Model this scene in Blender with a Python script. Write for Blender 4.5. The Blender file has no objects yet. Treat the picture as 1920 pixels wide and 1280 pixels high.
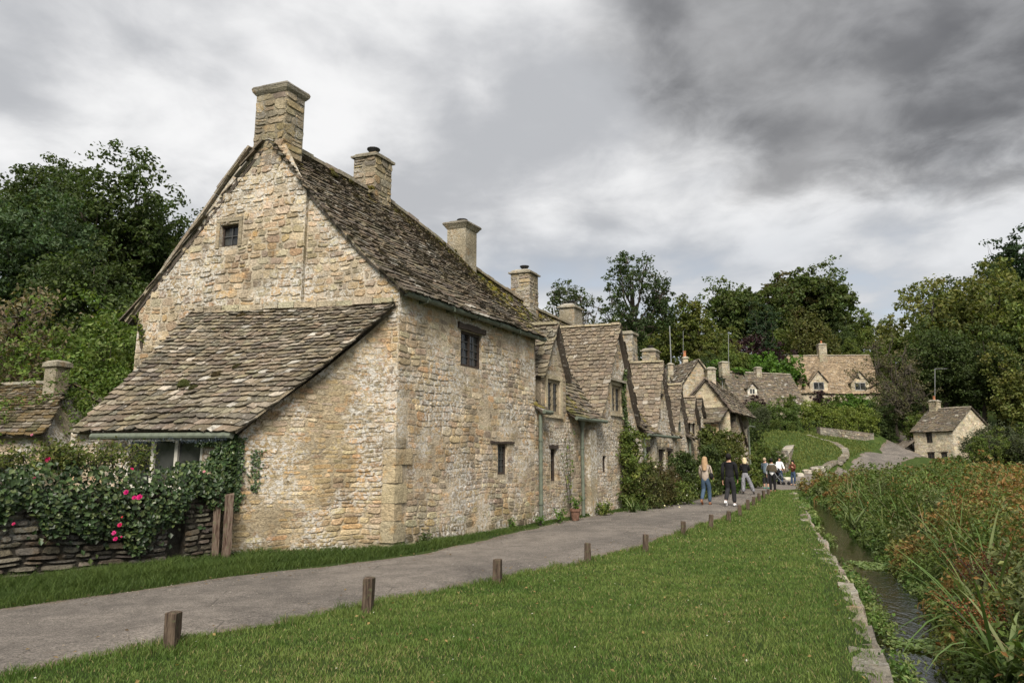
import bpy, math, random
import numpy as np
from mathutils import Vector, Matrix

SC = bpy.context.scene
COL = SC.collection
RAD = math.radians
RNG = np.random.default_rng(7)

# ------------------------------------------------------------------ camera
F_PX, YH, CAM_H = 1280.0, 860.0, 1.6
PITCH = math.atan((YH - 640) / F_PX)
cam_d = bpy.data.cameras.new("camera")
cam = bpy.data.objects.new("camera", cam_d)
COL.objects.link(cam)
cam.location = (0, 0, CAM_H)
cam.rotation_euler = (RAD(90) + PITCH, 0, 0)
cam_d.sensor_width = 36.0
cam_d.lens = 36.0 * F_PX / 1920.0
cam_d.clip_start = 0.05
cam_d.clip_end = 3000
SC.camera = cam
SC.view_settings.view_transform = 'Standard'
SC.view_settings.look = 'None'
SC.view_settings.gamma = 1.0
SC.view_settings.use_curve_mapping = False
SC.view_settings.exposure = 2.08
SC.cycles.use_denoising = True
SC.cycles.max_bounces = 6
SC.cycles.diffuse_bounces = 3
SC.cycles.glossy_bounces = 2
SC.cycles.transmission_bounces = 3
SC.cycles.transparent_max_bounces = 6

# ------------------------------------------------------------------ node helpers
class N:
    def __init__(s, tree):
        s.t = tree
        for n in list(tree.nodes): tree.nodes.remove(n)
    def add(s, ty, **kw):
        n = s.t.nodes.new(ty)
        for k, v in kw.items():
            if k.startswith('i_'): n.inputs[k[2:]].default_value = v
            else: setattr(n, k, v)
        return n
    def put(s, sock, v):
        if hasattr(v, 'is_linked') or isinstance(v, bpy.types.NodeSocket): s.t.links.new(v, sock)
        else: sock.default_value = v
    def math(s, op, a, b=0.0, c=0.0, clamp=False):
        n = s.add('ShaderNodeMath', operation=op); n.use_clamp = clamp
        s.put(n.inputs[0], a); s.put(n.inputs[1], b); s.put(n.inputs[2], c)
        return n.outputs[0]
    def vmath(s, op, a, b=(0, 0, 0)):
        n = s.add('ShaderNodeVectorMath', operation=op)
        s.put(n.inputs[0], a); s.put(n.inputs[1], b)
        return n.outputs[0]
    def noise(s, vec, scale, detail=4.0, rough=0.55, dist=0.0):
        n = s.add('ShaderNodeTexNoise')
        s.put(n.inputs['Vector'], vec); n.inputs['Scale'].default_value = scale
        n.inputs['Detail'].default_value = detail; n.inputs['Roughness'].default_value = rough
        n.inputs['Distortion'].default_value = dist
        return n.outputs['Fac']
    def step(s, v, lo, hi, a=0.0, b=1.0):
        n = s.add('ShaderNodeMapRange', interpolation_type='SMOOTHSTEP')
        s.put(n.inputs[0], v)
        for i, q in zip((1, 2, 3, 4), (lo, hi, a, b)): s.put(n.inputs[i], q)
        return n.outputs[0]
    def mix(s, fac, a, b, mode='MIX'):
        n = s.add('ShaderNodeMix', data_type='RGBA', blend_type=mode)
        n.clamp_factor = True
        s.put(n.inputs[0], fac)
        for i, q in ((6, a), (7, b)):
            if isinstance(q, tuple) and len(q) == 3: q = q + (1.0,)
            s.put(n.inputs[i], q)
        return n.outputs[2]
    def scale(s, colr, v):
        n = s.add('ShaderNodeVectorMath', operation='SCALE')
        s.put(n.inputs[0], colr); s.put(n.inputs['Scale'], v)
        return n.outputs[0]

# ------------------------------------------------------------------ sky and sun
SUN_AZ, SUN_EL = 183.0, 46.0            # azimuth measured from +Y (view direction) clockwise
w = bpy.data.worlds.new("World"); SC.world = w; w.use_nodes = True
n = N(w.node_tree)
tc = n.add('ShaderNodeTexCoord').outputs['Generated']
sep = n.add('ShaderNodeSeparateXYZ'); n.put(sep.inputs[0], tc)
X, Y, Z = sep.outputs
sky = n.add('ShaderNodeTexSky', sky_type='NISHITA')
sky.sun_disc = False; sky.sun_elevation = RAD(SUN_EL); sky.sun_rotation = RAD(SUN_AZ)
sky.air_density = 1.2; sky.dust_density = 2.0
el = n.math('MULTIPLY', n.math('ARCSINE', Z), 57.2958)
az = n.math('MULTIPLY', n.math('ARCTAN2', X, Y), 57.2958)
zz = n.math('ADD', n.math('MAXIMUM', Z, 0.0), 0.22)
comb = n.add('ShaderNodeCombineXYZ')
n.put(comb.inputs[0], n.math('DIVIDE', X, zz)); n.put(comb.inputs[1], n.math('DIVIDE', Y, zz)); n.put(comb.inputs[2], 0.35)
pv = comb.outputs[0]
n_big = n.noise(pv, 0.8, 3, 0.5, 0.2)
n_mid = n.noise(pv, 2.0, 6, 0.50, 0.25)
n_fine = n.noise(pv, 6.0, 6, 0.55, 0.3)
nn = n.math('ADD', n.math('MULTIPLY', n_mid, 0.62), n.math('ADD', n.math('MULTIPLY', n_fine, 0.2), n.math('MULTIPLY', n_big, 0.25)))
light = n.step(nn, 0.45, 0.66)
base = n.mix(light, (1.20, 1.23, 1.29), (2.2, 2.2, 2.21))
# broad brightening of the thin cloud high up left of the dark bank
# dark rain bank: lower edge near 20 degrees, left edge near azimuth 8, ragged by noise
wob = n.math('MULTIPLY', n.math('SUBTRACT', n_mid, 0.5), 26.0)
wob2 = n.math('MULTIPLY', n.math('SUBTRACT', n_big, 0.5), 26.0)
wobf = n.math('MULTIPLY', n.math('SUBTRACT', n_fine, 0.5), 14.0)
azw = n.math('ADD', n.math('ADD', az, wob), wobf)
elw = n.math('ADD', n.math('ADD', el, n.math('MULTIPLY', wob2, 0.25)), n.math('MULTIPLY', wob, 0.22))
da = n.math('DIVIDE', n.math('SUBTRACT', azw, 43.0), 39.0)
de = n.math('DIVIDE', n.math('SUBTRACT', elw, 34.0), 15.5)
rr2 = n.math('ADD', n.math('MULTIPLY', da, da), n.math('MULTIPLY', de, de))
rr2 = n.math('ADD', rr2, n.math('MULTIPLY', n.math('SUBTRACT', n_big, 0.5), 0.8))
rr2 = n.math('ADD', rr2, n.math('MULTIPLY', n.math('SUBTRACT', n_fine, 0.5), 0.75))
dark = n.step(rr2, 1.16, 0.66)
dark = n.math('MULTIPLY', dark, n.step(n_mid, 0.35, 0.65, 1.0, 0.78))
darkcol = n.mix(n.step(n_fine, 0.35, 0.7), (0.33, 0.337, 0.362), (0.66, 0.67, 0.70))
# second, thinner veil further down: streaks
m2 = n.math('MULTIPLY', n.step(el, 21.0, 15.0), n.step(n_big, 0.38, 0.6))
cl = n.mix(n.math('MULTIPLY', m2, 0.45), base, (0.88, 1.0, 1.17))
cl = n.mix(n.math('MULTIPLY', dark, 0.95), cl, darkcol)
# thin gap of hazy blue sky above the horizon
gap = n.math('MULTIPLY', n.step(el, 19.0, 13.0), n.step(nn, 0.58, 0.40))
skyc = n.mix(n.math('SUBTRACT', 1.0, n.math('MULTIPLY', gap, 0.12)), sky.outputs[0], cl)
bg = n.add('ShaderNodeBackground'); n.put(bg.inputs[0], skyc); bg.inputs[1].default_value = 0.10
out = n.add('ShaderNodeOutputWorld'); w.node_tree.links.new(bg.outputs[0], out.inputs[0])

sd = bpy.data.lights.new("sun", 'SUN'); sd.energy = 1.5; sd.angle = RAD(28); sd.color = (1.0, 0.93, 0.82)
sun = bpy.data.objects.new("sun", sd); COL.objects.link(sun)
sdir = Vector((math.sin(RAD(SUN_AZ)) * math.cos(RAD(SUN_EL)), math.cos(RAD(SUN_AZ)) * math.cos(RAD(SUN_EL)), math.sin(RAD(SUN_EL))))
sun.rotation_euler = sdir.to_track_quat('Z', 'Y').to_euler()
sun.location = (0, -5, 40)

# ------------------------------------------------------------------ pixel helpers (photograph pixel -> direction)
_c, _s = math.cos(PITCH), math.sin(PITCH)
def ray(px, py):
    x = (px - 960) / F_PX; y = (640 - py) / F_PX
    return np.array([x, _c - y * _s, _s + y * _c])
def onz(px, py, z=0.0):
    d = ray(px, py); return np.array([0, 0, CAM_H]) + d * ((z - CAM_H) / d[2])
def aty(px, py, yy):
    d = ray(px, py); return np.array([0, 0, CAM_H]) + d * (yy / d[1])
def proj(p):
    p = np.asarray(p, float)
    v = p - np.array([0, 0, CAM_H])
    dz = v[..., 1] * _c + v[..., 2] * _s
    u = -v[..., 1] * _s + v[..., 2] * _c
    dz = np.where(np.abs(dz) < 1e-3, 1e-3, dz)
    return 960 + F_PX * v[..., 0] / dz, 640 - F_PX * u / dz, dz

# ------------------------------------------------------------------ object helpers
WL = {}
def wl(o): return WL.get(o.name, np.zeros(3))
def thing(name, label, cat, loc=(0, 0, 0), group=None, rz=0.0):
    o = bpy.data.objects.new(name, None); COL.objects.link(o)
    o.empty_display_size = 0.2
    o.location = tuple(float(v) for v in loc); o.rotation_euler = (0, 0, rz)
    WL[o.name] = np.array(loc, float)
    return tag(o, label, cat, group)
def tag(o, label, cat, group=None):
    o['label'] = label; o['category'] = cat
    if group: o['group'] = group
    return o
def mesh_np(name, V, F, col=None, smooth=False, mats=None, mat_idx=None):
    """V (n,3), F (m,k) all faces the same size, or a list of index lists"""
    me = bpy.data.meshes.new(name)
    V = np.asarray(V, np.float32).reshape(-1, 3)
    if isinstance(F, np.ndarray):
        m, k = F.shape
        starts = np.arange(0, m * k, k, dtype=np.int32); loops = F.ravel().astype(np.int32)
    else:
        lens = np.array([len(f) for f in F], np.int32)
        starts = np.concatenate([[0], np.cumsum(lens)[:-1]]).astype(np.int32)
        loops = np.fromiter((i for f in F for i in f), np.int32, count=int(lens.sum())); m = len(F)
    me.vertices.add(len(V)); me.vertices.foreach_set('co', V.ravel())
    me.loops.add(len(loops)); me.loops.foreach_set('vertex_index', loops)
    me.polygons.add(m); me.polygons.foreach_set('loop_start', starts)
    if mat_idx is not None: me.polygons.foreach_set('material_index', np.asarray(mat_idx, np.int32))
    me.update(calc_edges=True)
    me.polygons.foreach_set('use_smooth', np.full(m, bool(smooth)))
    if col is not None:
        c = np.asarray(col, np.float32)
        if c.shape[1] == 3: c = np.hstack([c, np.ones((len(c), 1), np.float32)])
        a = me.attributes.new('col', 'FLOAT_COLOR', 'POINT'); a.data.foreach_set('color', c.ravel())
    return me
def obj(name, me, mat, parent=None, kind=None, label=None):
    """links a mesh whose coordinates are relative to the parent's world location"""
    o = bpy.data.objects.new(name, me); COL.objects.link(o)
    if mat is not None and not me.materials: me.materials.append(mat)
    if parent is not None:
        o.parent = parent; WL[o.name] = wl(parent)
    if kind: o['kind'] = kind
    if label: o['label'] = label
    return o
def wpart(name, V, F, col, mat, parent=None, kind=None, smooth=False, label=None):
    """mesh given in WORLD coordinates, made a child of parent (whose rotation is zero)"""
    V = np.asarray(V, float).reshape(-1, 3)
    if parent is not None: V = V - wl(parent)
    return obj(name, mesh_np(name, V, F, col, smooth), mat, parent, kind, label)

class MB:
    """collects shapes into one mesh (world coordinates)"""
    def __init__(s): s.v = []; s.f = []; s.c = []
    def raw(s, V, F, col=(1, 1, 1)):
        b = len(s.v)
        s.v.extend([tuple(map(float, p)) for p in V]); s.f.extend([[b + i for i in f] for f in F])
        if np.ndim(col) == 1: s.c.extend([tuple(col)[:3]] * len(V))
        else: s.c.extend([tuple(c)[:3] for c in col])
        return s
    def box(s, o, U, Vv, W, col=(1, 1, 1)):
        """box from corner o with edge vectors U, Vv, W"""
        o, U, Vv, W = (np.asarray(q, float) for q in (o, U, Vv, W))
        P = [o, o + U, o + U + Vv, o + Vv, o + W, o + U + W, o + U + Vv + W, o + Vv + W]
        Fq = [[0, 3, 2, 1], [4, 5, 6, 7], [0, 1, 5, 4], [1, 2, 6, 5], [2, 3, 7, 6], [3, 0, 4, 7]]
        if np.dot(np.cross(U, Vv), W) < 0: Fq = [f[::-1] for f in Fq]
        return s.raw(P, Fq, col)
    def tube(s, pts, rad, seg=8, col=(1, 1, 1), caps=True):
        pts = np.asarray(pts, float); n_ = len(pts)
        rad = np.full(n_, rad, float) if np.ndim(rad) == 0 else np.asarray(rad, float)
        V = []; F = []
        prev = None
        for i in range(n_):
            t = pts[min(i + 1, n_ - 1)] - pts[max(i - 1, 0)]
            t = t / (np.linalg.norm(t) + 1e-9)
            if prev is None:
                a = np.array([1.0, 0, 0]) if abs(t[0]) < 0.8 else np.array([0, 1.0, 0])
            else: a = prev
            u = a - t * np.dot(a, t); u /= np.linalg.norm(u) + 1e-9; prev = u
            v = np.cross(t, u)
            for k in range(seg):
                an = 2 * math.pi * k / seg
                V.append(pts[i] + (u * math.cos(an) + v * math.sin(an)) * rad[i])
        for i in range(n_ - 1):
            for k in range(seg):
                a = i * seg + k; b = i * seg + (k + 1) % seg
                F.append([a, b, b + seg, a + seg])
        if caps:
            F.append(list(range(seg))[::-1]); F.append(list(range((n_ - 1) * seg, n_ * seg)))
        return s.raw(V, F, col)
    def lathe(s, c, prof, seg=16, col=(1, 1, 1)):
        """prof: list of (radius, z)"""
        c = np.asarray(c, float); V = []; F = []
        for r, z in prof:
            for k in range(seg):
                an = 2 * math.pi * k / seg
                V.append(c + np.array([r * math.cos(an), r * math.sin(an), z]))
        for i in range(len(prof) - 1):
            for k in range(seg):
                a = i * seg + k; b = i * seg + (k + 1) % seg
                F.append([a, b, b + seg, a + seg])
        F.append(list(range(seg))[::-1]); F.append(list(range((len(prof) - 1) * seg, len(prof) * seg)))
        return s.raw(V, F, col)
    def part(s, name, mat, parent=None, kind=None, smooth=False, label=None):
        return wpart(name, s.v, s.f, s.c, mat, parent, kind, smooth, label)

def jit(c, r, rng=RNG):
    c = np.asarray(c, float)
    return np.clip(c * (1 + rng.uniform(-r, r)) * (1 + rng.uniform(-r * .25, r * .25, 3)), 0.004, 0.95)

# ------------------------------------------------------------------ materials
def new_mat(name):
    m = bpy.data.materials.new(name); m.use_nodes = True
    return m, N(m.node_tree)
def finish(m, nd, color, rough=0.9, bump=None, bstr=0.3, bdist=0.02, spec=0.3, metal=0.0):
    p = nd.add('ShaderNodeBsdfPrincipled')
    nd.put(p.inputs['Base Color'], color if not (isinstance(color, tuple) and len(color) == 3) else color + (1,))
    nd.put(p.inputs['Roughness'], rough); p.inputs['Specular IOR Level'].default_value = spec
    p.inputs['Metallic'].default_value = metal
    if bump is not None:
        b = nd.add('ShaderNodeBump'); b.inputs['Strength'].default_value = bstr; b.inputs['Distance'].default_value = bdist
        nd.put(b.inputs['Height'], bump); nd.t.links.new(b.outputs[0], p.inputs['Normal'])
    o = nd.add('ShaderNodeOutputMaterial'); nd.t.links.new(p.outputs[0], o.inputs[0])
    return m
def pos(nd): return nd.add('ShaderNodeNewGeometry').outputs['Position']
def attr(nd): return nd.add('ShaderNodeAttribute', attribute_name='col').outputs['Color']

def stone_material(name, lichen=0.5, dark=0.5, patch_lo=0.46, patch_hi=0.6, lich_col=(0.50, 0.49, 0.45), fine=1.0):
    m, nd = new_mat(name); P = pos(nd); c = attr(nd)
    tone = nd.step(nd.noise(P, 1.6, 4), 0.3, 0.7, 0.74, 1.18)
    mott = nd.step(nd.noise(P, 24 * fine, 6, 0.72), 0.28, 0.72, 0.64, 1.30)
    c = nd.scale(nd.scale(c, tone), mott)
    ochre = nd.step(nd.noise(P, 3.1, 4, 0.6), 0.55, 0.72)
    c = nd.mix(nd.math('MULTIPLY', ochre, 0.55), c, nd.scale(nd.mix(1.0, c, (1.20, 0.88, 0.56), 'MULTIPLY'), 1.0))
    patch = nd.step(nd.noise(P, 0.85, 4, 0.55), patch_lo, patch_hi)
    spots = nd.step(nd.noise(P, 15 * fine, 5, 0.65, 0.4), 0.47, 0.57)
    spots2 = nd.step(nd.noise(P, 42 * fine, 3, 0.6), 0.58, 0.64)
    sp = nd.math('MAXIMUM', spots, nd.math('MULTIPLY', spots2, 0.7))
    lm = nd.math('MULTIPLY', nd.math('MULTIPLY', patch, sp), lichen)
    c = nd.mix(lm, c, lich_col)
    dk = nd.math('MULTIPLY', nd.step(nd.noise(P, 11 * fine, 5, 0.7), 0.56, 0.72), nd.step(nd.noise(P, 1.3, 3), 0.42, 0.62))
    c = nd.mix(nd.math('MULTIPLY', dk, dark), c, (0.055, 0.045, 0.035))
    h = nd.math('ADD', nd.noise(P, 38 * fine, 6, 0.7), nd.math('MULTIPLY', nd.noise(P, 12 * fine, 4), 0.9))
    return finish(m, nd, c, 0.94, h, 0.85, 0.05, 0.12)

def leaf_material(name, trans=0.25, rough=0.55, spec=0.25):
    m, nd = new_mat(name); c = attr(nd)
    p = nd.add('ShaderNodeBsdfPrincipled'); nd.put(p.inputs['Base Color'], c)
    p.inputs['Roughness'].default_value = rough; p.inputs['Specular IOR Level'].default_value = spec
    t = nd.add('ShaderNodeBsdfTranslucent'); nd.put(t.inputs[0], nd.mix(1.0, c, (1.25, 1.3, 0.55), 'MULTIPLY'))
    mx = nd.add('ShaderNodeMixShader'); mx.inputs[0].default_value = trans
    nd.t.links.new(p.outputs[0], mx.inputs[1]); nd.t.links.new(t.outputs[0], mx.inputs[2])
    o = nd.add('ShaderNodeOutputMaterial'); nd.t.links.new(mx.outputs[0], o.inputs[0])
    return m

M = {}
M['stone'] = stone_material('limestone_rubble', 0.92, 0.7, 0.44, 0.56, (0.60, 0.575, 0.53))
M['stone_clean'] = stone_material('limestone_dressed', 0.55, 0.4, 0.50, 0.66)
M['stone_chimney'] = stone_material('limestone_chimney', 0.7, 0.7, 0.40, 0.6, (0.40, 0.39, 0.37))
M['drystone'] = stone_material('drystone', 0.6, 0.7, 0.45, 0.6, (0.33, 0.33, 0.30))
M['far_stone'] = stone_material('limestone_far', 0.5, 0.5, 0.40, 0.6, (0.5, 0.48, 0.43), 0.35)
def slate_material(name, lich=0.5, fine=1.0):
    m, nd = new_mat(name); P = pos(nd); c = attr(nd)
    mott = nd.step(nd.noise(P, 22 * fine, 5, 0.65), 0.25, 0.75, 0.62, 1.3)
    tone = nd.step(nd.noise(P, 1.1, 3), 0.3, 0.7, 0.85, 1.12)
    c = nd.scale(nd.scale(c, mott), tone)
    wl_ = nd.math('MULTIPLY', nd.step(nd.noise(P, 13 * fine, 4, 0.6, 0.5), 0.60, 0.66), lich)
    c = nd.mix(wl_, c, (0.46, 0.44, 0.40))
    dk = nd.math('MULTIPLY', nd.step(nd.noise(P, 6 * fine, 5, 0.7), 0.54, 0.68), 0.65)
    c = nd.mix(dk, c, (0.035, 0.03, 0.026))
    h = nd.noise(P, 30 * fine, 6, 0.7)
    return finish(m, nd, c, 0.9, h, 0.5, 0.025, 0.2)
M['slate'] = slate_material('stone_slate')
M['far_slate'] = slate_material('stone_slate_far', 0.6, 0.4)
def plain(name, colr, rough=0.6, spec=0.4, nscale=20, nr=0.15, bump=0.1, metal=0.0):
    m, nd = new_mat(name); P = pos(nd)
    f = nd.step(nd.noise(P, nscale, 4), 0.3, 0.7, 1 - nr, 1 + nr)
    rgb = nd.add('ShaderNodeRGB'); rgb.outputs[0].default_value = tuple(colr) + (1,)
    return finish(m, nd, nd.scale(rgb.outputs[0], f), rough, nd.noise(P, nscale * 2, 4), bump, 0.01, spec, metal)
M['gutter'] = plain('green_painted_iron', (0.105, 0.122, 0.092), 0.55, 0.4, 9, 0.2)
M['dark_timber'] = plain('dark_timber', (0.045, 0.033, 0.026), 0.8, 0.3, 25, 0.4, 0.4)
M['white_paint'] = plain('cream_painted_timber', (0.50, 0.48, 0.42), 0.6, 0.4, 30, 0.15)
M['lead'] = plain('lead_bars', (0.06, 0.06, 0.06), 0.6, 0.4)
M['iron'] = plain('black_iron', (0.02, 0.02, 0.022), 0.5, 0.5)
M['aerial'] = plain('grey_aerial_metal', (0.20, 0.205, 0.21), 0.45, 0.5)
M['old_pot'] = plain('old_clay_pot', (0.15, 0.085, 0.06), 0.9, 0.2, 18, 0.3)
M['terracotta'] = plain('terracotta', (0.36, 0.15, 0.075), 0.85, 0.2, 18, 0.25)
def glass_material():
    m, nd = new_mat('old_window_glass'); P = pos(nd)
    g = nd.noise(P, 3.0, 2)
    c = nd.mix(nd.step(g, 0.35, 0.65), (0.012, 0.013, 0.014), (0.05, 0.052, 0.05))
    return finish(m, nd, c, 0.06, nd.noise(P, 5.0, 2), 0.12, 0.02, 0.45)
M['glass'] = glass_material()
def timber_material(name, a, b):
    m, nd = new_mat(name); P = pos(nd)
    mp = nd.add('ShaderNodeMapping'); nd.put(mp.inputs[0], P); mp.inputs['Scale'].default_value = (1, 1, 0.08)
    g = nd.noise(mp.outputs[0], 55, 5, 0.65)
    c = nd.mix(nd.step(g, 0.35, 0.65), a, b)
    c = nd.mix(nd.math('MULTIPLY', nd.step(nd.noise(P, 18, 4), 0.55, 0.7), 0.5), c, (0.09, 0.11, 0.05))
    return finish(m, nd, c, 0.88, g, 0.6, 0.02, 0.2)
M['post'] = timber_material('weathered_post', (0.035, 0.024, 0.018), (0.11, 0.082, 0.06))
M['gatepost'] = timber_material('peeling_gatepost', (0.05, 0.028, 0.02), (0.17, 0.13, 0.10))
M['bark'] = timber_material('bark', (0.03, 0.025, 0.02), (0.09, 0.075, 0.06))
M['leaf'] = leaf_material('tree_leaf', 0.34)
M['ivy'] = leaf_material('ivy_leaf', 0.10, 0.42, 0.4)
M['blade'] = leaf_material('grass_blade', 0.28, 0.6, 0.2)
M['petal'] = leaf_material('rose_petal', 0.2, 0.6, 0.2)
def moss_material():
    m, nd = new_mat('moss'); P = pos(nd); c = attr(nd)
    f = nd.step(nd.noise(P, 45, 5, 0.7), 0.25, 0.75, 0.55, 1.35)
    return finish(m, nd, nd.scale(c, f), 1.0, nd.noise(P, 60, 5, 0.8), 1.0, 0.05, 0.05)
M['moss'] = moss_material()
def path_material():
    m, nd = new_mat('worn_tarmac_path'); P = pos(nd)
    big = nd.step(nd.noise(P, 0.55, 4, 0.55, 0.4), 0.3, 0.7)
    c = nd.mix(big, (0.092, 0.082, 0.074), (0.160, 0.141, 0.124))
    grit = nd.step(nd.noise(P, 55, 3, 0.75), 0.3, 0.72, 0.5, 1.5)
    grit2 = nd.math('MULTIPLY', nd.step(nd.noise(P, 16, 5, 0.75), 0.3, 0.7, 0.76, 1.2), nd.step(nd.noise(P, 3.0, 4, 0.6, 0.6), 0.32, 0.68, 0.82, 1.14))
    c = nd.scale(nd.scale(c, grit), grit2)
    chips = nd.step(nd.noise(P, 130, 1, 0.5), 0.66, 0.72)
    c = nd.mix(nd.math('MULTIPLY', chips, 0.6), c, (0.33, 0.30, 0.26))
    holes = nd.math('MULTIPLY', nd.step(nd.noise(P, 7.0, 4, 0.65), 0.62, 0.70), nd.step(nd.noise(P, 0.8, 2), 0.45, 0.6))
    c = nd.mix(nd.math('MULTIPLY', holes, 0.55), c, (0.045, 0.04, 0.035))
    ed = nd.add('ShaderNodeSeparateColor'); nd.put(ed.inputs[0], attr(nd))
    em = nd.math('ADD', ed.outputs[0], nd.math('MULTIPLY', nd.math('SUBTRACT', nd.noise(P, 3.2, 5, 0.65), 0.5), 1.5))
    c = nd.mix(nd.step(em, 0.52, 0.9, 0.0, 0.75), c, nd.scale(nd.mix(nd.noise(P, 9, 4), (0.07, 0.055, 0.04), (0.15, 0.115, 0.08)), grit))
    rut = nd.math('MULTIPLY', nd.step(ed.outputs[1], 0.3, 0.9), nd.step(nd.noise(P, 1.1, 3), 0.35, 0.65))
    c = nd.scale(c, nd.math('SUBTRACT', 1.08, nd.math('MULTIPLY', rut, 0.16)))
    cr = nd.add('ShaderNodeTexVoronoi', feature='DISTANCE_TO_EDGE')
    wv = nd.vmath('ADD', P, nd.scale(nd.add('ShaderNodeTexNoise', i_Scale=3.0).outputs['Color'], 0.25))
    nd.put(cr.inputs['Vector'], wv); cr.inputs['Scale'].default_value = 0.75
    crack = nd.math('MULTIPLY', nd.step(cr.outputs['Distance'], 0.012, 0.0), nd.step(nd.noise(P, 0.9, 2), 0.5, 0.62))
    c = nd.mix(nd.math('MULTIPLY', crack, 0.65), c, (0.04, 0.035, 0.03))
    h = nd.math('ADD', nd.noise(P, 85, 4, 0.75), nd.math('MULTIPLY', nd.noise(P, 9, 4), 0.8))
    return finish(m, nd, c, 0.88, h, 0.5, 0.02, 0.3)
M['path'] = path_material()
def ground_material():
    m, nd = new_mat('turf_and_earth'); P = pos(nd)
    g = nd.mix(nd.step(nd.noise(P, 1.3, 5, 0.6), 0.3, 0.7), (0.030, 0.050, 0.013), (0.055, 0.080, 0.020))
    g = nd.scale(g, nd.step(nd.noise(P, 40, 5, 0.7), 0.25, 0.75, 0.6, 1.4))
    dirt = nd.step(nd.noise(P, 2.6, 4, 0.65), 0.62, 0.74)
    g = nd.mix(nd.math('MULTIPLY', dirt, 0.7), g, (0.085, 0.068, 0.045))
    return finish(m, nd, g, 0.95, nd.noise(P, 60, 5, 0.8), 0.8, 0.05, 0.1)
M['ground'] = ground_material()
def bed_material():
    m, nd = new_mat('stream_bed_mud'); P = pos(nd)
    c = nd.mix(nd.step(nd.noise(P, 4, 5, 0.65), 0.35, 0.65), (0.035, 0.03, 0.016), (0.10, 0.085, 0.05))
    c = nd.mix(nd.step(nd.noise(P, 2.2, 3), 0.52, 0.62), c, (0.045, 0.06, 0.015))
    return finish(m, nd, c, 0.9, nd.noise(P, 18, 5), 0.5, 0.04)
M['bed'] = bed_material()
def water_material():
    m, nd = new_mat('stream_water'); P = pos(nd)
    mp = nd.add('ShaderNodeMapping'); nd.put(mp.inputs[0], P); mp.inputs['Rotation'].default_value = (0, 0, RAD(27)); mp.inputs['Scale'].default_value = (1.6, 0.55, 1)
    hgt = nd.math('ADD', nd.noise(mp.outputs[0], 7, 3, 0.5, 0.6), nd.math('MULTIPLY', nd.noise(mp.outputs[0], 22, 3, 0.5), 0.35))
    b = nd.add('ShaderNodeBump'); b.inputs['Strength'].default_value = 0.35; b.inputs['Distance'].default_value = 0.03
    nd.put(b.inputs['Height'], hgt)
    tr = nd.add('ShaderNodeBsdfTransparent'); tr.inputs[0].default_value = (0.50, 0.46, 0.32, 1)
    gl = nd.add('ShaderNodeBsdfGlossy'); gl.inputs['Roughness'].default_value = 0.04; gl.inputs[0].default_value = (0.95, 0.97, 1, 1)
    nd.t.links.new(b.outputs[0], gl.inputs['Normal'])
    fr = nd.add('ShaderNodeFresnel'); fr.inputs[0].default_value = 1.36; nd.t.links.new(b.outputs[0], fr.inputs['Normal'])
    mx = nd.add('ShaderNodeMixShader'); nd.put(mx.inputs[0], fr.outputs[0])
    nd.t.links.new(tr.outputs[0], mx.inputs[1]); nd.t.links.new(gl.outputs[0], mx.inputs[2])
    o = nd.add('ShaderNodeOutputMaterial'); nd.t.links.new(mx.outputs[0], o.inputs[0])
    return m
M['water'] = water_material()
def cloth(name, colr, rough=0.85, pat=None):
    m, nd = new_mat(name); P = pos(nd)
    f = nd.step(nd.noise(P, 9, 4, 0.6), 0.3, 0.7, 0.82, 1.15)
    rgb = nd.add('ShaderNodeRGB'); rgb.outputs[0].default_value = tuple(colr) + (1,)
    c = nd.scale(rgb.outputs[0], f)
    if pat: c = nd.mix(nd.step(nd.noise(P, 38, 2), 0.48, 0.54), c, pat)
    return finish(m, nd, c, rough, nd.noise(P, 16, 4), 0.35, 0.03, 0.2)

# ------------------------------------------------------------------ shared frame of the cottage row
C0 = onz(736, 1030)[:2]                                  # house corner on the ground
_d = ray(1690, YH)[:2]; D2 = _d / np.linalg.norm(_d)     # direction of the row front
G2 = np.array([-math.sin(RAD(72)), math.cos(RAD(72))])   # direction of the end gable, away from the path
NF = np.array([D2[1], -D2[0]])                           # outward normal of the row front
NG = np.array([-G2[1], G2[0]])                           # outward normal of the gable (towards the camera)
def P3(xy, h): return np.array([xy[0], xy[1], h])
def row_pt(t, h, off=0.0, s=0.0): return P3(C0 + D2 * t + G2 * s + NF * off, h)

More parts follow.
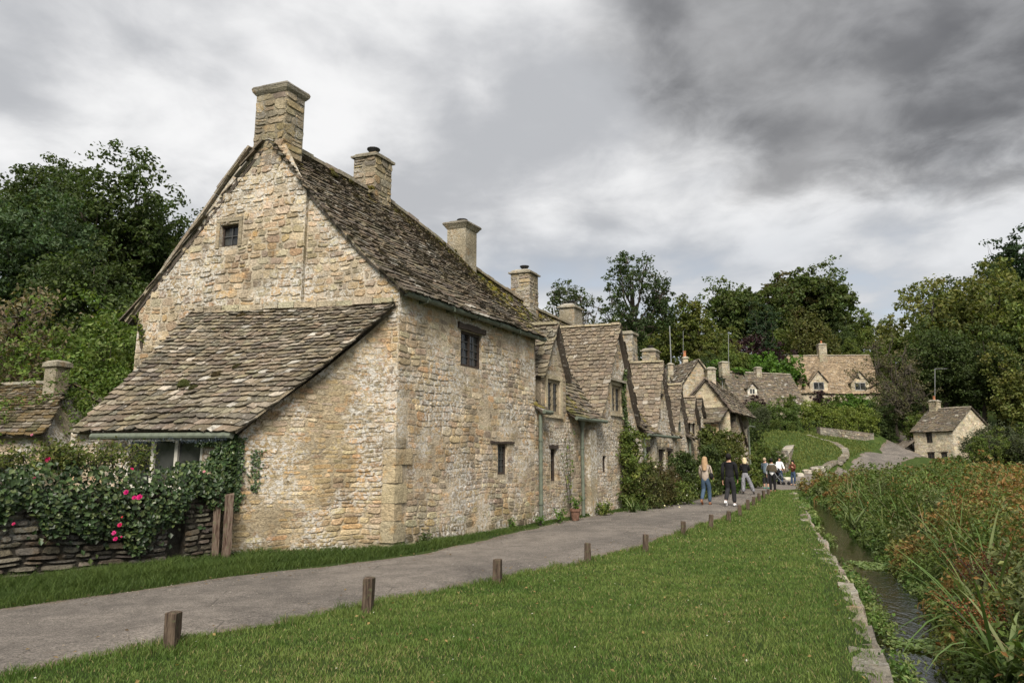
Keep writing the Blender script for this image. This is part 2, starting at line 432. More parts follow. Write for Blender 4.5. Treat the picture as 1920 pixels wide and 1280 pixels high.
# ================================================================== TERRAIN
_CP = np.array([
 (-10,5,0),(0,0,0),(5,5,0),(-5,12,0),(5,15,0),(0,18,0),(5,24,0),(10,30,0),(15,40,0),(8,33,.05),(-2,8,0),(2,20,0),
 (12,20,-.05),(20,15,-.05),(30,20,-.05),(20,30,-.05),(40,30,0),(25,42,-.05),(35,50,.2),(-15,0,0),(20,0,0),(0,-20,0),(13,35,0),(10,37,.2),
 (17,47,.1),(19.8,50,.25),(24.3,53,.5),(26.8,56,.75),(34.8,66,2.25),(39.8,72,3.25),(36.5,64,1.95),(30.5,57.5,.9),(26,50,.2),(22,46,0),(45,77,4.2),
 (25,60,3.7),(28.6,64,3.35),(28.8,62,2.95),(28.4,59,1.85),(25.7,55.5,1.2),(23.4,53,.8),(21.5,56,2.0),(20,52,.9),
 (35.4,68,3.2),(29.8,67,3.9),(36,70,4.6),(30,70,5.2),(22,66,4.3),(28,75,5.8),(20,75,5.6),(36,86,8),(46,86,8.2),(42,82,6.8),
 (42,68,1.4),(47,72,1.5),(40,62,1.0),(50,64,1.0),(-5,30,1.2),(-12,30,2.5),(-20,35,5),(-30,40,9),(5,50,4.5),(14,58,5.5),(10,80,10),
 (30,100,12),(60,100,12),(56,90,7.5),(62,75,4),(70,60,3),(90,60,8),(0,120,18),(50,130,18),(100,120,18),(-60,60,18),(-40,20,5),
 (-15,15,.5),(-12,18,.5),(-8,14,0),(-9,9,0),(0,300,24),(200,300,24),(-200,200,24),(250,100,20),(120,0,2),(-120,0,10),(0,-120,2),(8,45,2.0),(0,38,2.0)], float)
def _rbf_fit(cp):
    d = np.hypot(cp[:, None, 0] - cp[None, :, 0], cp[:, None, 1] - cp[None, :, 1])
    A = np.zeros((len(cp) + 1,) * 2); A[:-1, :-1] = d + np.eye(len(cp)) * 0.5; A[-1, :-1] = 1; A[:-1, -1] = 1
    return np.linalg.solve(A, np.append(cp[:, 2], 0))
_RW = _rbf_fit(_CP)
def hbase(x, y):
    x = np.atleast_1d(np.asarray(x, float)); y = np.atleast_1d(np.asarray(y, float))
    r = np.zeros(x.shape) + _RW[-1]
    for (cx, cy, _), k in zip(_CP, _RW[:-1]): r = r + k * np.hypot(x - cx, y - cy)
    near = np.clip((np.hypot(x - 3, y - 14) - 18) / 14, 0, 1)      # the near ground is level
    return r * (near * near * (3 - 2 * near))
def catmull(P, n=8):
    P = np.asarray(P, float); out = []
    Q = np.vstack([2 * P[0] - P[1], P, 2 * P[-1] - P[-2]])
    for i in range(1, len(Q) - 2):
        for k in range(n):
            t = k / n
            out.append(0.5 * ((2 * Q[i]) + (-Q[i - 1] + Q[i + 1]) * t + (2 * Q[i - 1] - 5 * Q[i] + 4 * Q[i + 1] - Q[i + 2]) * t * t + (-Q[i - 1] + 3 * Q[i] - 3 * Q[i + 1] + Q[i + 2]) * t ** 3))
    out.append(P[-1]); return np.array(out)
PL = [(-12.5,.8),(-9.5,4.2),(-5.67,7.94),(-3.93,10.08),(-1.89,11.99),(-.75,14.2),(.62,17.14),(2.32,20.36),(4.69,23.9),(8.0,30.2),(12.3,38.6),(15,44),(19.8,50),(24.3,53.3),(26.8,56),(30.5,60.7),(34.8,66),(39.8,72),(44,78)]
PR = [(-9,-1),(-6.6,2.9),(-3.85,5.48),(-1.75,7.82),(.4,10.35),(2.1,12.6),(4.0,16.0),(6.1,19.95),(7.9,23.8),(10.9,30.5),(14.5,37.2),(17.5,40.6),(22.5,46.5),(26,50.5),(29.5,54.5),(33,59),(38,64.5),(43.5,70.5),(47.5,76)]
PLs, PRs = catmull(PL, 14), catmull(PR, 14)
def wob(n_, a, seed):
    r = np.random.default_rng(seed); k = np.arange(n_)
    return a * (np.sin(k * .55 + r.uniform(0, 6)) + .7 * np.sin(k * 1.31 + r.uniform(0, 6)) + .5 * np.sin(k * 2.7 + r.uniform(0, 6)))
_nrm = PRs - PLs; _nrm /= np.linalg.norm(_nrm, axis=1)[:, None]
PLs = PLs + _nrm * wob(len(PLs), .05, 3)[:, None]; PRs = PRs + _nrm * wob(len(PRs), .06, 4)[:, None]
PCs = (PLs + PRs) / 2; PHW = np.linalg.norm(PRs - PLs, axis=1) / 2
# left bank of the stream
BK = catmull([(-1.2,-3),(.6,1),(1.7,3.1),(2.71,5.3),(3.77,7.81),(5.41,11.99),(7.3,17.1),(9.6,23),(12.3,30.2),(13.6,33.6),(15.2,36.3)], 12)
WATER_Z = -0.34
def stream_w(y): return np.clip(1.4 - np.clip((np.asarray(y) - 31) / 5.5, 0, 1) * 1.2 - np.clip((10.5 - np.asarray(y)) / 4, 0, 1) * .42, .2, 2.5)
def sdist(P, poly):
    """signed distance to a polyline, positive on its right side; index of nearest sample"""
    P = np.atleast_2d(P); best = np.full(len(P), 1e9); sg = np.zeros(len(P)); idx = np.zeros(len(P), int)
    for i in range(len(poly) - 1):
        a, b = poly[i], poly[i + 1]; ab = b - a
        t = np.clip(((P - a) @ ab) / (ab @ ab), 0, 1); q = a + t[:, None] * ab
        d = np.hypot(*(P - q).T); m = d < best
        best[m] = d[m]; idx[m] = i
        cr = ab[0] * (P[:, 1] - a[1]) - ab[1] * (P[:, 0] - a[0])
        sg[m] = np.where(cr[m] < 0, 1, -1)
    return best * sg, idx
def hz(x, y):
    """ground height with the path bed and the stream channel cut in"""
    x = np.atleast_1d(np.asarray(x, float)); y = np.atleast_1d(np.asarray(y, float))
    h = hbase(x, y); P = np.stack([x, y], 1)
    near = (np.abs(x) < 60) & (y > -10) & (y < 85)
    if near.any():
        Pn = P[near]
        d2 = np.full(len(Pn), 1e9); hw = np.zeros(len(Pn))
        for c_, w_ in zip(PCs, PHW):
            d = np.hypot(Pn[:, 0] - c_[0], Pn[:, 1] - c_[1]); m = d - w_ < d2; d2[m] = (d - w_)[m]
        hn = h[near] - 0.05 * np.clip(-(d2 + .05) / 0.25, 0, 1)
        sd_, _ = sdist(Pn, BK); W_ = stream_w(Pn[:, 1])
        inn = (sd_ > 0) & (sd_ < W_ + 1.0) & (Pn[:, 1] < 37.5) & (Pn[:, 1] > -4)
        depth = np.where(sd_ < .22, sd_ / .22, np.where(sd_ < W_, 1, np.clip(1 - (sd_ - W_) / 1.0, 0, 1)))
        fade = np.clip((37.2 - Pn[:, 1]) / 2.5, 0, 1)
        hn = np.where(inn, hn - 0.62 * depth * fade, hn)
        h[near] = hn
    return h
def hz1(x, y): return float(hz(x, y)[0])

gx = np.unique(np.concatenate([np.arange(-12, 18, .22), np.arange(18, 60, 1.0), np.arange(-60, -12, 1.5), np.geomspace(60, 700, 22), -np.geomspace(60, 700, 22)]))
gy = np.unique(np.concatenate([np.arange(2, 40, .22), np.arange(40, 95, .8), np.arange(-20, 2, 1.5), np.geomspace(95, 1200, 26), -np.geomspace(20, 300, 12)]))
GX, GY = np.meshgrid(gx, gy)
GZ = hz(GX.ravel(), GY.ravel())
nx, ny = len(gx), len(gy)
ii = (np.arange(ny - 1)[:, None] * nx + np.arange(nx - 1)[None, :]).ravel()
terr = obj('ground', mesh_np('ground', np.stack([GX.ravel(), GY.ravel(), GZ], 1), np.stack([ii, ii + 1, ii + nx + 1, ii + nx], 1), None, True), M['ground'], kind='structure')
terr['label'] = 'grassy ground and hillside under the whole village'

# path ribbon
_NC = 17
rows = []
for a, b in zip(PLs, PRs):
    for k in range(_NC):
        q = a + (b - a) * k / (_NC - 1); u = k / (_NC - 1)
        rows.append((q[0], q[1], 0.0 + .025 * (1 - (2 * u - 1) ** 2) - 0.022))
uu_ = np.tile(np.arange(_NC) / (_NC - 1), len(PLs)); pcol = np.stack([np.abs(2 * uu_ - 1) ** 3, np.exp(-((np.abs(uu_ - .5) - .22) / .09) ** 2), uu_ * 0], 1)
rows = np.array(rows); rows[:, 2] += hbase(rows[:, 0], rows[:, 1])
ii = (np.arange(len(PLs) - 1)[:, None] * _NC + np.arange(_NC - 1)[None, :]).ravel()
po = obj('path', mesh_np('path', rows, np.stack([ii, ii + 1, ii + _NC + 1, ii + _NC], 1), pcol, True), M['path'], kind='structure')
po['label'] = 'worn grey tarmac path along the cottages'

# ---- water and bed
wr = []; ns = 60
yy = np.linspace(-3, 36.8, ns); bx = np.interp(yy, BK[:, 1], BK[:, 0])
for x_, y_ in zip(bx, yy):
    W_ = float(stream_w(y_)) + 1.0
    for k in range(5): wr.append((x_ + .06 + k / 4 * W_ * 1.1, y_ - k / 4 * W_ * .45, WATER_Z))
ii = (np.arange(ns - 1)[:, None] * 5 + np.arange(4)[None, :]).ravel()
wo = obj('stream_water', mesh_np('stream_water', np.array(wr), np.stack([ii, ii + 1, ii + 6, ii + 5], 1)), M['water'], kind='structure')
wo['label'] = 'shallow clear stream flowing beside the lawn'
wb = np.array(wr); wb[:, 2] = -0.585 + RNG.uniform(-.03, .03, len(wb))
wo2 = obj('stream_bed', mesh_np('stream_bed', wb, np.stack([ii, ii + 1, ii + 6, ii + 5], 1)), M['bed'], kind='structure')
wo2['label'] = 'muddy bed under the shallow stream'

# ---- generic faceted stone block (irregular, bevelled)
def block_pts(o, U, V_, W_, rng, bev=.03, jt=.12):
    """irregular block: o corner, edge vectors U (length), V_ (width), W_ (up)"""
    o, U, V_, W_ = (np.asarray(q, float) for q in (o, U, V_, W_))
    V = []; F = []
    for lz, ins in ((0, 0), (.8, 0), (1, bev)):
        ring = []
        for a, b in ((0, 0), (.33, 0), (.66, 0), (1, 0), (1, .5), (1, 1), (.66, 1), (.33, 1), (0, 1), (0, .5)):
            aa = a + (.5 - a) * ins * 2 + (rng.uniform(-jt, jt) * .5 if 0 < a < 1 or lz > 0 else 0) * .3
            bb = b + (.5 - b) * ins * 4 + rng.uniform(-jt, jt) * .5
            ring.append(o + U * aa + V_ * bb + W_ * (lz + (rng.uniform(-.06, .06) if lz else 0)))
        V += ring
    n_ = 10
    for r in range(2):
        for k in range(n_):
            a = r * n_ + k; b = r * n_ + (k + 1) % n_
            F.append([a, b, b + n_, a + n_])
    F.append(list(range(2 * n_, 3 * n_)))
    return V, F

STONE_PAL = [(.45, .355, .235), (.42, .33, .22), (.50, .41, .29), (.38, .305, .215), (.46, .335, .20), (.32, .265, .195), (.53, .445, .325)]
GREY_PAL = [(.22, .20, .165), (.26, .235, .19), (.19, .17, .14), (.29, .25, .19), (.16, .145, .12)]
def pal(P_, rng, r=.18): return jit(P_[rng.integers(len(P_))], r, rng)

edge = thing('stone_edging', 'row of pale flat stone slabs edging the lawn along the stream', 'edging', (2.7, 5.3, 0))
rng = np.random.default_rng(11)
cum = np.concatenate([[0], np.cumsum(np.linalg.norm(np.diff(BK, axis=0), axis=1))])
def bank(s): return np.array([np.interp(s, cum, BK[:, 0]), np.interp(s, cum, BK[:, 1])])
s_ = 6.0
while s_ < cum[-1] - 3:
    L_ = rng.uniform(.5, 1.05); a, b = bank(s_), bank(s_ + L_ - .03)
    u = (b - a); nrm = np.array([u[1], -u[0]]) / np.linalg.norm(u)
    wd = rng.uniform(.16, .36); lap = rng.uniform(.03, .09)
    if not (s_ > 24 and rng.random() < .45):
        V, F = block_pts(P3(a + nrm * lap, -.52), P3(u, 0), P3(-nrm * wd, 0), np.array([0, 0, .50 + rng.uniform(-.03, .025)]), rng)
        wpart('edging_stone', V, F, np.tile(pal([(.27, .235, .19), (.22, .195, .16), (.31, .27, .22)], rng, .18), (len(V), 1)), M['stone_clean'], edge)
    s_ += L_ + rng.uniform(0, .05)

# ---- wooden posts
post_me = []
for k in range(4):
    r = np.random.default_rng(50 + k); h_ = .38; a = .05
    V = []; F = []
    for z, i_ in ((-.15, 0), (.0, 0), (.18, .0), (h_ - .012, 0), (h_, .012)):
        for sx, sy in ((-1, -1), (0, -1), (1, -1), (1, 0), (1, 1), (0, 1), (-1, 1), (-1, 0)):
            V.append((sx * (a - i_) + r.uniform(-.005, .005), sy * (a - i_) + r.uniform(-.005, .005), z + (r.uniform(-.006, .006) if z > .3 else 0)))
    for q in range(4):
        for j in range(8): F.append([q * 8 + j, q * 8 + (j + 1) % 8, q * 8 + 8 + (j + 1) % 8, q * 8 + 8 + j])
    F.append(list(range(32, 40)))
    post_me.append(mesh_np('wooden_post', V, F))
POSTS = [(-2.92, 6.21), (-1.53, 7.6), (-.19, 9.25), (1.18, 11.09), (2.34, 12.42), (3.64, 15.02), (4.62, 16.37), (5.54, 17.99), (6.43, 19.8), (7.4, 22.01), (8.36, 24.24), (9.3, 26.31), (10.2, 28.3), (11.16, 30.4)]
for k, (x, y) in enumerate(POSTS):
    o = obj('wooden_post', post_me[k % 4], M['post'])
    o.location = (x, y, hz1(x, y)); o.rotation_euler = (RAD(RNG.uniform(-3, 3)), RAD(RNG.uniform(-2, 4)), RAD(-6 + RNG.uniform(-9, 9)))
    o.scale = (1, 1, (.80, .95, .84, .80, .78)[k] if k < 5 else RNG.uniform(.74, .92))
    tag(o, 'short weathered square wooden post standing at the edge of the lawn', 'post', 'posts along the lawn edge')

# ================================================================== GRASS
def blades(P, hgt, wid, lean, cols, rng, zfun=hz):
    """one bent triangle pair per blade -> V, F, col"""
    n_ = len(P); z = zfun(P[:, 0], P[:, 1]) - .006
    an = rng.uniform(0, 2 * np.pi, n_); la = rng.uniform(0, 2 * np.pi, n_)
    dx, dy = np.cos(an) * wid / 2, np.sin(an) * wid / 2
    lx, ly = np.cos(la) * lean * hgt, np.sin(la) * lean * hgt
    b = np.stack([P[:, 0], P[:, 1], z], 1)
    V = np.empty((n_, 5, 3))
    V[:, 0] = b + np.stack([-dx, -dy, np.zeros(n_)], 1); V[:, 1] = b + np.stack([dx, dy, np.zeros(n_)], 1)
    m = b + np.stack([lx * .35, ly * .35, hgt * .6], 1)
    V[:, 2] = m + np.stack([dx * .8, dy * .8, np.zeros(n_)], 1); V[:, 3] = m - np.stack([dx * .8, dy * .8, np.zeros(n_)], 1)
    V[:, 4] = b + np.stack([lx, ly, hgt], 1)
    k = np.arange(n_)[:, None] * 5
    F = np.concatenate([k + np.array([[0, 1, 2]]), k + np.array([[0, 2, 3]]), k + np.array([[3, 2, 4]])])
    return V.reshape(-1, 3), F, np.repeat(cols, 5, 0)
def smooth_noise(x, y, seed=0, f=.8):
    r = np.random.default_rng(seed); v = 0
    for k in range(6):
        a = r.uniform(0, 6.28); q = f * (1.55 ** (k / 1.5)); v = v + np.sin((x * np.cos(a) + y * np.sin(a)) * q * 2 + r.uniform(0, 6.28)) / (1 + .35 * k)
    return v / 3.2
rng = np.random.default_rng(21)
ys = np.linspace(3.2, 36, 700)
xr = np.interp(ys, PRs[:, 1], PRs[:, 0]); xb = np.interp(ys, BK[:, 1], BK[:, 0])
vis_l = np.maximum(xr, -.78 * ys - .6); wdt = np.clip(xb - vis_l, 0, None)
den = 4200 * np.minimum(1, (7.5 / ys) ** 1.75)
cdf = np.cumsum(den * wdt); NB = int(cdf[-1] * (ys[1] - ys[0])); cdf /= cdf[-1]
yb = np.interp(rng.random(NB), cdf, ys)
x0 = np.interp(yb, ys, vis_l); x1 = np.interp(yb, ys, xb)
xbld = x0 - .03 + rng.random(NB) * (x1 - x0 + .02)
P = np.stack([xbld, yb], 1)
sn = smooth_noise(P[:, 0], P[:, 1], 1, .9); sn2 = smooth_noise(P[:, 0], P[:, 1], 2, 3.0)
dpost = np.min([np.hypot(P[:, 0] - a, P[:, 1] - b) for a, b in POSTS], 0)
edge_d = np.minimum(np.abs(xbld - np.interp(yb, PRs[:, 1], PRs[:, 0])), 9)
tall = np.clip(1 - dpost / .38, 0, 1) + .55 * np.clip(1 - edge_d / .30, 0, 1)
bank_d = np.abs(x1 - xbld)
keep = ~((bank_d < .34) & (rng.random(NB) < .55 + .4 * sn2)) & ~((sn > .62) & (rng.random(NB) < .35))
P, sn, sn2, tall, yb = P[keep], sn[keep], sn2[keep], tall[keep], yb[keep]
tc_ = np.stack([rng.uniform(-4, 12, 900), 4 + 26 * rng.random(900) ** 1.6], 1); tuft = np.zeros(len(P))
for a, b in tc_: tuft = np.maximum(tuft, np.clip(1 - np.hypot(P[:, 0] - a, P[:, 1] - b) / .11, 0, 1)) if True else tuft
hg = (.026 + .016 * rng.random(len(P)) + .010 * sn2) * (1 + 1.7 * tall) * (1 + 1.1 * tuft) * np.maximum(1, (yb / 12) ** .5)
wd = np.maximum(.0055, yb * .00075) * rng.uniform(.7, 1.3, len(P))
ga, gb, gc_ = np.array([.072, .128, .025]), np.array([.140, .186, .048]), np.array([.27, .23, .11])
mixf = np.clip(.45 + .42 * sn + .30 * sn2 + .38 * smooth_noise(P[:, 0], P[:, 1], 19, 7.0) - .55 * tuft + rng.normal(0, .22, len(P)), 0, 1)[:, None]
colr = ga * (1 - mixf) + gb * mixf
dry = (rng.random(len(P)) < .06 + .22 * np.clip(smooth_noise(P[:, 0], P[:, 1], 17, .6) - .25, 0, 1))[:, None]
colr = np.where(dry, gc_, colr) * rng.uniform(.75, 1.25, (len(P), 1)) * (1 - .25 * np.clip(tall, 0, 1))[:, None]
V, F, cc = blades(P, hg, wd, rng.uniform(.25, .95, len(P)), colr, rng)
o = obj('lawn_grass', mesh_np('lawn_grass', V, F, cc), M['blade'], kind='stuff'); o['label'] = 'short mown green lawn grass between path and stream'

# verge along the wall and the houses
VW = np.array([(-11.4, 3.2), (-10.4, 4.9), (-6.63, 9.25), (-4.65, 11.67), tuple(C0 - G2 * .1), tuple(C0 + D2 * 2), tuple(C0 + D2 * 5.6), tuple(C0 + D2 * 9.3), tuple(C0 + D2 * 13.5), tuple(C0 + D2 * 21), tuple(C0 + D2 * 30)])
VL = np.array([(-10.6, 2.8), (-9.5, 4.2), (-5.67, 7.94), (-3.93, 10.08), (-1.89, 11.99), (-.75, 14.2), (.62, 17.14), (2.32, 20.36), (4.69, 23.9), (8.0, 30.2), (12.3, 38.6)])
VWs, VLs = catmull(VW, 12), catmull(VL, 12)
seg = np.linalg.norm(np.diff(VLs, axis=0), axis=1); wv = np.linalg.norm(VWs - VLs, axis=1)
dens = (seg * (wv[:-1] + .12)) * 4200 * np.minimum(1, (9 / np.maximum(VLs[:-1, 1], 3)) ** 1.5)
cdf = np.cumsum(dens); NB = int(cdf[-1]); i_ = np.searchsorted(cdf / cdf[-1], rng.random(NB)); i_ = np.clip(i_, 0, len(seg) - 1)
tt = rng.random(NB)[:, None]; v_ = rng.random(NB)[:, None]
A_ = VLs[i_] * (1 - tt) + VLs[i_ + 1] * tt; B_ = VWs[i_] * (1 - tt) + VWs[i_ + 1] * tt
P = A_ + (B_ - A_) * (v_ * 1.02 - .07)
sn = smooth_noise(P[:, 0], P[:, 1], 5, 1.6)
keep = (rng.random(NB) < np.clip(.95 - .25 * (v_[:, 0] < .2) - .25 * (sn > .7), .1, 1)); P, sn, v_ = P[keep], sn[keep], v_[keep]
hg = (.075 + .075 * rng.random(len(P)) + .05 * np.clip(sn, -1, 1)) * np.where(v_[:, 0] < .25, .7, 1.05)
hg *= np.clip(1.1 - np.clip((P[:, 1] - 11.8) / 5, 0, 1) * .62, .45, 1.1)
wd = np.maximum(.006, P[:, 1] * .0007) * rng.uniform(.7, 1.3, len(P))
mixf = np.clip(.3 + .3 * sn + rng.normal(0, .22, len(P)), 0, 1)[:, None]
colr = (np.array([.042, .074, .016]) * (1 - mixf) + np.array([.092, .128, .030]) * mixf) * rng.uniform(.7, 1.25, (len(P), 1))
V, F, cc = blades(P, hg, wd, rng.uniform(.3, 1.0, len(P)), colr, rng)
o = obj('verge_grass', mesh_np('verge_grass', V, F, cc), M['blade'], kind='stuff'); o['label'] = 'long dark green grass along the foot of the walls'

# far grass bank below the hedges
NB = 26000
P = np.stack([rng.uniform(19, 37, NB), rng.uniform(49, 68, NB)], 1)
inpath = np.min([np.hypot(P[:, 0] - a[0], P[:, 1] - a[1]) - w_ for a, w_ in zip(PCs[140:], PHW[140:])], 0) < .1
side = sdist(P, PLs)[0] < -.1
P = P[(~inpath) & side]
STEP = np.array([aty(*q)[:2] for q in ((1528, 881, 52.5), (1545, 873, 54), (1562, 868, 55.5), (1578, 860, 57.8), (1585, 855, 59), (1583, 848, 60.5), (1575, 842, 61.3), (1562, 832, 62.5), (1550, 828, 63.3), (1540, 825, 64), (1525, 819, 65), (1512, 813, 66))])
STP = catmull(STEP, 6)
dst = np.abs(sdist(P, STP)[0]); P = P[dst > .26]
sn = smooth_noise(P[:, 0], P[:, 1], 8, .5)
mixf = np.clip(.45 + .4 * sn + rng.normal(0, .2, len(P)), 0, 1)[:, None]
colr = (np.array([.075, .115, .022]) * (1 - mixf) + np.array([.15, .16, .045]) * mixf) * rng.uniform(.75, 1.25, (len(P), 1))
V, F, cc = blades(P, rng.uniform(.06, .2, len(P)), rng.uniform(.05, .09, len(P)), rng.uniform(.2, .9, len(P)), colr, rng)
o = obj('bank_grass', mesh_np('bank_grass', V, F, cc), M['blade'], kind='stuff'); o['label'] = 'rough grass on the sloping bank by the far lane'

# ================================================================== MASONRY AND ROOF BUILDERS
POOL = []            # pieces waiting to become single parts or joined masses
def seen_area(V):
    x, y, dz = proj(np.asarray(V))
    if (dz < .2).any(): return 0
    if x.max() < 0 or x.min() > 1920 or y.max() < 0 or y.min() > 1280: return 0
    return float((x.max() - x.min()) * (y.max() - y.min()))
def pool(name, V, F, col, mat, parent, vis=True):
    POOL.append((name, V, F, col, mat, parent, seen_area(V) if vis else 0))
def flush_pool(limits, mass_names):
    """limits: {piece name: how many become objects of their own}"""
    global POOL
    by = {}
    for p in POOL: by.setdefault(p[0], []).append(p)
    for nm, L in by.items():
        L.sort(key=lambda p: -p[6]); k = limits.get(nm, 0)
        one = [p for p in L[:k] if p[6] > 25]; rest = L[len(one):]
        for p in one:
            wpart(nm, p[1], p[2], np.tile(p[3], (len(p[1]), 1)), p[4], p[5])
        grp = {}
        for p in rest: grp.setdefault((p[5].name, p[4].name), []).append(p)
        for g_ in grp.values():
            mb = MB()
            for p in g_: mb.raw(p[1], p[2], p[3])
            o = mb.part(mass_names.get(nm, nm), g_[0][4], g_[0][5], kind='stuff')
    POOL = []

def scan(poly, y):
    xs = []
    for (x0, y0), (x1, y1) in zip(poly, poly[1:] + poly[:1]):
        if (y0 <= y < y1) or (y1 <= y < y0): xs.append(x0 + (x1 - x0) * (y - y0) / (y1 - y0))
    xs.sort(); return [(xs[i], xs[i + 1]) for i in range(0, len(xs) - 1, 2)]
def isect(A, B):
    return [(max(a, c), min(b, d)) for a, b in A for c, d in B if min(b, d) - max(a, c) > .02]
def minus(A, lo, hi):
    out = []
    for a, b in A:
        if hi <= a or lo >= b: out.append((a, b)); continue
        if lo > a: out.append((a, lo))
        if hi < b: out.append((hi, b))
    return out
def courses(poly, holes, rng, ch, cw, pad=.0):
    ys = [p[1] for p in poly]; y = min(ys); top = max(ys); out = []
    while y < top - .03:
        h_ = rng.uniform(*ch)
        if top - y - h_ < ch[0] * .6: h_ = top - y
        iv = isect(scan(poly, y + .01), scan(poly, y + h_ - .01))
        for (a, b, c, d) in holes:
            if y + h_ > c + .01 and y < d - .01: iv = minus(iv, a, b)
        for a, b in iv:
            x = a
            while x < b - .03:
                wd = rng.uniform(*cw) * (1.0 if rng.random() > .12 else .55)
                if b - x - wd < cw[0] * .7: wd = b - x
                if rng.random() < .16 and h_ > .12:
                    m = h_ * rng.uniform(.4, .6); out.append((x, x + wd, y, y + m)); out.append((x, x + wd, y + m, y + h_))
                else: out.append((x, x + wd, y, y + h_))
                x += wd
        y += h_
    return out
def stone_piece(mapf, r, rng, proud, gap, relief=None):
    u0, u1, h0, h1 = r; g_ = gap * .5
    u0 += g_; u1 -= g_; h0 += g_; h1 -= g_
    w_, h_ = u1 - u0, h1 - h0
    j = min(w_, h_) * .17
    pts = [(.0, .22), (.12, 0), (.55, -.02), (.9, 0), (1, .25), (1, .75), (.88, 1), (.45, 1.02), (.1, 1), (0, .78)]
    off0 = relief(u0, h0) if relief else 0
    V = []; pr = proud * rng.uniform(.3, 1.5)
    mf0 = mapf; mapf = lambda u, h, off: mf0(u, h + .022 * math.sin(2.1 * u + 1.3 * h) + .012 * math.sin(5.3 * u - 2.7 * h), off)
    tl = rng.uniform(-.35, .35, 2) * proud
    ring = [(u0 + a * w_ + rng.uniform(-j, j), h0 + b * h_ + rng.uniform(-j, j) * .7) for a, b in pts]
    cx, cy = (u0 + u1) / 2, (h0 + h1) / 2
    ins = min(.32, .018 / max(min(w_, h_), .02) + .05)
    for (u, h) in ring: V.append(mapf(u, h, off0 - .012))
    for (u, h) in ring:
        uu, hh = u + (cx - u) * ins, h + (cy - h) * ins
        V.append(mapf(uu, hh, off0 + pr + tl[0] * (uu - cx) / w_ * 2 + tl[1] * (hh - cy) / h_ * 2))
    F = [[k, (k + 1) % 10, 10 + (k + 1) % 10, 10 + k] for k in range(10)] + [list(range(10, 20))]
    return V, F
def wall_base(mapf, poly, holes, col, depth=.2, mb=None):
    """mortar sheet with openings and their reveals; front face only"""
    mb = mb or MB()
    ys = sorted(set([round(p[1], 4) for p in poly] + [round(v, 4) for h_ in holes for v in h_[2:]]))
    for y0, y1 in zip(ys, ys[1:]):
        if y1 - y0 < 1e-3: continue
        A = scan(poly, y0 + 1e-4); B = scan(poly, y1 - 1e-4)
        for (a0, a1), (b0, b1) in zip(A, B):
            iv = [(0.0, 1.0)]
            cuts = [(a, b) for (a, b, c, d) in holes if c < y1 - 1e-3 and d > y0 + 1e-3]
            spans = [(a0, a1, b0, b1)]
            for a, b in cuts:
                ns_ = []
                for (p0, p1, q0, q1) in spans:
                    if a > max(p0, q0) - 1e-6 and b < min(p1, q1) + 1e-6: ns_ += [(p0, a, q0, a), (b, p1, b, q1)]
                    else: ns_.append((p0, p1, q0, q1))
                spans = ns_
            for (p0, p1, q0, q1) in spans:
                if p1 - p0 < 1e-3 and q1 - q0 < 1e-3: continue
                mb.raw([mapf(p0, y0, 0), mapf(p1, y0, 0), mapf(q1, y1, 0), mapf(q0, y1, 0)], [[0, 1, 2, 3]], col)
    for (a, b, c, d) in holes:
        o_ = .006
        for (p, q) in (((a, c), (a, d)), ((b, d), (b, c)), ((a, d), (b, d)), ((b, c), (a, c))):
            mb.raw([mapf(p[0], p[1], o_), mapf(q[0], q[1], o_), mapf(q[0], q[1], -depth), mapf(p[0], p[1], -depth)], [[0, 1, 2, 3]], col)
    return mb
def masonry(parent, mapf, poly, holes=(), palette=STONE_PAL, mortar=(.44, .37, .27), mat=None, ch=(.10, .17), cw=(.17, .44), proud=.011, gap=.014, rng=None, name='wall', piece='stone', relief=None, ring=(), tint=None, label=None):
    rng = rng or RNG; mat = mat or M['stone']; holes = list(holes)
    wbase = wall_base(mapf, poly, holes, mortar).part(name, mat, parent, label=label)
    for r in courses(poly, holes + list(ring), rng, ch, cw):
        V, F = stone_piece(mapf, r, rng, proud, gap, relief)
        c = pal(palette, rng)
        if tint is not None: c = np.clip(c * tint((r[0] + r[1]) / 2, (r[2] + r[3]) / 2), .01, .9)
        pool(piece, V, F, c, mat, wbase)
    return wbase
def bars(mb, mapf, u0, u1, h0, h1, o0, o1, col=(1, 1, 1)):
    P = [mapf(a, b, c) for c in (o0, o1) for a, b in ((u0, h0), (u1, h0), (u1, h1), (u0, h1))]
    mb.raw(P, [[0, 3, 2, 1], [4, 5, 6, 7], [0, 1, 5, 4], [1, 2, 6, 5], [2, 3, 7, 6], [3, 0, 4, 7]], col)
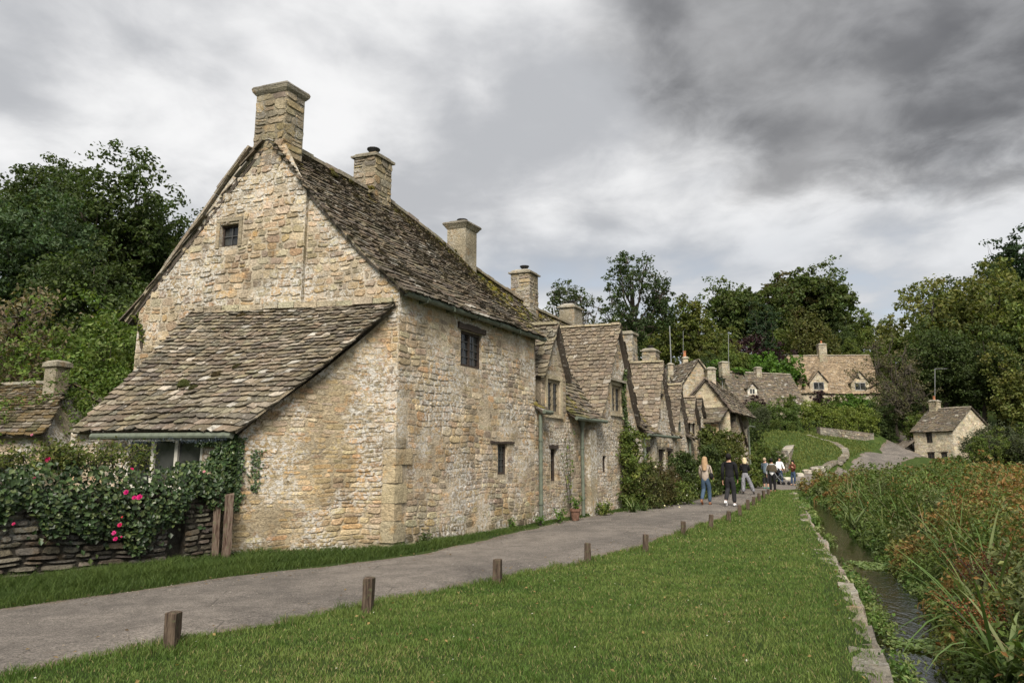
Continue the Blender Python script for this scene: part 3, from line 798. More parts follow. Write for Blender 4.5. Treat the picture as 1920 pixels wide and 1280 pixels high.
def window(parent, mapf, u0, u1, h0, h1, fm, lights=2, grid=(2, 4), fw=.05, depth=.13, lintel=None, sill=None, lead=True, stone_mull=None, name='window'):
    mb = MB(); d0, d1 = -depth, -depth + .06; sc_ = (.33, .275, .19)
    bars(mb, mapf, u0, u0 + fw, h0, h1, d0, d1, sc_); bars(mb, mapf, u1 - fw, u1, h0, h1, d0, d1, sc_)
    bars(mb, mapf, u0 + fw, u1 - fw, h0, h0 + fw, d0, d1, sc_); bars(mb, mapf, u0 + fw, u1 - fw, h1 - fw, h1, d0, d1, sc_)
    iw = (u1 - u0 - 2 * fw); lw = iw / lights
    for k in range(1, lights):
        uu = u0 + fw + lw * k
        bars(mb, mapf, uu - fw * .5, uu + fw * .5, h0 + fw, h1 - fw, d0, d1 + .004, sc_)
    win = mb.part(name, fm, parent)
    for k in range(lights):
        a = u0 + fw + lw * k + (fw * .5 if k else 0); b = u0 + fw + lw * (k + 1) - (fw * .5 if k < lights - 1 else 0)
        p = MB(); tl = RNG.uniform(-.012, .012, 2)
        P = [mapf(a, h0 + fw, d0 + .022 + tl[0]), mapf(b, h0 + fw, d0 + .022 - tl[0]), mapf(b, h1 - fw, d0 + .022 + tl[1]), mapf(a, h1 - fw, d0 + .022 - tl[1])]
        p.raw(P, [[0, 1, 2, 3]]); p.part('pane', M['glass'], win)
        if lead:
            for i in range(1, grid[0]):
                q = MB(); uu = a + (b - a) * i / grid[0]; bars(q, mapf, uu - .008, uu + .008, h0 + fw, h1 - fw, d0 + .036, d0 + .050); q.part('glazing_bar', M['lead'] if lead == True else fm, win)
            for i in range(1, grid[1]):
                q = MB(); hh = h0 + fw + (h1 - h0 - 2 * fw) * i / grid[1]; bars(q, mapf, a, b, hh - .008, hh + .008, d0 + .034, d0 + .048); q.part('glazing_bar', M['lead'] if lead == True else fm, win)
    if lintel:
        ex, hh, lm, pr = lintel; r = np.random.default_rng(int(u0 * 100) + 3); q = MB(); V = []
        nseg = 7
        for o_ in (-.10, pr):
            for k in range(nseg):
                uu = u0 - ex + (u1 - u0 + 2 * ex) * k / (nseg - 1)
                V.append(mapf(uu, h1 + .004 + r.uniform(0, .02), o_)); V.append(mapf(uu, h1 + hh * r.uniform(.75, 1.05), o_))
        n2 = nseg * 2; F = []
        for k in range(nseg - 1):
            a = 2 * k
            F += [[a + 1, a + 3, a + 2, a][::1], [n2 + a, n2 + a + 2, n2 + a + 3, n2 + a + 1], [a + 1, n2 + a + 1, n2 + a + 3, a + 3], [a, a + 2, n2 + a + 2, n2 + a]]
        F += [[0, n2, n2 + 1, 1], [n2 - 2, n2 - 1, 2 * n2 - 1, 2 * n2 - 2]]
        q.raw(V, F, (.30, .25, .17)); q.part('lintel', lm, parent)
    if sill:
        q = MB(); bars(q, mapf, u0 - .06, u1 + .06, h0 - .09, h0 - .004, -.10, sill, (.36, .31, .22)); q.part('sill', M['stone_clean'], parent)
    return win

SLATE_PAL = [(.122, .102, .076), (.147, .122, .088), (.098, .084, .066), (.165, .134, .092), (.132, .107, .076), (.113, .098, .080)]
SLATE_LIGHT = [(.165, .138, .098), (.145, .123, .09), (.122, .104, .079), (.188, .156, .109), (.135, .110, .077), (.112, .097, .077), (.205, .176, .132)]
def roof_patch(parent, S, expo=(.17, .09), wid=(.20, .36), th=.024, palette=SLATE_PAL, mat=None, rng=None, tint=None, name='roof', slab=.07, grid=(10, 6), vis=True, lift=.014, outline=None):
    """S(a,b): a runs along the eave, b up the slope (0 eave, 1 ridge)"""
    rng = rng or RNG; mat = mat or M['slate']
    def Nn(a, b):
        e = .01
        ta = S(min(a + e, 1), b) - S(max(a - e, 0), b); tb = S(a, min(b + e, 1)) - S(a, max(b - e, 0))
        v = np.cross(ta, tb); v /= np.linalg.norm(v) + 1e-12
        return v if v[2] > 0 else -v
    na, nb = grid; V = []; F = []
    for lay in (0, 1):
        for j in range(nb + 1):
            for i in range(na + 1):
                a, b = i / na, j / nb; V.append(S(a, b) - Nn(a, b) * (slab if lay else .0))
    k0 = (na + 1) * (nb + 1)
    for j in range(nb):
        for i in range(na):
            q = j * (na + 1) + i; f = [q, q + 1, q + na + 2, q + na + 1]
            F.append(f); F.append([k0 + v for v in f[::-1]])
    rim = [i for i in range(na + 1)] + [(na + 1) * (j + 1) - 1 for j in range(1, nb + 1)] + [nb * (na + 1) + i for i in range(na - 1, -1, -1)] + [j * (na + 1) for j in range(nb - 1, 0, -1)]
    for a, b in zip(rim, rim[1:] + rim[:1]): F.append([b, a, a + k0, b + k0])
    base = wpart(name, V, F, np.tile((.075, .062, .05), (len(V), 1)), mat, parent)
    bs = np.linspace(0, 1, 21); Lb = sum(np.linalg.norm(S(.5, bs[i + 1]) - S(.5, bs[i])) for i in range(20))
    b = -.012; rowi = 0
    while b < .985:
        ex = (expo[0] + (expo[1] - expo[0]) * max(b, 0)) * rng.uniform(.9, 1.1) / Lb
        bb = min(max(b, 0), 1); La = np.linalg.norm(S(1, bb) - S(0, bb))
        sc = .62 + .38 * (1 - bb) if expo[0] > expo[1] else 1
        a = -rng.uniform(0, .02); bt = min(1.0, b + ex * 1.55)
        sag = rng.uniform(-.25, .25) * ex
        while a < .997:
            w_ = rng.uniform(*wid) * sc / La
            if 1 - a - w_ < wid[0] * .5 * sc / La: w_ = 1.005 - a
            g_ = .005 / La
            a0, a1 = a + g_, a + w_ - g_
            if outline is None or outline((a0 + a1) / 2, bb):
                cl = lambda v: min(max(v, -.02), 1.02)
                def SP(aa, bb_, off):
                    p = S(min(max(aa, 0), 1), min(max(bb_, 0), 1))
                    if bb_ < 0: p = p + (S(min(max(aa, 0), 1), 0) - S(min(max(aa, 0), 1), .02)) * (-bb_ / .02)
                    if aa < 0: p = p + (S(0, min(max(bb_, 0), 1)) - S(.02, min(max(bb_, 0), 1))) * (-aa / .02)
                    if aa > 1: p = p + (S(1, min(max(bb_, 0), 1)) - S(.98, min(max(bb_, 0), 1))) * ((aa - 1) / .02)
                    return p + nn_ * off
                nn_ = Nn(min(max((a0 + a1) / 2, .01), .99), min(max(bb, .01), .99))
                j0, j1, jm = rng.uniform(-.16, .16, 3) * ex
                j0 += sag * np.sin(a * 7 + rowi); j1 += sag * np.sin(a1 * 7 + rowi); jm += sag * np.sin((a + a1) * 3.5 + rowi)
                l0, l1 = rng.uniform(0, lift, 2); t_ = th * rng.uniform(.7, 1.35)
                am = a0 + (a1 - a0) * rng.uniform(.3, .7)
                ch_ = rng.uniform(.0, .35) * ex; side_c = rng.random() < .5
                pts = [(a0, bt), (a1, bt), (a1, b + j1 + (ch_ if side_c else 0)), (am + (.2 if side_c else -.2) * (a1 - a0) * .6, b + jm), (a0, b + j0 + (0 if side_c else ch_))]
                offs = [.004, .004, t_ * 1.7 + l1, t_ * 1.7 + (l0 + l1) / 2, t_ * 1.7 + l0]
                V = [SP(p[0], p[1], o_ + t_ * .3) for p, o_ in zip(pts, offs)] + [SP(p[0], p[1], o_ - t_ * .7) for p, o_ in zip(pts, offs)]
                F = [[0, 1, 2, 3, 4]] if np.dot(np.cross(V[1] - V[0], V[2] - V[1]), nn_) > 0 else [[4, 3, 2, 1, 0]]
                fl = F[0][0] == 0
                for p, q in ((1, 2), (2, 3), (3, 4), (4, 0)): F.append([q, p, p + 5, q + 5] if fl else [p, q, q + 5, p + 5])
                c = pal(palette, rng, .18)
                if rng.random() < .025: c = np.array([.34, .32, .28]) * rng.uniform(.7, 1.1)
                if tint is not None: c = tint((a0 + a1) / 2, bb, c, rng)
                pool('slate', V, F, c, mat, base, vis)
            a += w_
        b += ex; rowi += 1
    return base
def verge(parent, pts, w_, h_, side, col, mat, name='verge', rng=RNG, step=.28):
    """run of small flat stones along a rake: pts 3D polyline, side = vector across"""
    mb = MB(); pts = np.asarray(pts, float); side = np.asarray(side, float)
    seg = np.linalg.norm(np.diff(pts, axis=0), axis=1); cum_ = np.concatenate([[0], np.cumsum(seg)]); s_ = 0
    at = lambda q: np.array([np.interp(q, cum_, pts[:, k]) for k in range(3)])
    while s_ < cum_[-1] - .02:
        e = min(s_ + step * rng.uniform(.7, 1.4), cum_[-1]); a, b = at(s_), at(e); t_ = b - a
        up = np.cross(t_, side); up /= np.linalg.norm(up) + 1e-9
        if up[2] < 0: up = -up
        up = up * h_ * rng.uniform(.8, 1.2)
        mb.box(a + t_ * .015 + up * rng.uniform(-.1, .1), t_ * .97, side * w_ * rng.uniform(.85, 1.15), up, jit(col, .15, rng)); s_ = e
    return mb.part(name, mat, parent, kind='stuff')
def chimney(parent, o2, U2, V2, h0, h1, rng, ch=(.12, .22), cw=(.18, .4), proud=.014, cap='slab', palette=None, mat=None, pot=None, fine=True, capover=.07, plain_sides=False):
    mat = mat or M['stone_chimney']; palette = palette or [(.30, .25, .17), (.26, .22, .16), (.34, .28, .19), (.23, .20, .155), (.36, .28, .165)]
    o2, U2, V2 = (np.asarray(q, float) for q in (o2, U2, V2))
    lu, lv = np.linalg.norm(U2), np.linalg.norm(V2)
    mb = MB().box(P3(o2, h0), P3(U2, 0), P3(V2, 0), (0, 0, h1 - h0), (.27, .235, .17))
    core = mb.part('chimney', mat, parent)
    if fine:
        cen = o2 + (U2 + V2) / 2
        for a, e in ((o2, U2), (o2 + U2, V2), (o2 + U2 + V2, -U2), (o2 + V2, -V2)):
            L_ = np.linalg.norm(e); e1 = e / L_; nr = np.array([e1[1], -e1[0]])
            if np.dot(nr, a + e / 2 - cen) < 0: nr = -nr
            if np.dot(nr, -(a + e / 2)) < 0: continue
            mp = lambda u, h, off, a=a, e1=e1, nr=nr: P3(a + e1 * u + nr * off, h)
            for r in courses([(-.01, h0), (L_ + .01, h0), (L_ + .01, h1), (-.01, h1)], [], rng, ch, cw):
                V, F = stone_piece(mp, r, rng, proud, .014); pool('chimney_stone', V, F, pal(palette, rng), mat, core)
    c = MB(); u1, v1 = U2 / lu, V2 / lv
    def lay(ex, z0, z1, ex2=None, colr=(.25, .225, .17)):
        ex2 = ex if ex2 is None else ex2; V = []
        for e_, z in ((ex, z0), (ex2, z1)):
            for a, b in ((-1, -1), (1, -1), (1, 1), (-1, 1)):
                q = o2 + (U2 + V2) / 2 + u1 * a * (lu / 2 + e_) + v1 * b * (lv / 2 + e_); V.append(P3(q, z + rng.uniform(-.008, .008)))
        F = [[0, 3, 2, 1], [4, 5, 6, 7]] + [[k, (k + 1) % 4, 4 + (k + 1) % 4, 4 + k] for k in range(4)]
        c.raw(V, F, colr)
    if cap == 'flare':
        lay(.015, h1 - .02, h1 + .05, .06); lay(.06, h1 + .05, h1 + .12, capover); lay(capover, h1 + .12, h1 + .17, capover - .02, (.17, .155, .125)); lay(capover * .3, h1 + .17, h1 + .25, -.06, (.17, .155, .125))
    elif cap == 'slab':
        lay(capover, h1, h1 + .055); lay(.02, h1 + .055, h1 + .12, -.02); lay(-.02, h1 + .12, h1 + .19, -.14, (.3, .28, .24))
    elif cap == 'round':
        lay(capover, h1 - .01, h1 + .09, capover * .9); lay(capover * .7, h1 + .09, h1 + .15, -.04)
    c.part('chimney_cap', mat, core)
    ctr = o2 + (U2 + V2) / 2
    if pot == 'cowl':
        MB().lathe(P3(ctr, h1 + .1), [(.09, 0), (.09, .14), (.10, .14), (.17, .22), (.17, .235), (.05, .25)], 14).part('chimney_cowl', M['iron'], core)
    elif pot == 'clay':
        MB().lathe(P3(ctr, h1 + .08), [(.14, 0), (.12, .1), (.11, .42), (.135, .44), (.135, .5), (.10, .5)], 14).part('chimney_pot', M['terracotta'], core)
    return core

RIDGE_T = [0, 3.7, 5.1, 7, 8.2, 10, 12, 15, 20, 24, 28, 36]
RIDGE_H = [8.28, 8.18, 7.95, 7.56, 7.36, 7.14, 6.9, 6.86, 6.5, 6.3, 6.1, 5.9]
RS = 3.15
def ridge_h(t): return float(np.interp(t, RIDGE_T, RIDGE_H))
def lerp(a, b, t): return a + (b - a) * t

# ================================================================== END COTTAGE (with lean-to)
rng = np.random.default_rng(101)
cotA = thing('end_cottage', 'large stone end cottage with tall chimney, steep slate roof and lean-to facing the camera side garden'.replace(' facing the camera side garden', ' beside the ivy wall'), 'cottage', P3(C0, 0), 'cottages of the old row')
mapF = lambda u, h, off: row_pt(u, h, off)
mapG = lambda u, h, off: P3(C0 + G2 * u + NG * off, h)
def relF(u, h): return .006 * math.sin(u * 1.7 + h * 2.1) + .004 * math.sin(u * 4.3 - h * 3.1)
holesF = [(2.1, 2.96, 3.58, 4.36), (3.68, 4.12, 1.25, 1.94)]
lintF = [(1.98, 3.14, 4.36, 4.54), (3.36, 4.86, 1.94, 2.02)]
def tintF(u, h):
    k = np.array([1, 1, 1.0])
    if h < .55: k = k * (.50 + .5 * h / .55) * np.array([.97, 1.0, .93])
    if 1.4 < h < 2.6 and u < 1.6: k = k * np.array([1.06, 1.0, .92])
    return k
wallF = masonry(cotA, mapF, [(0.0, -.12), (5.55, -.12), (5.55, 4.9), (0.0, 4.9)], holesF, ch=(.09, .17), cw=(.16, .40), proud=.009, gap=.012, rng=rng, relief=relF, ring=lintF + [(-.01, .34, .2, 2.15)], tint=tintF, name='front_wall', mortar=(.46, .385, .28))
window(cotA, mapF, *[holesF[0][i] for i in (0, 1, 2, 3)], M['dark_timber'], 2, (2, 4), .055, .12, (.12, .15, M['dark_timber'], .05))
window(cotA, mapF, *[holesF[1][i] for i in (0, 1, 2, 3)], M['dark_timber'], 1, (3, 4), .05, .11, (.32, .07, M['dark_timber'], .035))
# gable: right-hand strip flush, chimney breast side standing proud
gR = [(0.0, -.12), (2.14, -.12), (2.14, 7.05), (1.45, 6.27), (.71, 5.45), (.3, 5.06), (0.0, 4.85)]
gL = [(2.14, -.12), (6.25, -.12), (6.25, 4.8), (5.2, 6.1), (4.15, 7.42), (3.55, 8.12), (2.72, 8.12), (2.14, 7.08)]
mapGL = lambda u, h, off: P3(C0 + G2 * u + NG * (off + .09), h)
hG = [(3.76, 4.24, 6.01, 6.5)]
masonry(cotA, mapG, gR, [], ch=(.10, .19), cw=(.13, .36), proud=.016, gap=.014, rng=rng, name='gable_wall', mortar=(.48, .41, .31), ring=[(.27, 2.14, -.2, 4.2), (0, .27, .1, 2.0)])
masonry(cotA, mapGL, gL, hG, ch=(.10, .21), cw=(.13, .38), proud=.018, gap=.014, rng=rng, name='gable_wall', mortar=(.48, .415, .315), ring=[(3.66, 4.34, 5.96, 6.52), (2.1, 4.9, -.2, 4.2)])
MB().raw([mapG(2.14, -.1, 0), mapG(2.14, -.1, .09), mapG(2.14, 7.08, .09), mapG(2.14, 7.05, 0)], [[0, 1, 2, 3]], (.33, .28, .19)).part('breast_return', M['stone'], cotA)
window(cotA, mapGL, *hG[0], M['dark_timber'], 1, (2, 2), .045, .14)
fr = MB(); bars(fr, mapGL, 3.67, 3.757, 5.98, 6.54, -.02, .022, (.33, .28, .2)); bars(fr, mapGL, 4.243, 4.33, 5.98, 6.54, -.02, .02, (.35, .29, .2)); bars(fr, mapGL, 3.67, 4.33, 6.545, 6.63, -.02, .028, (.30, .26, .19)); fr.part('window_surround', M['stone_clean'], cotA)
# corner quoins
y0 = .12
for k, (wr_, wl_, hh) in enumerate([(.34, .27, .38), (.22, .24, .31), (.36, .26, .36), (.21, .25, .33), (.50, .27, .30), (.30, .25, .22)]):
    V, F = block_pts(P3(C0 + NG * .035 + NF * .03, y0), P3(D2 * wr_, 0), P3(G2 * wl_, 0), (0, 0, hh - .014), rng, .02, .03)
    wpart('quoin', V, F, np.tile(jit((.40, .33, .215) if k not in (0, 5) else (.34, .29, .2), .08, rng), (len(V), 1)), M['stone_clean'], cotA); y0 += hh
# hidden back and far walls
bk = MB()
c1, c2, c3 = C0 + D2 * 5.6, C0 + D2 * 6.9 + G2 * 6.2, C0 + G2 * 6.25
bk.raw([P3(c2, 0), P3(c3, 0), P3(c3, 4.8), P3(c2, 4.6)], [[0, 1, 2, 3]], (.33, .28, .2))
bk.raw([P3(c1, 0), P3(c2, 0), P3(c2, 4.6), P3(C0 + D2 * 6.7 + G2 * RS, 7.5), P3(c1, 4.85)], [[0, 1, 2, 3, 4]], (.33, .28, .2))
bk.part('back_wall', M['stone'], cotA)
# main roof, front slope (bell-cast at the eave), gently sagging ridge
prof_s = [-.20, 0.0, .71, 1.45, 2.14, 2.86, RS]; prof_h = [4.74, 4.92, 5.54, 6.34, 7.13, 8.0, 8.34]
_pc = np.concatenate([[0], np.cumsum(np.hypot(np.diff(prof_s), np.diff(prof_h)))]); _pc /= _pc[-1]
def S_A(a, b):
    s = np.interp(b, _pc, prof_s); h = np.interp(b, _pc, prof_h)
    t = lerp(-.10, 5.72 + 1.22 * b, a)
    h += (ridge_h(t) - 8.28) * b - .05 * math.sin(math.pi * a) * math.sin(math.pi * b) + .018 * math.sin(t * 2.3 + s * 2)
    return row_pt(t, h, 0, s)
def tintA(a, b, c, r):
    if b > .8 and r.random() < .4 and (a > .55 or r.random() < .35): c = lerp(c, np.array([.12, .10, .03]), r.uniform(.3, .8))
    if a > .86 and r.random() < .55 * b + .1: c = lerp(c, np.array([.17, .15, .035]), r.uniform(.3, .9))
    return c
roof_patch(cotA, S_A, (.150, .078), (.16, .31), .024, SLATE_PAL, rng=rng, tint=tintA, slab=.09, grid=(14, 10))
def S_Ab(a, b):     # rear slope
    s = lerp(6.55, RS, b); h = lerp(4.55, 8.28, b); t = lerp(-.10, 6.9, a)
    return row_pt(t, h + (ridge_h(t) - 8.28) * b, 0, s)
roof_patch(cotA, S_Ab, (.3, .3), (.5, .9), .03, SLATE_PAL, rng=rng, slab=.1, vis=False)
# verge stones along both rakes of the gable
vr = [row_pt(-.1, h - .06, 0, s) for s, h in zip(prof_s[:-1], prof_h[:-1])]
verge(cotA, vr, .16, .05, P3(D2, 0), (.36, .31, .22), M['stone_clean'], rng=rng, step=.45)
vl = [row_pt(-.16, h, 0, s) for s, h in ((6.5, 4.52), (5.2, 6.12), (4.4, 7.12), (4.12, 7.5), (3.55, 8.16))]
verge(cotA, vl, .24, .07, P3(D2, 0), (.30, .26, .19), M['stone_clean'], rng=rng, step=.4)
vl2 = [row_pt(-.17, h + .03, 0, s) for s, h in ((4.3, 7.28), (4.08, 7.54), (3.62, 8.08))]
verge(cotA, vl2, .26, .05, P3(D2, 0), (.22, .19, .15), M['slate'], rng=rng, step=.3)
rg = [row_pt(t, ridge_h(t) + .03, 0, RS - .12) for t in np.linspace(.5, 6.9, 9)]
verge(cotA, rg, .24, .09, P3(G2, 0), (.24, .21, .16), M['slate'], name='ridge_capping', rng=rng, step=.42)
# chimneys
chimney(cotA, C0 + G2 * 2.76 - D2 * .09, G2 * .76, D2 * .52, 7.7, 9.36, rng, (.13, .27), (.22, .5), .016, 'flare', capover=.075)
chimney(cotA, C0 + D2 * 2.95 + G2 * (RS - .28), D2 * .62, G2 * .62, 7.7, 9.12, rng, (.11, .2), (.18, .4), .022, 'slab', pot='cowl', capover=.06)
chimney(cotA, C0 + D2 * 7.05 + G2 * (RS - .3), D2 * .62, G2 * .60, 6.9, 8.5, rng, cap='flare', pot='cowl', capover=.11, fine=False, mat=M['stone_clean'])
# gutter under the eave
gt = MB(); gt.tube([row_pt(t, 4.70 - .012 * t / 5, .16) for t in np.linspace(-.02, 5.85, 14)], .062, 10); gt.part('gutter', M['gutter'], cotA, smooth=False)
for t in np.arange(.6, 5.8, .95):
    q = MB(); bars(q, mapF, t - .012, t + .012, 4.62, 4.78, -.02, .225); q.part('gutter_bracket', M['gutter'], cotA)

# ---- lean-to
E2 = onz(430, 1045)[:2]; Q2 = C0 + G2 * .24
LE = E2 - Q2; LL = np.linalg.norm(LE); LE = LE / LL; NE = np.array([-LE[1], LE[0]])
if np.dot(NE, -Q2) < 0: NE = -NE
mapE = lambda u, h, off: P3(Q2 + LE * u + NE * off, h)
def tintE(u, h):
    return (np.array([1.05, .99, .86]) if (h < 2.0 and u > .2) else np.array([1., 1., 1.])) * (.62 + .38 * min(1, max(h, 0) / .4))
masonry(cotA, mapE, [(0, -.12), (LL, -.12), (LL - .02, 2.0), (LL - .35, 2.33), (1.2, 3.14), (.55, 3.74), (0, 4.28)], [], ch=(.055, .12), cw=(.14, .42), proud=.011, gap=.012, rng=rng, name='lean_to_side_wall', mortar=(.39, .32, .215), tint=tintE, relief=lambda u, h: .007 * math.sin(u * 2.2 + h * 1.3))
mapL = lambda u, h, off: P3(E2 + G2 * u + NG * off, h)
hL = [(.70, 2.4, 1.08, 1.98)]
masonry(cotA, mapL, [(0, -.12), (3.75, -.12), (3.75, 2.1), (0, 2.1)], hL, ch=(.07, .13), cw=(.16, .4), proud=.014, rng=rng, name='lean_to_front_wall')
window(cotA, mapL, *hL[0], M['white_paint'], 3, (1, 1), .07, .08, lead=False)
MB().raw([P3(E2 + G2 * 3.75, 0), P3(C0 + G2 * 4.7, 0), P3(C0 + G2 * 4.7, 4.4), P3(E2 + G2 * 3.75, 2.1)], [[0, 1, 2, 3]], (.33, .28, .2)).part('lean_to_back_wall', M['stone'], cotA)
TR, TL = mapG(.08, 4.52, .05), mapGL(4.72, 4.66, .03)
ER = mapE(LL - .06, 2.10, .10) + P3(NG * .16, -.05); EL = mapL(3.58, 2.12, .14)
def S_L(a, b):       # a from right to left
    p = lerp(lerp(ER, EL, a), lerp(TR, TL, a), b)
    p = p + np.array([0, 0, -.09 * math.sin(math.pi * b) + .03 * math.sin(a * 5 + b * 3)])
    return p
def tintL(a, b, c, r):
    if r.random() < .03: c = np.array([.34, .30, .245]) * r.uniform(.8, 1.1)
    k = smooth_noise(np.array([a * 4]), np.array([b * 3]), 14, .9)[0]
    return c * (1 + .16 * k)
roofL = roof_patch(cotA, S_L, (.152, .076), (.16, .31), .024, SLATE_LIGHT, rng=rng, tint=tintL, slab=.06, grid=(10, 8), lift=.022)
verge(cotA, [S_L(0, b) + P3(NE * .02, -.035) for b in np.linspace(0, 1, 9)], .16, .05, -P3(NE, 0), (.36, .30, .21), M['stone_clean'], rng=rng, step=.5)
verge(cotA, [mapG(s, 4.50 + .02 * s, .02 if s < 2.1 else .1) for s in np.linspace(.1, 4.65, 9)], .10, .12, P3(NG, 0), (.38, .33, .24), M['stone_clean'], name='mortar_fillet', rng=rng, step=.35)
gl = MB(); gl.tube([mapL(u, 1.985 + .004 * u, .20) for u in np.linspace(-.05, 3.0, 8)], .058, 10); gl.part('gutter', M['gutter'], cotA, label='green gutter of the lean-to hung with tinsel')
flush_pool({'slate': 300, 'stone': 300, 'chimney_stone': 120}, {'slate': 'slate_field', 'stone': 'rubble_field', 'chimney_stone': 'chimney_rubble'})

# moss cushions on the lean-to roof
def moss_blob(parent, c, rx, ry, rz, col, seed, nrm=(0, 0, 1), name='moss_cushion'):
    r = np.random.default_rng(seed); n1, n2 = 12, 7; V = []; F = []
    nrm = np.asarray(nrm, float); nrm /= np.linalg.norm(nrm); ux = np.cross((0, 1, .2), nrm); ux /= np.linalg.norm(ux); uy = np.cross(nrm, ux)
    for j in range(n2):
        for i in range(n1):
            ph = (j / (n2 - 1)) * math.pi * .55; an = 2 * math.pi * i / n1
            k = 1 + r.uniform(-.2, .2)
            V.append(np.asarray(c) + ux * rx * k * math.sin(ph) * math.cos(an) + uy * ry * k * math.sin(ph) * math.sin(an) + nrm * rz * k * math.cos(ph))
    for j in range(n2 - 1):
        for i in range(n1): F.append([j * n1 + i, (j + 1) * n1 + i, (j + 1) * n1 + (i + 1) % n1, j * n1 + (i + 1) % n1])
    cols = np.array([jit(col, .3, r) for _ in V])
    return wpart(name, V, F, cols, M['moss'], parent, smooth=True)
for k, (a, b, rx, rz, c_) in enumerate([(.615, .375, .15, .12, (.075, .085, .03)), (.545, .35, .10, .06, (.06, .06, .025)), (.50, .46, .13, .06, (.065, .05, .025)), (.44, .52, .10, .05, (.05, .045, .02)), (.70, .93, .12, .045, (.06, .045, .02)), (.60, .95, .10, .04, (.05, .04, .02)), (.78, .82, .07, .035, (.06, .06, .02))]):
    nL = np.cross(S_L(.6, .5) - S_L(.5, .5), S_L(.5, .6) - S_L(.5, .5)); nL = nL if nL[2] > 0 else -nL
    moss_blob(cotA, S_L(a, b) + nL / np.linalg.norm(nL) * .03, rx, rx * .55, rz, c_, 60 + k, nL)

# ================================================================== CROSS-GABLED COTTAGES OF THE ROW
EAVE_H = 2.86
def row_roof(root, t0, t1, rng, tint=None, left=None, eaves=(), eh=EAVE_H, expo=(.17, .11), wid=(.2, .36)):
    def hs(t, s): return lerp(eh, ridge_h(t), s / RS) - .10 * math.sin(math.pi * min(max(s / RS, 0), 1))
    def S(a, b):
        s = lerp(.16, RS, b); tt0 = left(s / RS) if left else t0
        t = lerp(tt0, t1, a); return row_pt(t, hs(t, s), 0, s)
    roof_patch(root, S, expo, wid, .026, SLATE_PAL, rng=rng, tint=tint)
    def Sb(a, b):
        s = lerp(6.3, RS, b); t = lerp(t0 + 1.0, t1, a); return row_pt(t, lerp(3.2, ridge_h(t), b), 0, s)
    roof_patch(root, Sb, (.4, .4), (.7, 1.2), .03, SLATE_PAL, rng=rng, vis=False)
    for e0, e1 in eaves:
        def Se(a, b):
            s = lerp(-.30, .24, b); t = lerp(e0, e1, a)
            return row_pt(t, hs(t, .16) + (s - .16) * .75, 0, s)
        roof_patch(root, Se, (.17, .16), wid, .026, SLATE_PAL, rng=rng, tint=tint, grid=(4, 2), slab=.05)
    rg = [row_pt(t, ridge_h(t) + .02, 0, RS - .12) for t in np.linspace(t0 + (1.2 if left else 0), t1, 8)]
    verge(root, rg, .24, .09, P3(G2, 0), (.24, .21, .15), M['slate'], name='ridge_capping', rng=rng, step=.42)
def cross_gable(root, ta, ha, tl, tr, hb, back, rng, tint=None, expo=(.165, .13), wid=(.17, .32), over=.14, palette=SLATE_LIGHT, flare=0.25):
    for t_e, sg in ((tl, -1), (tr, 1)):
        def S(a, b):
            s = lerp(-over, back, a); bb = b
            t = lerp(t_e + sg * .10, ta, bb)
            h = lerp(hb - .12, ha + .05, bb) - flare * .35 * math.sin(math.pi * bb) * (1 - bb)
            return row_pt(t, h, 0, s)
        roof_patch(root, S, expo, wid, .026, palette, rng=rng, tint=tint, grid=(5, 6), slab=.06)
        verge(root, [S(0, b) - P3((0, 0), .05) for b in np.linspace(0, 1, 7)], .10, .05, P3(G2, 0), (.28, .24, .18), M['stone_clean'], rng=rng, step=.35)
    verge(root, [row_pt(ta, ha + .06, 0, s) - P3(D2 * .1, 0) for s in (-over, back * .5, back)], .2, .07, P3(D2, 0), (.34, .29, .2), M['slate'], name='ridge_capping', rng=rng, step=.35)
def pipe(root, t, h0, h1, off=.10, hopper=False):
    q = MB(); q.tube([row_pt(t, h0, off), row_pt(t, h1, off)], .048, 10); p = q.part('downpipe', M['gutter'], root)
    for hh in (h0 + .45, h0 + (h1 - h0) * .75):
        MB().tube([row_pt(t, hh, off), row_pt(t, hh + .07, off)], .064, 10).part('pipe_collar', M['gutter'], p)
    if hopper: MB().lathe(row_pt(t, h1, off), [(.05, -.02), (.075, .04), (.11, .16), (.125, .17), (.125, .2), (.11, .2)], 10).part('hopper', M['gutter'], p)
def gutter(root, t0, t1, h, off=.24):
    MB().tube([row_pt(t0, h, off), row_pt((t0 + t1) / 2, h - .008, off), row_pt(t1, h, off)], .055, 8).part('gutter', M['gutter'], root)

# ---- second cottage: half dormer and large gable
rng = np.random.default_rng(202)
cotB = thing('row_cottage', 'stone cottage with a half dormer, a large front gable and two green downpipes', 'cottage', row_pt(5.6, 0), 'cottages of the old row')
hB = [(6.27, 7.07, 2.78, 3.72), (6.44, 6.82, 1.02, 1.86), (10.98, 11.86, 3.08, 4.0), (10.08, 10.4, 1.2, 1.7)]
polyB = [(5.56, -.12), (13.62, -.12), (13.62, 2.9), (13.3, 2.9), (12.9, 3.45), (11.6, 6.0), (10.3, 3.7), (9.8, 2.9), (7.46, 2.95), (7.46, 3.85), (6.72, 5.2), (5.92, 3.85), (5.92, 2.95), (5.56, 2.95)]
PALB = [(.36, .29, .195), (.33, .27, .19), (.40, .33, .235), (.29, .245, .18), (.38, .285, .175)]
masonry(cotB, mapF, polyB, hB, PALB, (.41, .345, .255), ch=(.09, .17), cw=(.16, .38), proud=.010, gap=.014, rng=rng, name='front_wall', ring=[(6.15, 7.2, 2.66, 3.86), (10.86, 12.0, 2.98, 4.12), (6.36, 6.94, 1.86, 2.0)])
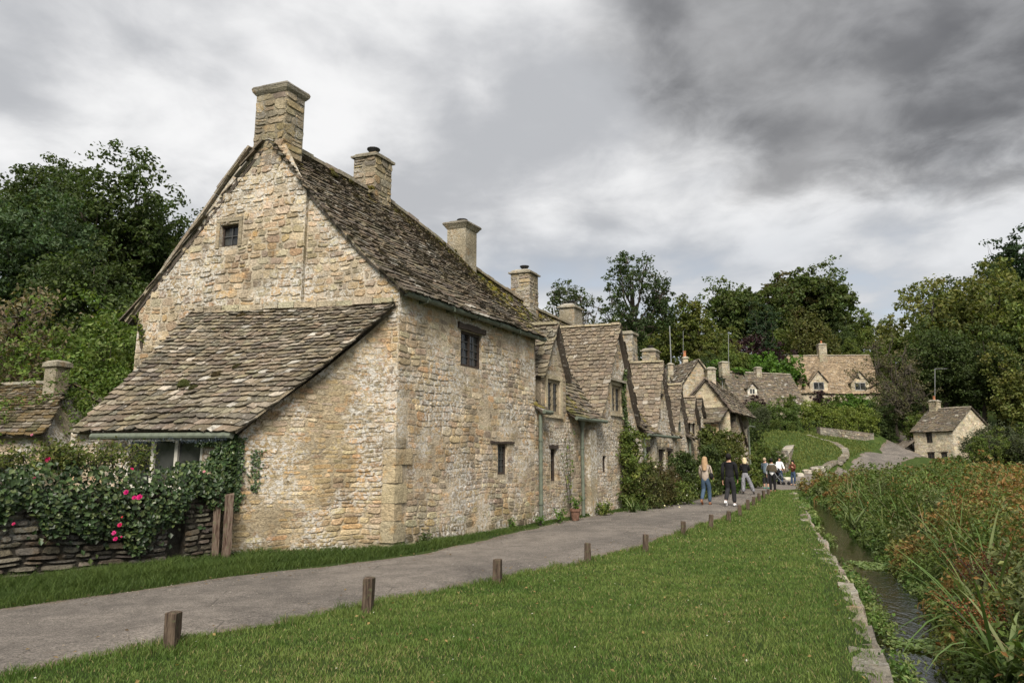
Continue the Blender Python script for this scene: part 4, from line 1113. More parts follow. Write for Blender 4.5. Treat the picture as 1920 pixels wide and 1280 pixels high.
def surround(root, mapf, u0, u1, h0, h1, col=(.42, .36, .25), w_=.12, pr=.03, hood=False):
    q = MB(); e = .003
    bars(q, mapf, u0 - w_, u0 - e, h0, h1 + w_, -.12, pr, col); bars(q, mapf, u1 + e, u1 + w_, h0, h1 + w_, -.12, pr, col)
    bars(q, mapf, u0 - e, u1 + e, h1 + e, h1 + w_, -.12, pr, col); bars(q, mapf, u0 - w_, u1 + w_, h0 - w_ * .8, h0 - e, -.12, pr + .03, col)
    q.part('window_surround', M['stone_clean'], root)
    if hood:
        q = MB(); bars(q, mapf, u0 - w_ - .1, u1 + w_ + .1, h1 + w_ + .004, h1 + w_ + .08, -.03, pr + .1, (.28, .25, .19)); q.part('hood_mould', M['stone_chimney'], root)
surround(cotB, mapF, *hB[0]); window(cotB, mapF, *hB[0], M['stone_clean'], 2, (2, 4), .09, .10)
surround(cotB, mapF, *hB[2], hood=True); window(cotB, mapF, *hB[2], M['stone_clean'], 2, (2, 4), .09, .10)
window(cotB, mapF, *hB[1], M['dark_timber'], 1, (2, 3), .05, .14, (.08, .12, M['dark_timber'], .03))
window(cotB, mapF, *hB[3], M['dark_timber'], 1, (2, 3), .05, .12)
def tintB(a, b, c, r):
    k = .75 * (1 - abs(a - .12) * 3) if a < .45 else .3 * b
    if a < .5 and b > .35: k += .35
    if r.random() < k: c = lerp(c, np.array([.20, .165, .03]) if r.random() < .5 else np.array([.10, .10, .025]), r.uniform(.4, .95))
    return c
row_roof(cotB, 5.62, 13.6, rng, tintB, left=lambda q: 5.62 + 1.25 * q, eaves=((5.5, 5.9), (7.48, 9.85), (13.32, 13.62)))
cross_gable(cotB, 6.72, 5.2, 5.92, 7.46, 3.85, 1.9, rng)
def tintC(a, b, c, r):
    return lerp(c, np.array([.20, .155, .115]), .35)
cross_gable(cotB, 11.6, 6.02, 9.8, 13.3, 2.92, 2.9, rng, tintC)
ck = MB(); ck.raw([row_pt(5.92, 2.9, 0, 0), row_pt(5.92, 2.9, 0, 1.2), row_pt(5.92, 3.85, 0, 1.2), row_pt(5.92, 3.85, 0, 0)], [[0, 1, 2, 3]], (.18, .15, .11)); ck.part('dormer_cheek', M['stone'], cotB); ck = MB(); ck.raw([row_pt(7.46, 2.9, 0, 0), row_pt(7.46, 3.85, 0, 0), row_pt(7.46, 3.85, 0, 1.2), row_pt(7.46, 2.9, 0, 1.2)], [[0, 1, 2, 3]], (.18, .15, .11)); ck.part('dormer_cheek', M['stone'], cotB)
pipe(cotB, 5.66, .02, 2.72, .11); pipe(cotB, 8.3, .02, 2.5, .11, True)
gutter(cotB, 5.5, 5.95, 2.78, .3); gutter(cotB, 7.5, 9.75, 2.72, .3)
# buttress strip beside the downpipe
bt = MB(); bt.box(row_pt(8.75, -.1, 0), P3(D2 * .5, 0), P3(NF * .16, 0), (0, 0, 2.55), (.34, .29, .20)); bt.part('buttress', M['stone'], cotB)
chimney(cotB, C0 + D2 * 11.1 + G2 * (RS - .32), D2 * .66, G2 * .68, 6.3, 8.05, rng, (.10, .17), (.2, .36), .02, 'slab', pot='cowl')
chimney(cotB, C0 + D2 * 15.2 + G2 * (RS - .2), D2 * .8, G2 * .62, 6.2, 7.62, rng, cap='slab', pot='cowl', fine=False)
flush_pool({'slate': 300, 'stone': 160, 'chimney_stone': 60}, {'slate': 'slate_field', 'stone': 'rubble_field', 'chimney_stone': 'chimney_rubble'})

# ---- third cottage: two steep gables
rng = np.random.default_rng(303)
cotC = thing('row_cottage', 'stone cottage with two narrow steep gables above a dark doorway in the row', 'cottage', row_pt(13.65, 0), 'cottages of the old row')
hC = [(16.0, 16.5, 3.15, 4.05), (18.5, 19.1, 2.75, 3.68), (14.15, 14.65, 1.1, 1.9), (15.0, 15.5, 1.1, 1.95), (15.8, 16.7, -.05, 1.98), (17.0, 17.5, 1.1, 1.9)]
polyC = [(13.64, -.12), (20.2, -.12), (20.2, 2.76), (19.75, 2.76), (18.92, 4.62), (18.12, 2.76), (17.6, 2.6), (16.4, 5.3), (15.3, 2.6), (13.64, 2.6)]
masonry(cotC, mapF, polyC, hC, PALB, (.36, .315, .235), ch=(.10, .18), cw=(.18, .4), proud=.014, gap=.02, rng=rng, name='front_wall')
window(cotC, mapF, *hC[0], M['dark_timber'], 1, (2, 3), .05, .14, (.06, .1, M['dark_timber'], .06)); window(cotC, mapF, *hC[1], M['gutter'], 2, (1, 3), .06, .08, (.06, .1, M['dark_timber'], .06))
for h_ in hC[2:4] + [hC[5]]: window(cotC, mapF, *h_, M['dark_timber'], 1, (2, 3), .05, .15, (.1, .14, M['dark_timber'], .04))
q = MB(); bars(q, mapF, 15.8, 16.7, -.05, 1.98, -.19, -.13); dr = q.part('door', M['dark_timber'], cotC); q = MB(); bars(q, mapF, 16.58, 16.63, .95, 1.05, -.128, -.09); q.part('handle', M['iron'], dr)
def tintD(a, b, c, r):
    if r.random() < .3 + .2 * b: c = lerp(c, np.array([.16, .13, .03]), r.uniform(.2, .8))
    return c
row_roof(cotC, 13.6, 20.2, rng, tintD, eaves=((13.62, 15.35), (17.5, 18.2), (19.7, 20.2)), eh=2.62, expo=(.2, .14), wid=(.25, .42))
cross_gable(cotC, 16.4, 5.34, 15.3, 17.55, 2.62, 2.3, rng, tintC, (.17, .14), (.2, .36)); cross_gable(cotC, 18.92, 4.66, 18.12, 19.75, 2.78, 1.9, rng, tintC, (.17, .14), (.2, .36))
gutter(cotC, 13.7, 17.6, 2.45, .3); pipe(cotC, 13.9, .0, 2.4, .1); pipe(cotC, 20.0, 0, 2.5, .1)
# two shallow buttresses
for t in (17.85, 14.9):
    MB().box(row_pt(t, -.1, 0), P3(D2 * .28, 0), P3(NF * .14, 0), (0, 0, 2.4), (.33, .29, .21)).part('buttress', M['stone'], cotC)
chimney(cotC, C0 + D2 * 21.6 + G2 * (RS - .35), D2 * .72, G2 * .72, 5.9, 7.55, rng, (.14, .24), (.25, .45), .016, 'round')
flush_pool({'slate': 220, 'stone': 40, 'chimney_stone': 0}, {'slate': 'slate_field', 'stone': 'rubble_field', 'chimney_stone': 'chimney_rubble'})

# ---- fourth cottage: two small dormers
rng = np.random.default_rng(404)
cotD = thing('row_cottage', 'stone cottage with two small dormers behind the flowering shrubs in the row', 'cottage', row_pt(20.25, 0), 'cottages of the old row')
hD = [(20.9, 21.5, 2.4, 3.2), (22.1, 22.7, 2.6, 3.55), (23.4, 24.2, 1.0, 1.9), (24.6, 25.2, 0, 1.95)]
polyD = [(20.2, -.12), (26.3, -.12), (26.3, 2.7), (22.95, 2.7), (22.95, 3.65), (22.4, 4.3), (21.85, 3.65), (21.85, 2.7), (21.8, 3.3), (21.2, 4.25), (20.6, 3.3), (20.6, 2.7), (20.2, 2.7)]
masonry(cotD, mapF, polyD, hD, PALB, (.36, .315, .235), ch=(.12, .2), cw=(.22, .45), proud=.014, gap=.02, rng=rng, name='front_wall')
for h_ in hD[:3]: window(cotD, mapF, *h_, M['dark_timber'], 2, (1, 2), .05, .12)
q = MB(); bars(q, mapF, 24.6, 25.2, 0, 1.95, -.19, -.13); q.part('door', M['dark_timber'], cotD)
row_roof(cotD, 20.2, 26.3, rng, tintD, eaves=((20.2, 20.55), (23.0, 26.3)), eh=2.65, expo=(.22, .16), wid=(.3, .5))
cross_gable(cotD, 21.2, 4.3, 20.6, 21.8, 3.3, 1.4, rng, None, (.18, .15), (.22, .4)); cross_gable(cotD, 22.4, 4.35, 21.85, 22.95, 3.65, 1.5, rng, None, (.18, .15), (.22, .4))
chimney(cotD, C0 + D2 * 25.2 + G2 * (RS - .35), D2 * .7, G2 * .7, 5.6, 7.2, rng, (.14, .24), (.25, .45), .016, 'slab', pot='cowl')
flush_pool({'slate': 90, 'stone': 0, 'chimney_stone': 0}, {'slate': 'slate_field', 'stone': 'rubble_field', 'chimney_stone': 'chimney_rubble'})

# ---- fifth cottage: cross wing at the far end of the row
rng = np.random.default_rng(505)
cotE = thing('row_cottage', 'last stone cottage of the row with a pale bare gable above a small tiled bay', 'cottage', row_pt(27.5, 0), 'cottages of the old row')
gz = 0.0
mapH = lambda u, h, off: P3(C0 + D2 * (28.0 - off) + G2 * u, h)      # plane facing back along the row
masonry(cotE, mapH, [(-.2, 2.5), (2.4, 2.5), (2.4, 4.2), (.95, 5.85), (-.2, 4.4)], [], [(.44, .38, .27), (.40, .34, .24), (.47, .41, .30)], (.45, .39, .28), ch=(.12, .2), cw=(.22, .45), proud=.012, rng=rng, name='end_gable_wall', mat=M['stone_clean'])
hE = [(27.0, 27.6, 1.0, 1.8)]
polyE = [(26.3, -.12), (34.4, -.12), (34.4, 3.6), (32.9, 3.3), (30.6, 4.5), (28.4, 2.4), (26.3, 2.4)]
masonry(cotE, mapF, polyE, hE, PALB, (.34, .30, .23), ch=(.12, .2), cw=(.22, .45), proud=.014, rng=rng, name='front_wall')
window(cotE, mapF, *hE[0], M['dark_timber'], 2, (1, 2), .05, .12)
def S_H1(a, b): return row_pt(lerp(27.85, 34.6, a), lerp(3.7 if False else 4.1, 5.95 - .25 * a, b), 0, lerp(-.35, .95, b))
roof_patch(cotE, S_H1, (.22, .18), (.3, .5), .028, SLATE_PAL, rng=rng)
def S_H2(a, b): return row_pt(lerp(27.85, 34.6, a), lerp(4.0, 5.95 - .25 * a, b), 0, lerp(2.6, .95, b))
roof_patch(cotE, S_H2, (.4, .4), (.6, .9), .028, SLATE_PAL, rng=rng, vis=False)
verge(cotE, [row_pt(27.8, h, 0, s) for s, h in ((2.65, 3.95), (.95, 5.98))], .12, .07, P3(D2, 0), (.15, .12, .1), M['slate'], rng=rng); verge(cotE, [row_pt(27.8, h, 0, s) for s, h in ((-.38, 4.05), (.95, 5.98))], .12, .07, P3(D2, 0), (.15, .12, .1), M['slate'], rng=rng)
# bay with its own roof in front of the pale gable
def S_Bay(a, b): return P3(C0 + D2 * lerp(25.6, 28.0, b) + G2 * lerp(-.15, 1.7, a), lerp(3.42, 4.35, b))
roof_patch(cotE, S_Bay, (.2, .17), (.25, .42), .028, SLATE_LIGHT, rng=rng)
mapBay = lambda u, h, off: P3(C0 + D2 * (25.85 - off) + G2 * u, h)
masonry(cotE, mapBay, [(-.05, 2.2), (1.6, 2.2), (1.6, 3.5), (-.05, 3.5)], [], [(.40, .29, .16), (.43, .33, .2)], (.42, .34, .22), ch=(.14, .22), cw=(.25, .5), rng=rng, name='bay_wall', mat=M['stone_clean'])
cross_gable(cotE, 30.6, 4.52, 28.35, 33.0, 2.45, 1.4, rng, None, (.2, .18), (.28, .45))
pipe(cotE, 33.6, .3, 3.5, .1); gutter(cotE, 33.0, 34.6, 3.55, .3)
MB().raw([row_pt(34.4, -.1, 0, 0), row_pt(34.4, -.1, 0, 2.4), row_pt(34.4, 4.1, 0, 2.4), row_pt(34.4, 5.6, 0, .95), row_pt(34.4, 3.9, 0, 0)], [[0, 1, 2, 3, 4]], (.3, .26, .19)).part('far_end_wall', M['stone'], cotE)
flush_pool({'slate': 60, 'stone': 0}, {'slate': 'slate_field', 'stone': 'rubble_field'})

# moss growing over the second cottage's roof and ridge
def S_moss(t, q): return row_pt(t, lerp(EAVE_H, ridge_h(t), q) - .10 * math.sin(math.pi * q) + .03, 0, q * RS)
rm = np.random.default_rng(77)
nB = np.cross(S_moss(9, .5) - S_moss(8, .5), S_moss(8, .7) - S_moss(8, .5)); nB = nB if nB[2] > 0 else -nB
for k in range(70):
    q = rm.uniform(.45, .99); t = (5.75 + 1.25 * q) + abs(rm.normal(0, .22)) if k < 26 else rm.uniform(7.2, 12.5)
    if k >= 26: q = 1 - abs(rm.normal(0, .14)) - .01
    if q < .35: continue
    r_ = rm.uniform(.06, .17)
    moss_blob(cotB, S_moss(t, q), r_ * .7, r_ * rm.uniform(1.2, 2.6), .045, [(.20, .17, .028), (.15, .14, .025), (.09, .10, .022), (.24, .19, .03)][rm.integers(4)], 300 + k, nB)
for k in range(22):
    t = rm.uniform(.9, 6.6); moss_blob(cotA, row_pt(t, ridge_h(t) - rm.uniform(.0, .35), 0, RS - .1 - rm.uniform(0, .3)) , rm.uniform(.05, .1), rm.uniform(.05, .12), .035, [(.12, .10, .028), (.07, .065, .022)][rm.integers(2)], 400 + k, nB)

# ================================================================== FOLIAGE BUILDERS
def leaves_at(P, Nrm, size, cols, rng, fold=.25, aspect=.62):
    """one folded rhombic leaf per point -> V, F, col"""
    n_ = len(P); size = np.broadcast_to(size, (n_,))[:, None]
    Nrm = Nrm / (np.linalg.norm(Nrm, axis=1, keepdims=True) + 1e-9)
    a = rng.normal(0, 1, (n_, 3)); a[:, 2] -= .5
    t = a - Nrm * np.sum(a * Nrm, 1, keepdims=True); t /= np.linalg.norm(t, axis=1, keepdims=True) + 1e-9
    b = np.cross(Nrm, t)
    V = np.empty((n_, 4, 3))
    V[:, 0] = P - t * size * .5; V[:, 2] = P + t * size * .5 - Nrm * size * fold * .4
    V[:, 1] = P + b * size * aspect * .5 + Nrm * size * fold * .5; V[:, 3] = P - b * size * aspect * .5 + Nrm * size * fold * .5
    k = np.arange(n_)[:, None] * 4
    F = np.concatenate([k + np.array([[0, 1, 2]]), k + np.array([[0, 2, 3]])])
    return V.reshape(-1, 3), F, np.repeat(cols, 4, 0)
def sph(n_, rng):
    v = rng.normal(0, 1, (n_, 3)); return v / np.linalg.norm(v, axis=1, keepdims=True)
def foliage(clumps, rads, per, size, palette, rng, up=.35, var=.28, ctint=.22, flat=.75, shell=.55):
    """clumps (K,3), rads (K,)"""
    K = len(clumps); idx = np.repeat(np.arange(K), per)
    dirs = sph(len(idx), rng); r = rng.random(len(idx)) ** shell
    P = clumps[idx] + dirs * (rads[idx] * r)[:, None] * np.array([1, 1, flat])
    Nn = dirs * .7 + sph(len(idx), rng) * .75 + np.array([0, 0, up])
    pa = np.array(palette); w_ = rng.dirichlet(np.ones(len(pa)) * .8, K)
    base = (w_ @ pa) * (1 + rng.uniform(-ctint, ctint, (K, 1)))
    cols = base[idx] * (1 + rng.uniform(-var, var, (len(idx), 1))) * (1 + rng.uniform(-.08, .08, (len(idx), 3)))
    sz = size * rng.uniform(.65, 1.35, len(idx))
    return leaves_at(P, Nn, sz, np.clip(cols, .003, .6), rng)
def crown_clumps(rx, ry, rz, cz, nl, npc, rng, lobe=.42, cr=.30, bottom=-.75, inner=.25):
    """lobes over an ellipsoid, clumps over each lobe: uneven outline with gaps"""
    cl = []; rd = []; lobes = []
    for k in range(nl):
        d = sph(1, rng)[0]; d[2] = max(d[2], bottom) * (1 if d[2] > 0 else .9)
        q = rng.uniform(inner, .80); lobes.append((np.array([d[0] * rx * q, d[1] * ry * q, cz + d[2] * rz * q]), lobe * rng.uniform(.7, 1.25)))
    m = (rx + ry + rz) / 3
    for c, lr in lobes:
        for d in sph(npc, rng):
            q = rng.uniform(.35, 1.0) ** .6
            cl.append(c + d * np.array([rx, ry, rz]) * lr * q); rd.append(m * lr * cr * rng.uniform(.6, 1.35))
    return np.array(cl), np.array(rd), lobes
def trunk_mesh(H, r0, lobes, rng, base_z=-.4, fork=.35, ntw=14, clumps=None, lean=0.0, tw=.02):
    mb = MB(); top = np.array([lean * H, 0, H * .78])
    pts = [np.array([0, 0, base_z])] + [np.array([lean * H * q + rng.uniform(-.02, .02) * H, rng.uniform(-.02, .02) * H, H * .78 * q]) for q in (.12, .3, .5, .75, 1)]
    mb.tube(pts, [r0 * 1.25, r0, r0 * .82, r0 * .62, r0 * .38, r0 * .12], 9, (.085, .07, .055))
    for c, lr in lobes:
        z0 = rng.uniform(fork, .6) * H; z0 = min(z0, max(c[2] - .05 * H, .15 * H)); a = np.array([lean * z0, 0, z0]); m = (a + c) / 2 + rng.uniform(-.05, .05, 3) * H
        mb.tube([a, m, c], [r0 * .42, r0 * .26, r0 * .10], 6, (.08, .068, .053))
    if clumps is not None:
        for i in rng.integers(0, len(clumps), ntw):
            c = clumps[i]; l = min(lobes, key=lambda q: np.linalg.norm(q[0] - c))[0]
            mb.tube([l, (l + c) / 2 + rng.uniform(-.02, .02, 3) * H, c], [r0 * tw * 5, r0 * tw * 3.2, r0 * tw * 1.2], 4, (.085, .072, .056), False)
    return mb
TREE_ME = {}
def tree_kind(key, H, rx, ry, rz, cz, nl, npc, per, leaf, palette, seed, r0=.3, **kw):
    r = np.random.default_rng(seed)
    tk = {k: kw.pop(k) for k in ('lean', 'ntw', 'fork', 'tw') if k in kw}; fk = {k: kw.pop(k) for k in ('up', 'shell', 'flat', 'ctint', 'var') if k in kw}
    cl, rd, lobes = crown_clumps(rx, ry, rz, cz, nl, npc, r, **kw)
    V, F, c = foliage(cl, rd, per, leaf, palette, r, **fk)
    mb = trunk_mesh(H, r0, lobes, r, clumps=cl, **tk)
    TREE_ME[key] = (mesh_np('crown', V, F, c), mesh_np('trunk', np.array(mb.v), mb.f, np.array(mb.c)))
def plant_tree(key, x, y, label, name='tree', sc=1.0, rz=0.0, group=None, z=None, cat='tree', sz=1.0, leafmat=None):
    z = hz1(x, y) if z is None else z
    t = thing(name, label, cat, (x, y, z), group, rz); t.scale = (sc, sc, sc * sz)
    cm, tm = TREE_ME[key]
    obj('crown', cm, leafmat or M['leaf'], t); obj('trunk', tm, M['bark'], t)
    return t
G_DARK = [(0.044, 0.068, 0.020), (0.062, 0.093, 0.026), (0.034, 0.053, 0.018), (0.081, 0.108, 0.030)]
G_MID = [(0.083, 0.125, 0.028), (0.120, 0.157, 0.035), (0.064, 0.101, 0.024), (0.157, 0.176, 0.043)]
G_YEL = [(.12, .135, .028), (.085, .11, .024), (.15, .15, .035), (.06, .085, .02)]
G_BLUE = [(0.060, 0.097, 0.043), (0.083, 0.124, 0.055), (0.043, 0.074, 0.034)]
G_BROWN = [(.15, .125, .075), (.19, .155, .10), (.11, .10, .05), (.23, .185, .125)]
G_OLIVE = [(.11, .135, .035), (.14, .155, .042), (.085, .11, .028), (.17, .16, .045)]
G_RUST = [(.085, .045, .02), (.06, .06, .02), (.11, .06, .025)]
G_PURP = [(.030, .014, .018), (.045, .02, .024), (.022, .014, .015)]
G_BRIGHT = [(.075, .15, .02), (.10, .18, .028), (.055, .115, .018)]

tree_kind('beech', 15, 5.4, 5.4, 5.6, 8.6, 26, 30, 30, .30, G_DARK, 1, .35)
tree_kind('broad', 14, 4.6, 4.6, 5.4, 8.0, 22, 30, 30, .27, G_BLUE, 2, .3)
tree_kind('maple', 15, 4.8, 4.8, 6.2, 8.8, 24, 28, 28, .28, G_DARK, 3, .32)
tree_kind('mid', 14, 4.8, 4.8, 6.0, 7.6, 24, 26, 22, .36, G_MID, 4, .3)
tree_kind('olive', 14, 4.8, 4.8, 6.0, 7.6, 22, 24, 22, .34, G_OLIVE, 24, .3)
tree_kind('dome', 19, 8.2, 7.2, 8.6, 9.6, 42, 26, 22, .50, [(.06, .092, .024), (.085, .12, .03), (.045, .072, .02), (.095, .105, .034)], 5, .45, lobe=.34)
tree_kind('rusty', 16, 6.0, 5.0, 6.0, 9.5, 22, 22, 20, .48, [(.08, .065, .024), (.11, .068, .03), (.07, .078, .026), (.055, .07, .022)], 6, .4)
tree_kind('ash', 17, 4.3, 4.3, 7.2, 9.6, 26, 13, 26, .27, [(.045, .072, .024), (.06, .088, .03), (.035, .055, .02)], 7, .3, lobe=.30, cr=.36, ntw=190, tw=.035, inner=.45)
tree_kind('thin', 13, 3.1, 3.1, 5.2, 7.0, 18, 9, 18, .24, [(.06, .085, .032), (.08, .10, .04), (.045, .065, .026)], 8, .2, lobe=.30, cr=.36, ntw=150, tw=.04, inner=.45)
tree_kind('yellow', 13, 4.0, 4.0, 5.2, 7.4, 22, 20, 20, .36, G_YEL, 9, .25, ntw=40)
tree_kind('willow', 11, 3.5, 3.5, 5.2, 5.6, 20, 26, 26, .30, [(.10, .105, .028), (.085, .095, .026), (.12, .115, .035), (.065, .08, .022)], 10, .25, flat=1.6)
tree_kind('bare', 11, 4.0, 4.0, 4.6, 6.2, 20, 9, 14, .22, [(.10, .095, .05), (.13, .115, .06), (.075, .085, .035)], 11, .22, ntw=240, tw=.05, cr=.34, inner=.4)
tree_kind('pine', 12, 2.4, 2.4, 5.4, 6.6, 16, 24, 26, .26, [(.03, .055, .025), (.042, .07, .03), (.022, .042, .02)], 12, .22, flat=.5)
tree_kind('shrub', 3.2, 1.6, 1.6, 1.5, 1.6, 14, 16, 26, .12, G_MID, 13, .05, bottom=-.9)
tree_kind('shrub_dark', 3.2, 1.6, 1.6, 1.5, 1.6, 14, 16, 26, .12, G_DARK, 14, .05, bottom=-.9)
tree_kind('shrub_bright', 3.2, 1.7, 1.7, 1.5, 1.5, 14, 16, 26, .16, G_BRIGHT, 15, .05, bottom=-.9)
tree_kind('shrub_purple', 3.0, 1.6, 1.6, 1.4, 1.5, 14, 16, 26, .13, G_PURP, 16, .05, bottom=-.9)
tree_kind('shrub_brown', 5.2, 2.4, 2.4, 2.3, 2.9, 20, 16, 22, .10, G_BROWN, 17, .08, bottom=-.9, ntw=160, tw=.06)
tree_kind('shrub_green', 4.4, 2.2, 2.2, 2.1, 2.3, 22, 18, 28, .10, [(.085, .14, .028), (.11, .165, .038), (.06, .10, .022), (.14, .17, .04)], 18, .07, bottom=-.9)
tree_kind('grey_shrub', 4.2, 2.0, 2.0, 2.2, 2.1, 18, 16, 26, .15, [(.07, .085, .045), (.09, .10, .055), (.05, .065, .03)], 19, .06, bottom=-.9, flat=1.5)

def px_xy(px, yy): return (px - 960) / F_PX * yy * _c + 0.0, yy
def px_x(px, py, yy): return float(aty(px, py, yy)[0])
# ---- trees on the left
def T(key, px, py, yy, label, sc=1.0, rz=0.0, name='tree', sz=1.0, group=None, cat='tree', top=None, Hk=None):
    """base at column px; when top (pixel row of the crown top) is given the tree is scaled to reach it"""
    x = px_x(px, py, yy); z = hz1(x, yy)
    if top is not None:
        zt = float(aty(px, top, yy)[2]); cm = TREE_ME[key][0]
        hk = max(v.co.z for v in cm.vertices) if key not in HT else HT[key]; HT[key] = hk
        sc = (zt - z) / hk; sz = sz
    return plant_tree(key, x, yy, label, name, sc, rz, group, z, cat, sz)
HT = {}
LG = 'trees on the slope left of the end cottage'
T('broad', 40, 500, 31, 'blue-green round tree in front of the dark trees left of the end cottage', rz=.4, top=335, group=LG)
T('maple', 195, 500, 36, 'tallest dark tree with an overhanging crest left of the end cottage', rz=1.3, top=282, group=LG)
T('beech', 305, 500, 40, 'dark dense tree whose crown meets the end cottage gable', rz=2.0, top=362, group=LG)
T('maple', 60, 500, 44, 'dark tree rising behind the blue-green round tree', rz=3.6, top=268, group=LG)
T('beech', 200, 520, 30, 'low dark tree between the tall tree and the brown shrub', rz=5.0, top=440, group=LG)
T('beech', -120, 520, 34, 'dark tree at the left end of the wooded slope', rz=.9, top=360, group=LG)
T('shrub_brown', 90, 640, 22, 'large brownish dry shrub below the dark trees', name='shrub', top=532, cat='shrub', rz=.3)
T('shrub_brown', -40, 660, 20, 'brownish dry shrub with thin twigs above the mossy outbuilding', name='shrub', top=560, cat='shrub', rz=2.3)
T('shrub_green', 205, 660, 20.5, 'fresh green shrub growing against the back corner of the end cottage', name='shrub', top=552, cat='shrub', rz=.8)
T('shrub_green', 120, 690, 21.5, 'green shrub above the chimney of the mossy outbuilding', name='shrub', top=600, cat='shrub', rz=2.8)
T('shrub_green', 225, 720, 18.6, 'yellow-green shrub behind the left slope of the lean-to roof', name='shrub', top=655, cat='shrub', rz=4.4)
T('shrub_green', 130, 740, 17.2, 'low green bush between the outbuilding and the lean-to roof', name='shrub', top=700, cat='shrub', rz=1.4)
T('shrub_green', 60, 680, 24, 'leafy green shrub under the brownish dry shrub', name='shrub', top=600, cat='shrub', rz=5.4)
# ---- trees behind the row
CG = 'trees on the hillside behind the row'
T('thin', 1050, 560, 62, 'slim grey-green tree behind the brick-like stone chimney of the row'.replace('brick-like ', ''), rz=.5, top=520, group=CG)
T('thin', 1092, 580, 66, 'thin half-bare tree between the slim tree and the tall airy tree', rz=2.5, top=536, group=CG)
T('ash', 1188, 560, 72, 'tall airy tree with visible branches rising above the row', rz=1.2, top=478, group=CG)
T('yellow', 1290, 600, 92, 'yellow-green tree between the airy tree and the great dark dome', rz=.2, top=552, group=CG)
T('yellow', 1240, 620, 98, 'yellow-green tree half hidden behind the tall airy tree', rz=2.2, top=590, group=CG)
T('dome', 1405, 560, 112, 'great dark green dome-shaped tree on the hilltop', rz=.3, top=515, group=CG)
T('rusty', 1478, 560, 116, 'russet-tinged tree rising between the two dark domes', rz=1.0, top=506, group=CG)
T('dome', 1520, 560, 118, 'dark green dome tree on the hilltop right of the russet tree', rz=2.1, top=500, group=CG)
T('pine', 1432, 620, 98, 'narrow dark conifer before the great dome-shaped tree', rz=.4, top=562, group=CG)
T('willow', 1512, 620, 100, 'olive yellow weeping tree behind the hillside cottages', rz=1.4, top=568, group=CG)
T('mid', 1612, 610, 120, 'rounded dark green tree behind the cottage with two dormers', rz=2.4, top=578, group=CG)
T('mid', 1665, 620, 112, 'green tree next to the leaning utility pole', rz=.7, top=596, group=CG)
T('yellow', 1345, 650, 88, 'small yellowish tree above the big rear gable', rz=4.0, top=612, group=CG)
T('shrub_purple', 1410, 650, 92, 'dark purple-leaved shrub on the hillside', name='shrub', top=622, cat='shrub')
T('shrub_purple', 1385, 655, 90, 'purple-leaved shrub beside the aerial pole', name='shrub', top=632, cat='shrub', rz=2)
for k, (px, yy, tp) in enumerate([(1120, 95, 600), (1165, 105, 585), (1215, 108, 605), (1310, 104, 600), (1360, 100, 622), (1450, 106, 600), (1560, 112, 600), (1590, 104, 632), (1640, 98, 640), (1330, 80, 655), (1290, 76, 668), (1370, 84, 640)]):
    T('mid' if k % 3 else 'beech', px, 620, yy, 'green tree in the belt of woodland along the hill behind the row', rz=k * 1.1, top=tp, group='woodland belt on the hill')
for k, (px, yy, tp, lb) in enumerate([(1405, 84, 662, 'bright green laurel behind the low cottage chimney'), (1440, 86, 655, 'bright green laurel bush above the low cottage roof'), (1462, 88, 676, 'bright green laurel bush left of the dormered cottage'), (1350, 80, 672, 'bright green laurel beside the satellite dish'), (1380, 86, 668, 'bright green laurel behind the aerial pole')]):
    T('shrub_bright', px, 680, yy, lb, name='shrub', top=tp, cat='shrub', rz=k)
# ---- right-hand side wood
RG = 'tall trees behind the cottage by the marsh'
for k, (px, yy, tp, key, lb) in enumerate([
    (1760, 84, 520, 'olive', 'tall green tree with yellowing leaves behind the marsh cottage chimney'), (1812, 88, 492, 'maple', 'tall dark tree behind the marsh cottage roof'),
    (1860, 78, 500, 'olive', 'tall green tree behind the marsh cottage gable'), (1930, 74, 520, 'mid', 'broad green tree right of the marsh cottage'),
    (1760, 76, 590, 'beech', 'dark shaded tree just behind the marsh cottage'), (1830, 74, 600, 'beech', 'dark shaded tree above the marsh cottage ridge'),
    (1905, 70, 640, 'olive', 'low spreading green tree beside the marsh cottage'), (1722, 84, 590, 'mid', 'green tree at the left end of the tall wood'),
    (1985, 72, 560, 'maple', 'dark tree at the right end of the tall wood')]):
    T(key, px, 640, yy, lb, rz=k * 1.3, top=tp, group=RG)
T('pine', 1888, 520, 110, 'dark conifer standing above the tall wood', rz=1, top=448)
T('pine', 1918, 520, 108, 'dark conifer at the skyline beside its smaller neighbour', rz=2, top=428)
T('bare', 1672, 700, 76, 'half-bare brownish tree with thin tangled twigs over the lane', top=618, rz=.6)
T('bare', 1695, 720, 72, 'lower half-bare brownish tree beside the lane', top=668, rz=2.6)
T('shrub', 1712, 800, 71, 'green shrub at the left corner of the marsh cottage', name='shrub', top=768, cat='shrub')
for k, (px, yy, tp) in enumerate([(1838, 60, 806), (1856, 58, 812), (1880, 61, 785), (1900, 60, 790), (1930, 58, 800)]):
    T('shrub' if k % 2 else 'grey_shrub', px, 840, yy, ['pale green bush in front of the marsh cottage gable', 'dark bush at the foot of the marsh cottage gable', 'tall pale bush right of the marsh cottage', 'green bush right of the tall pale bush', 'pale bush at the far right of the marsh'][k], name='bush', top=tp, cat='bush', rz=k * 1.7)
for k, (px, yy, tp) in enumerate([(1650, 77, 735), (1690, 78, 740), (1735, 76, 735), (1665, 73, 765)]):
    T('shrub_dark', px, 780, yy, ['dark shrub over the lane bend', 'dark shrub at the top of the lane', 'dark shrub left of the marsh cottage chimney', 'low dark shrub on the lane bank'][k], name='shrub', top=tp, cat='shrub', rz=k * 1.2)
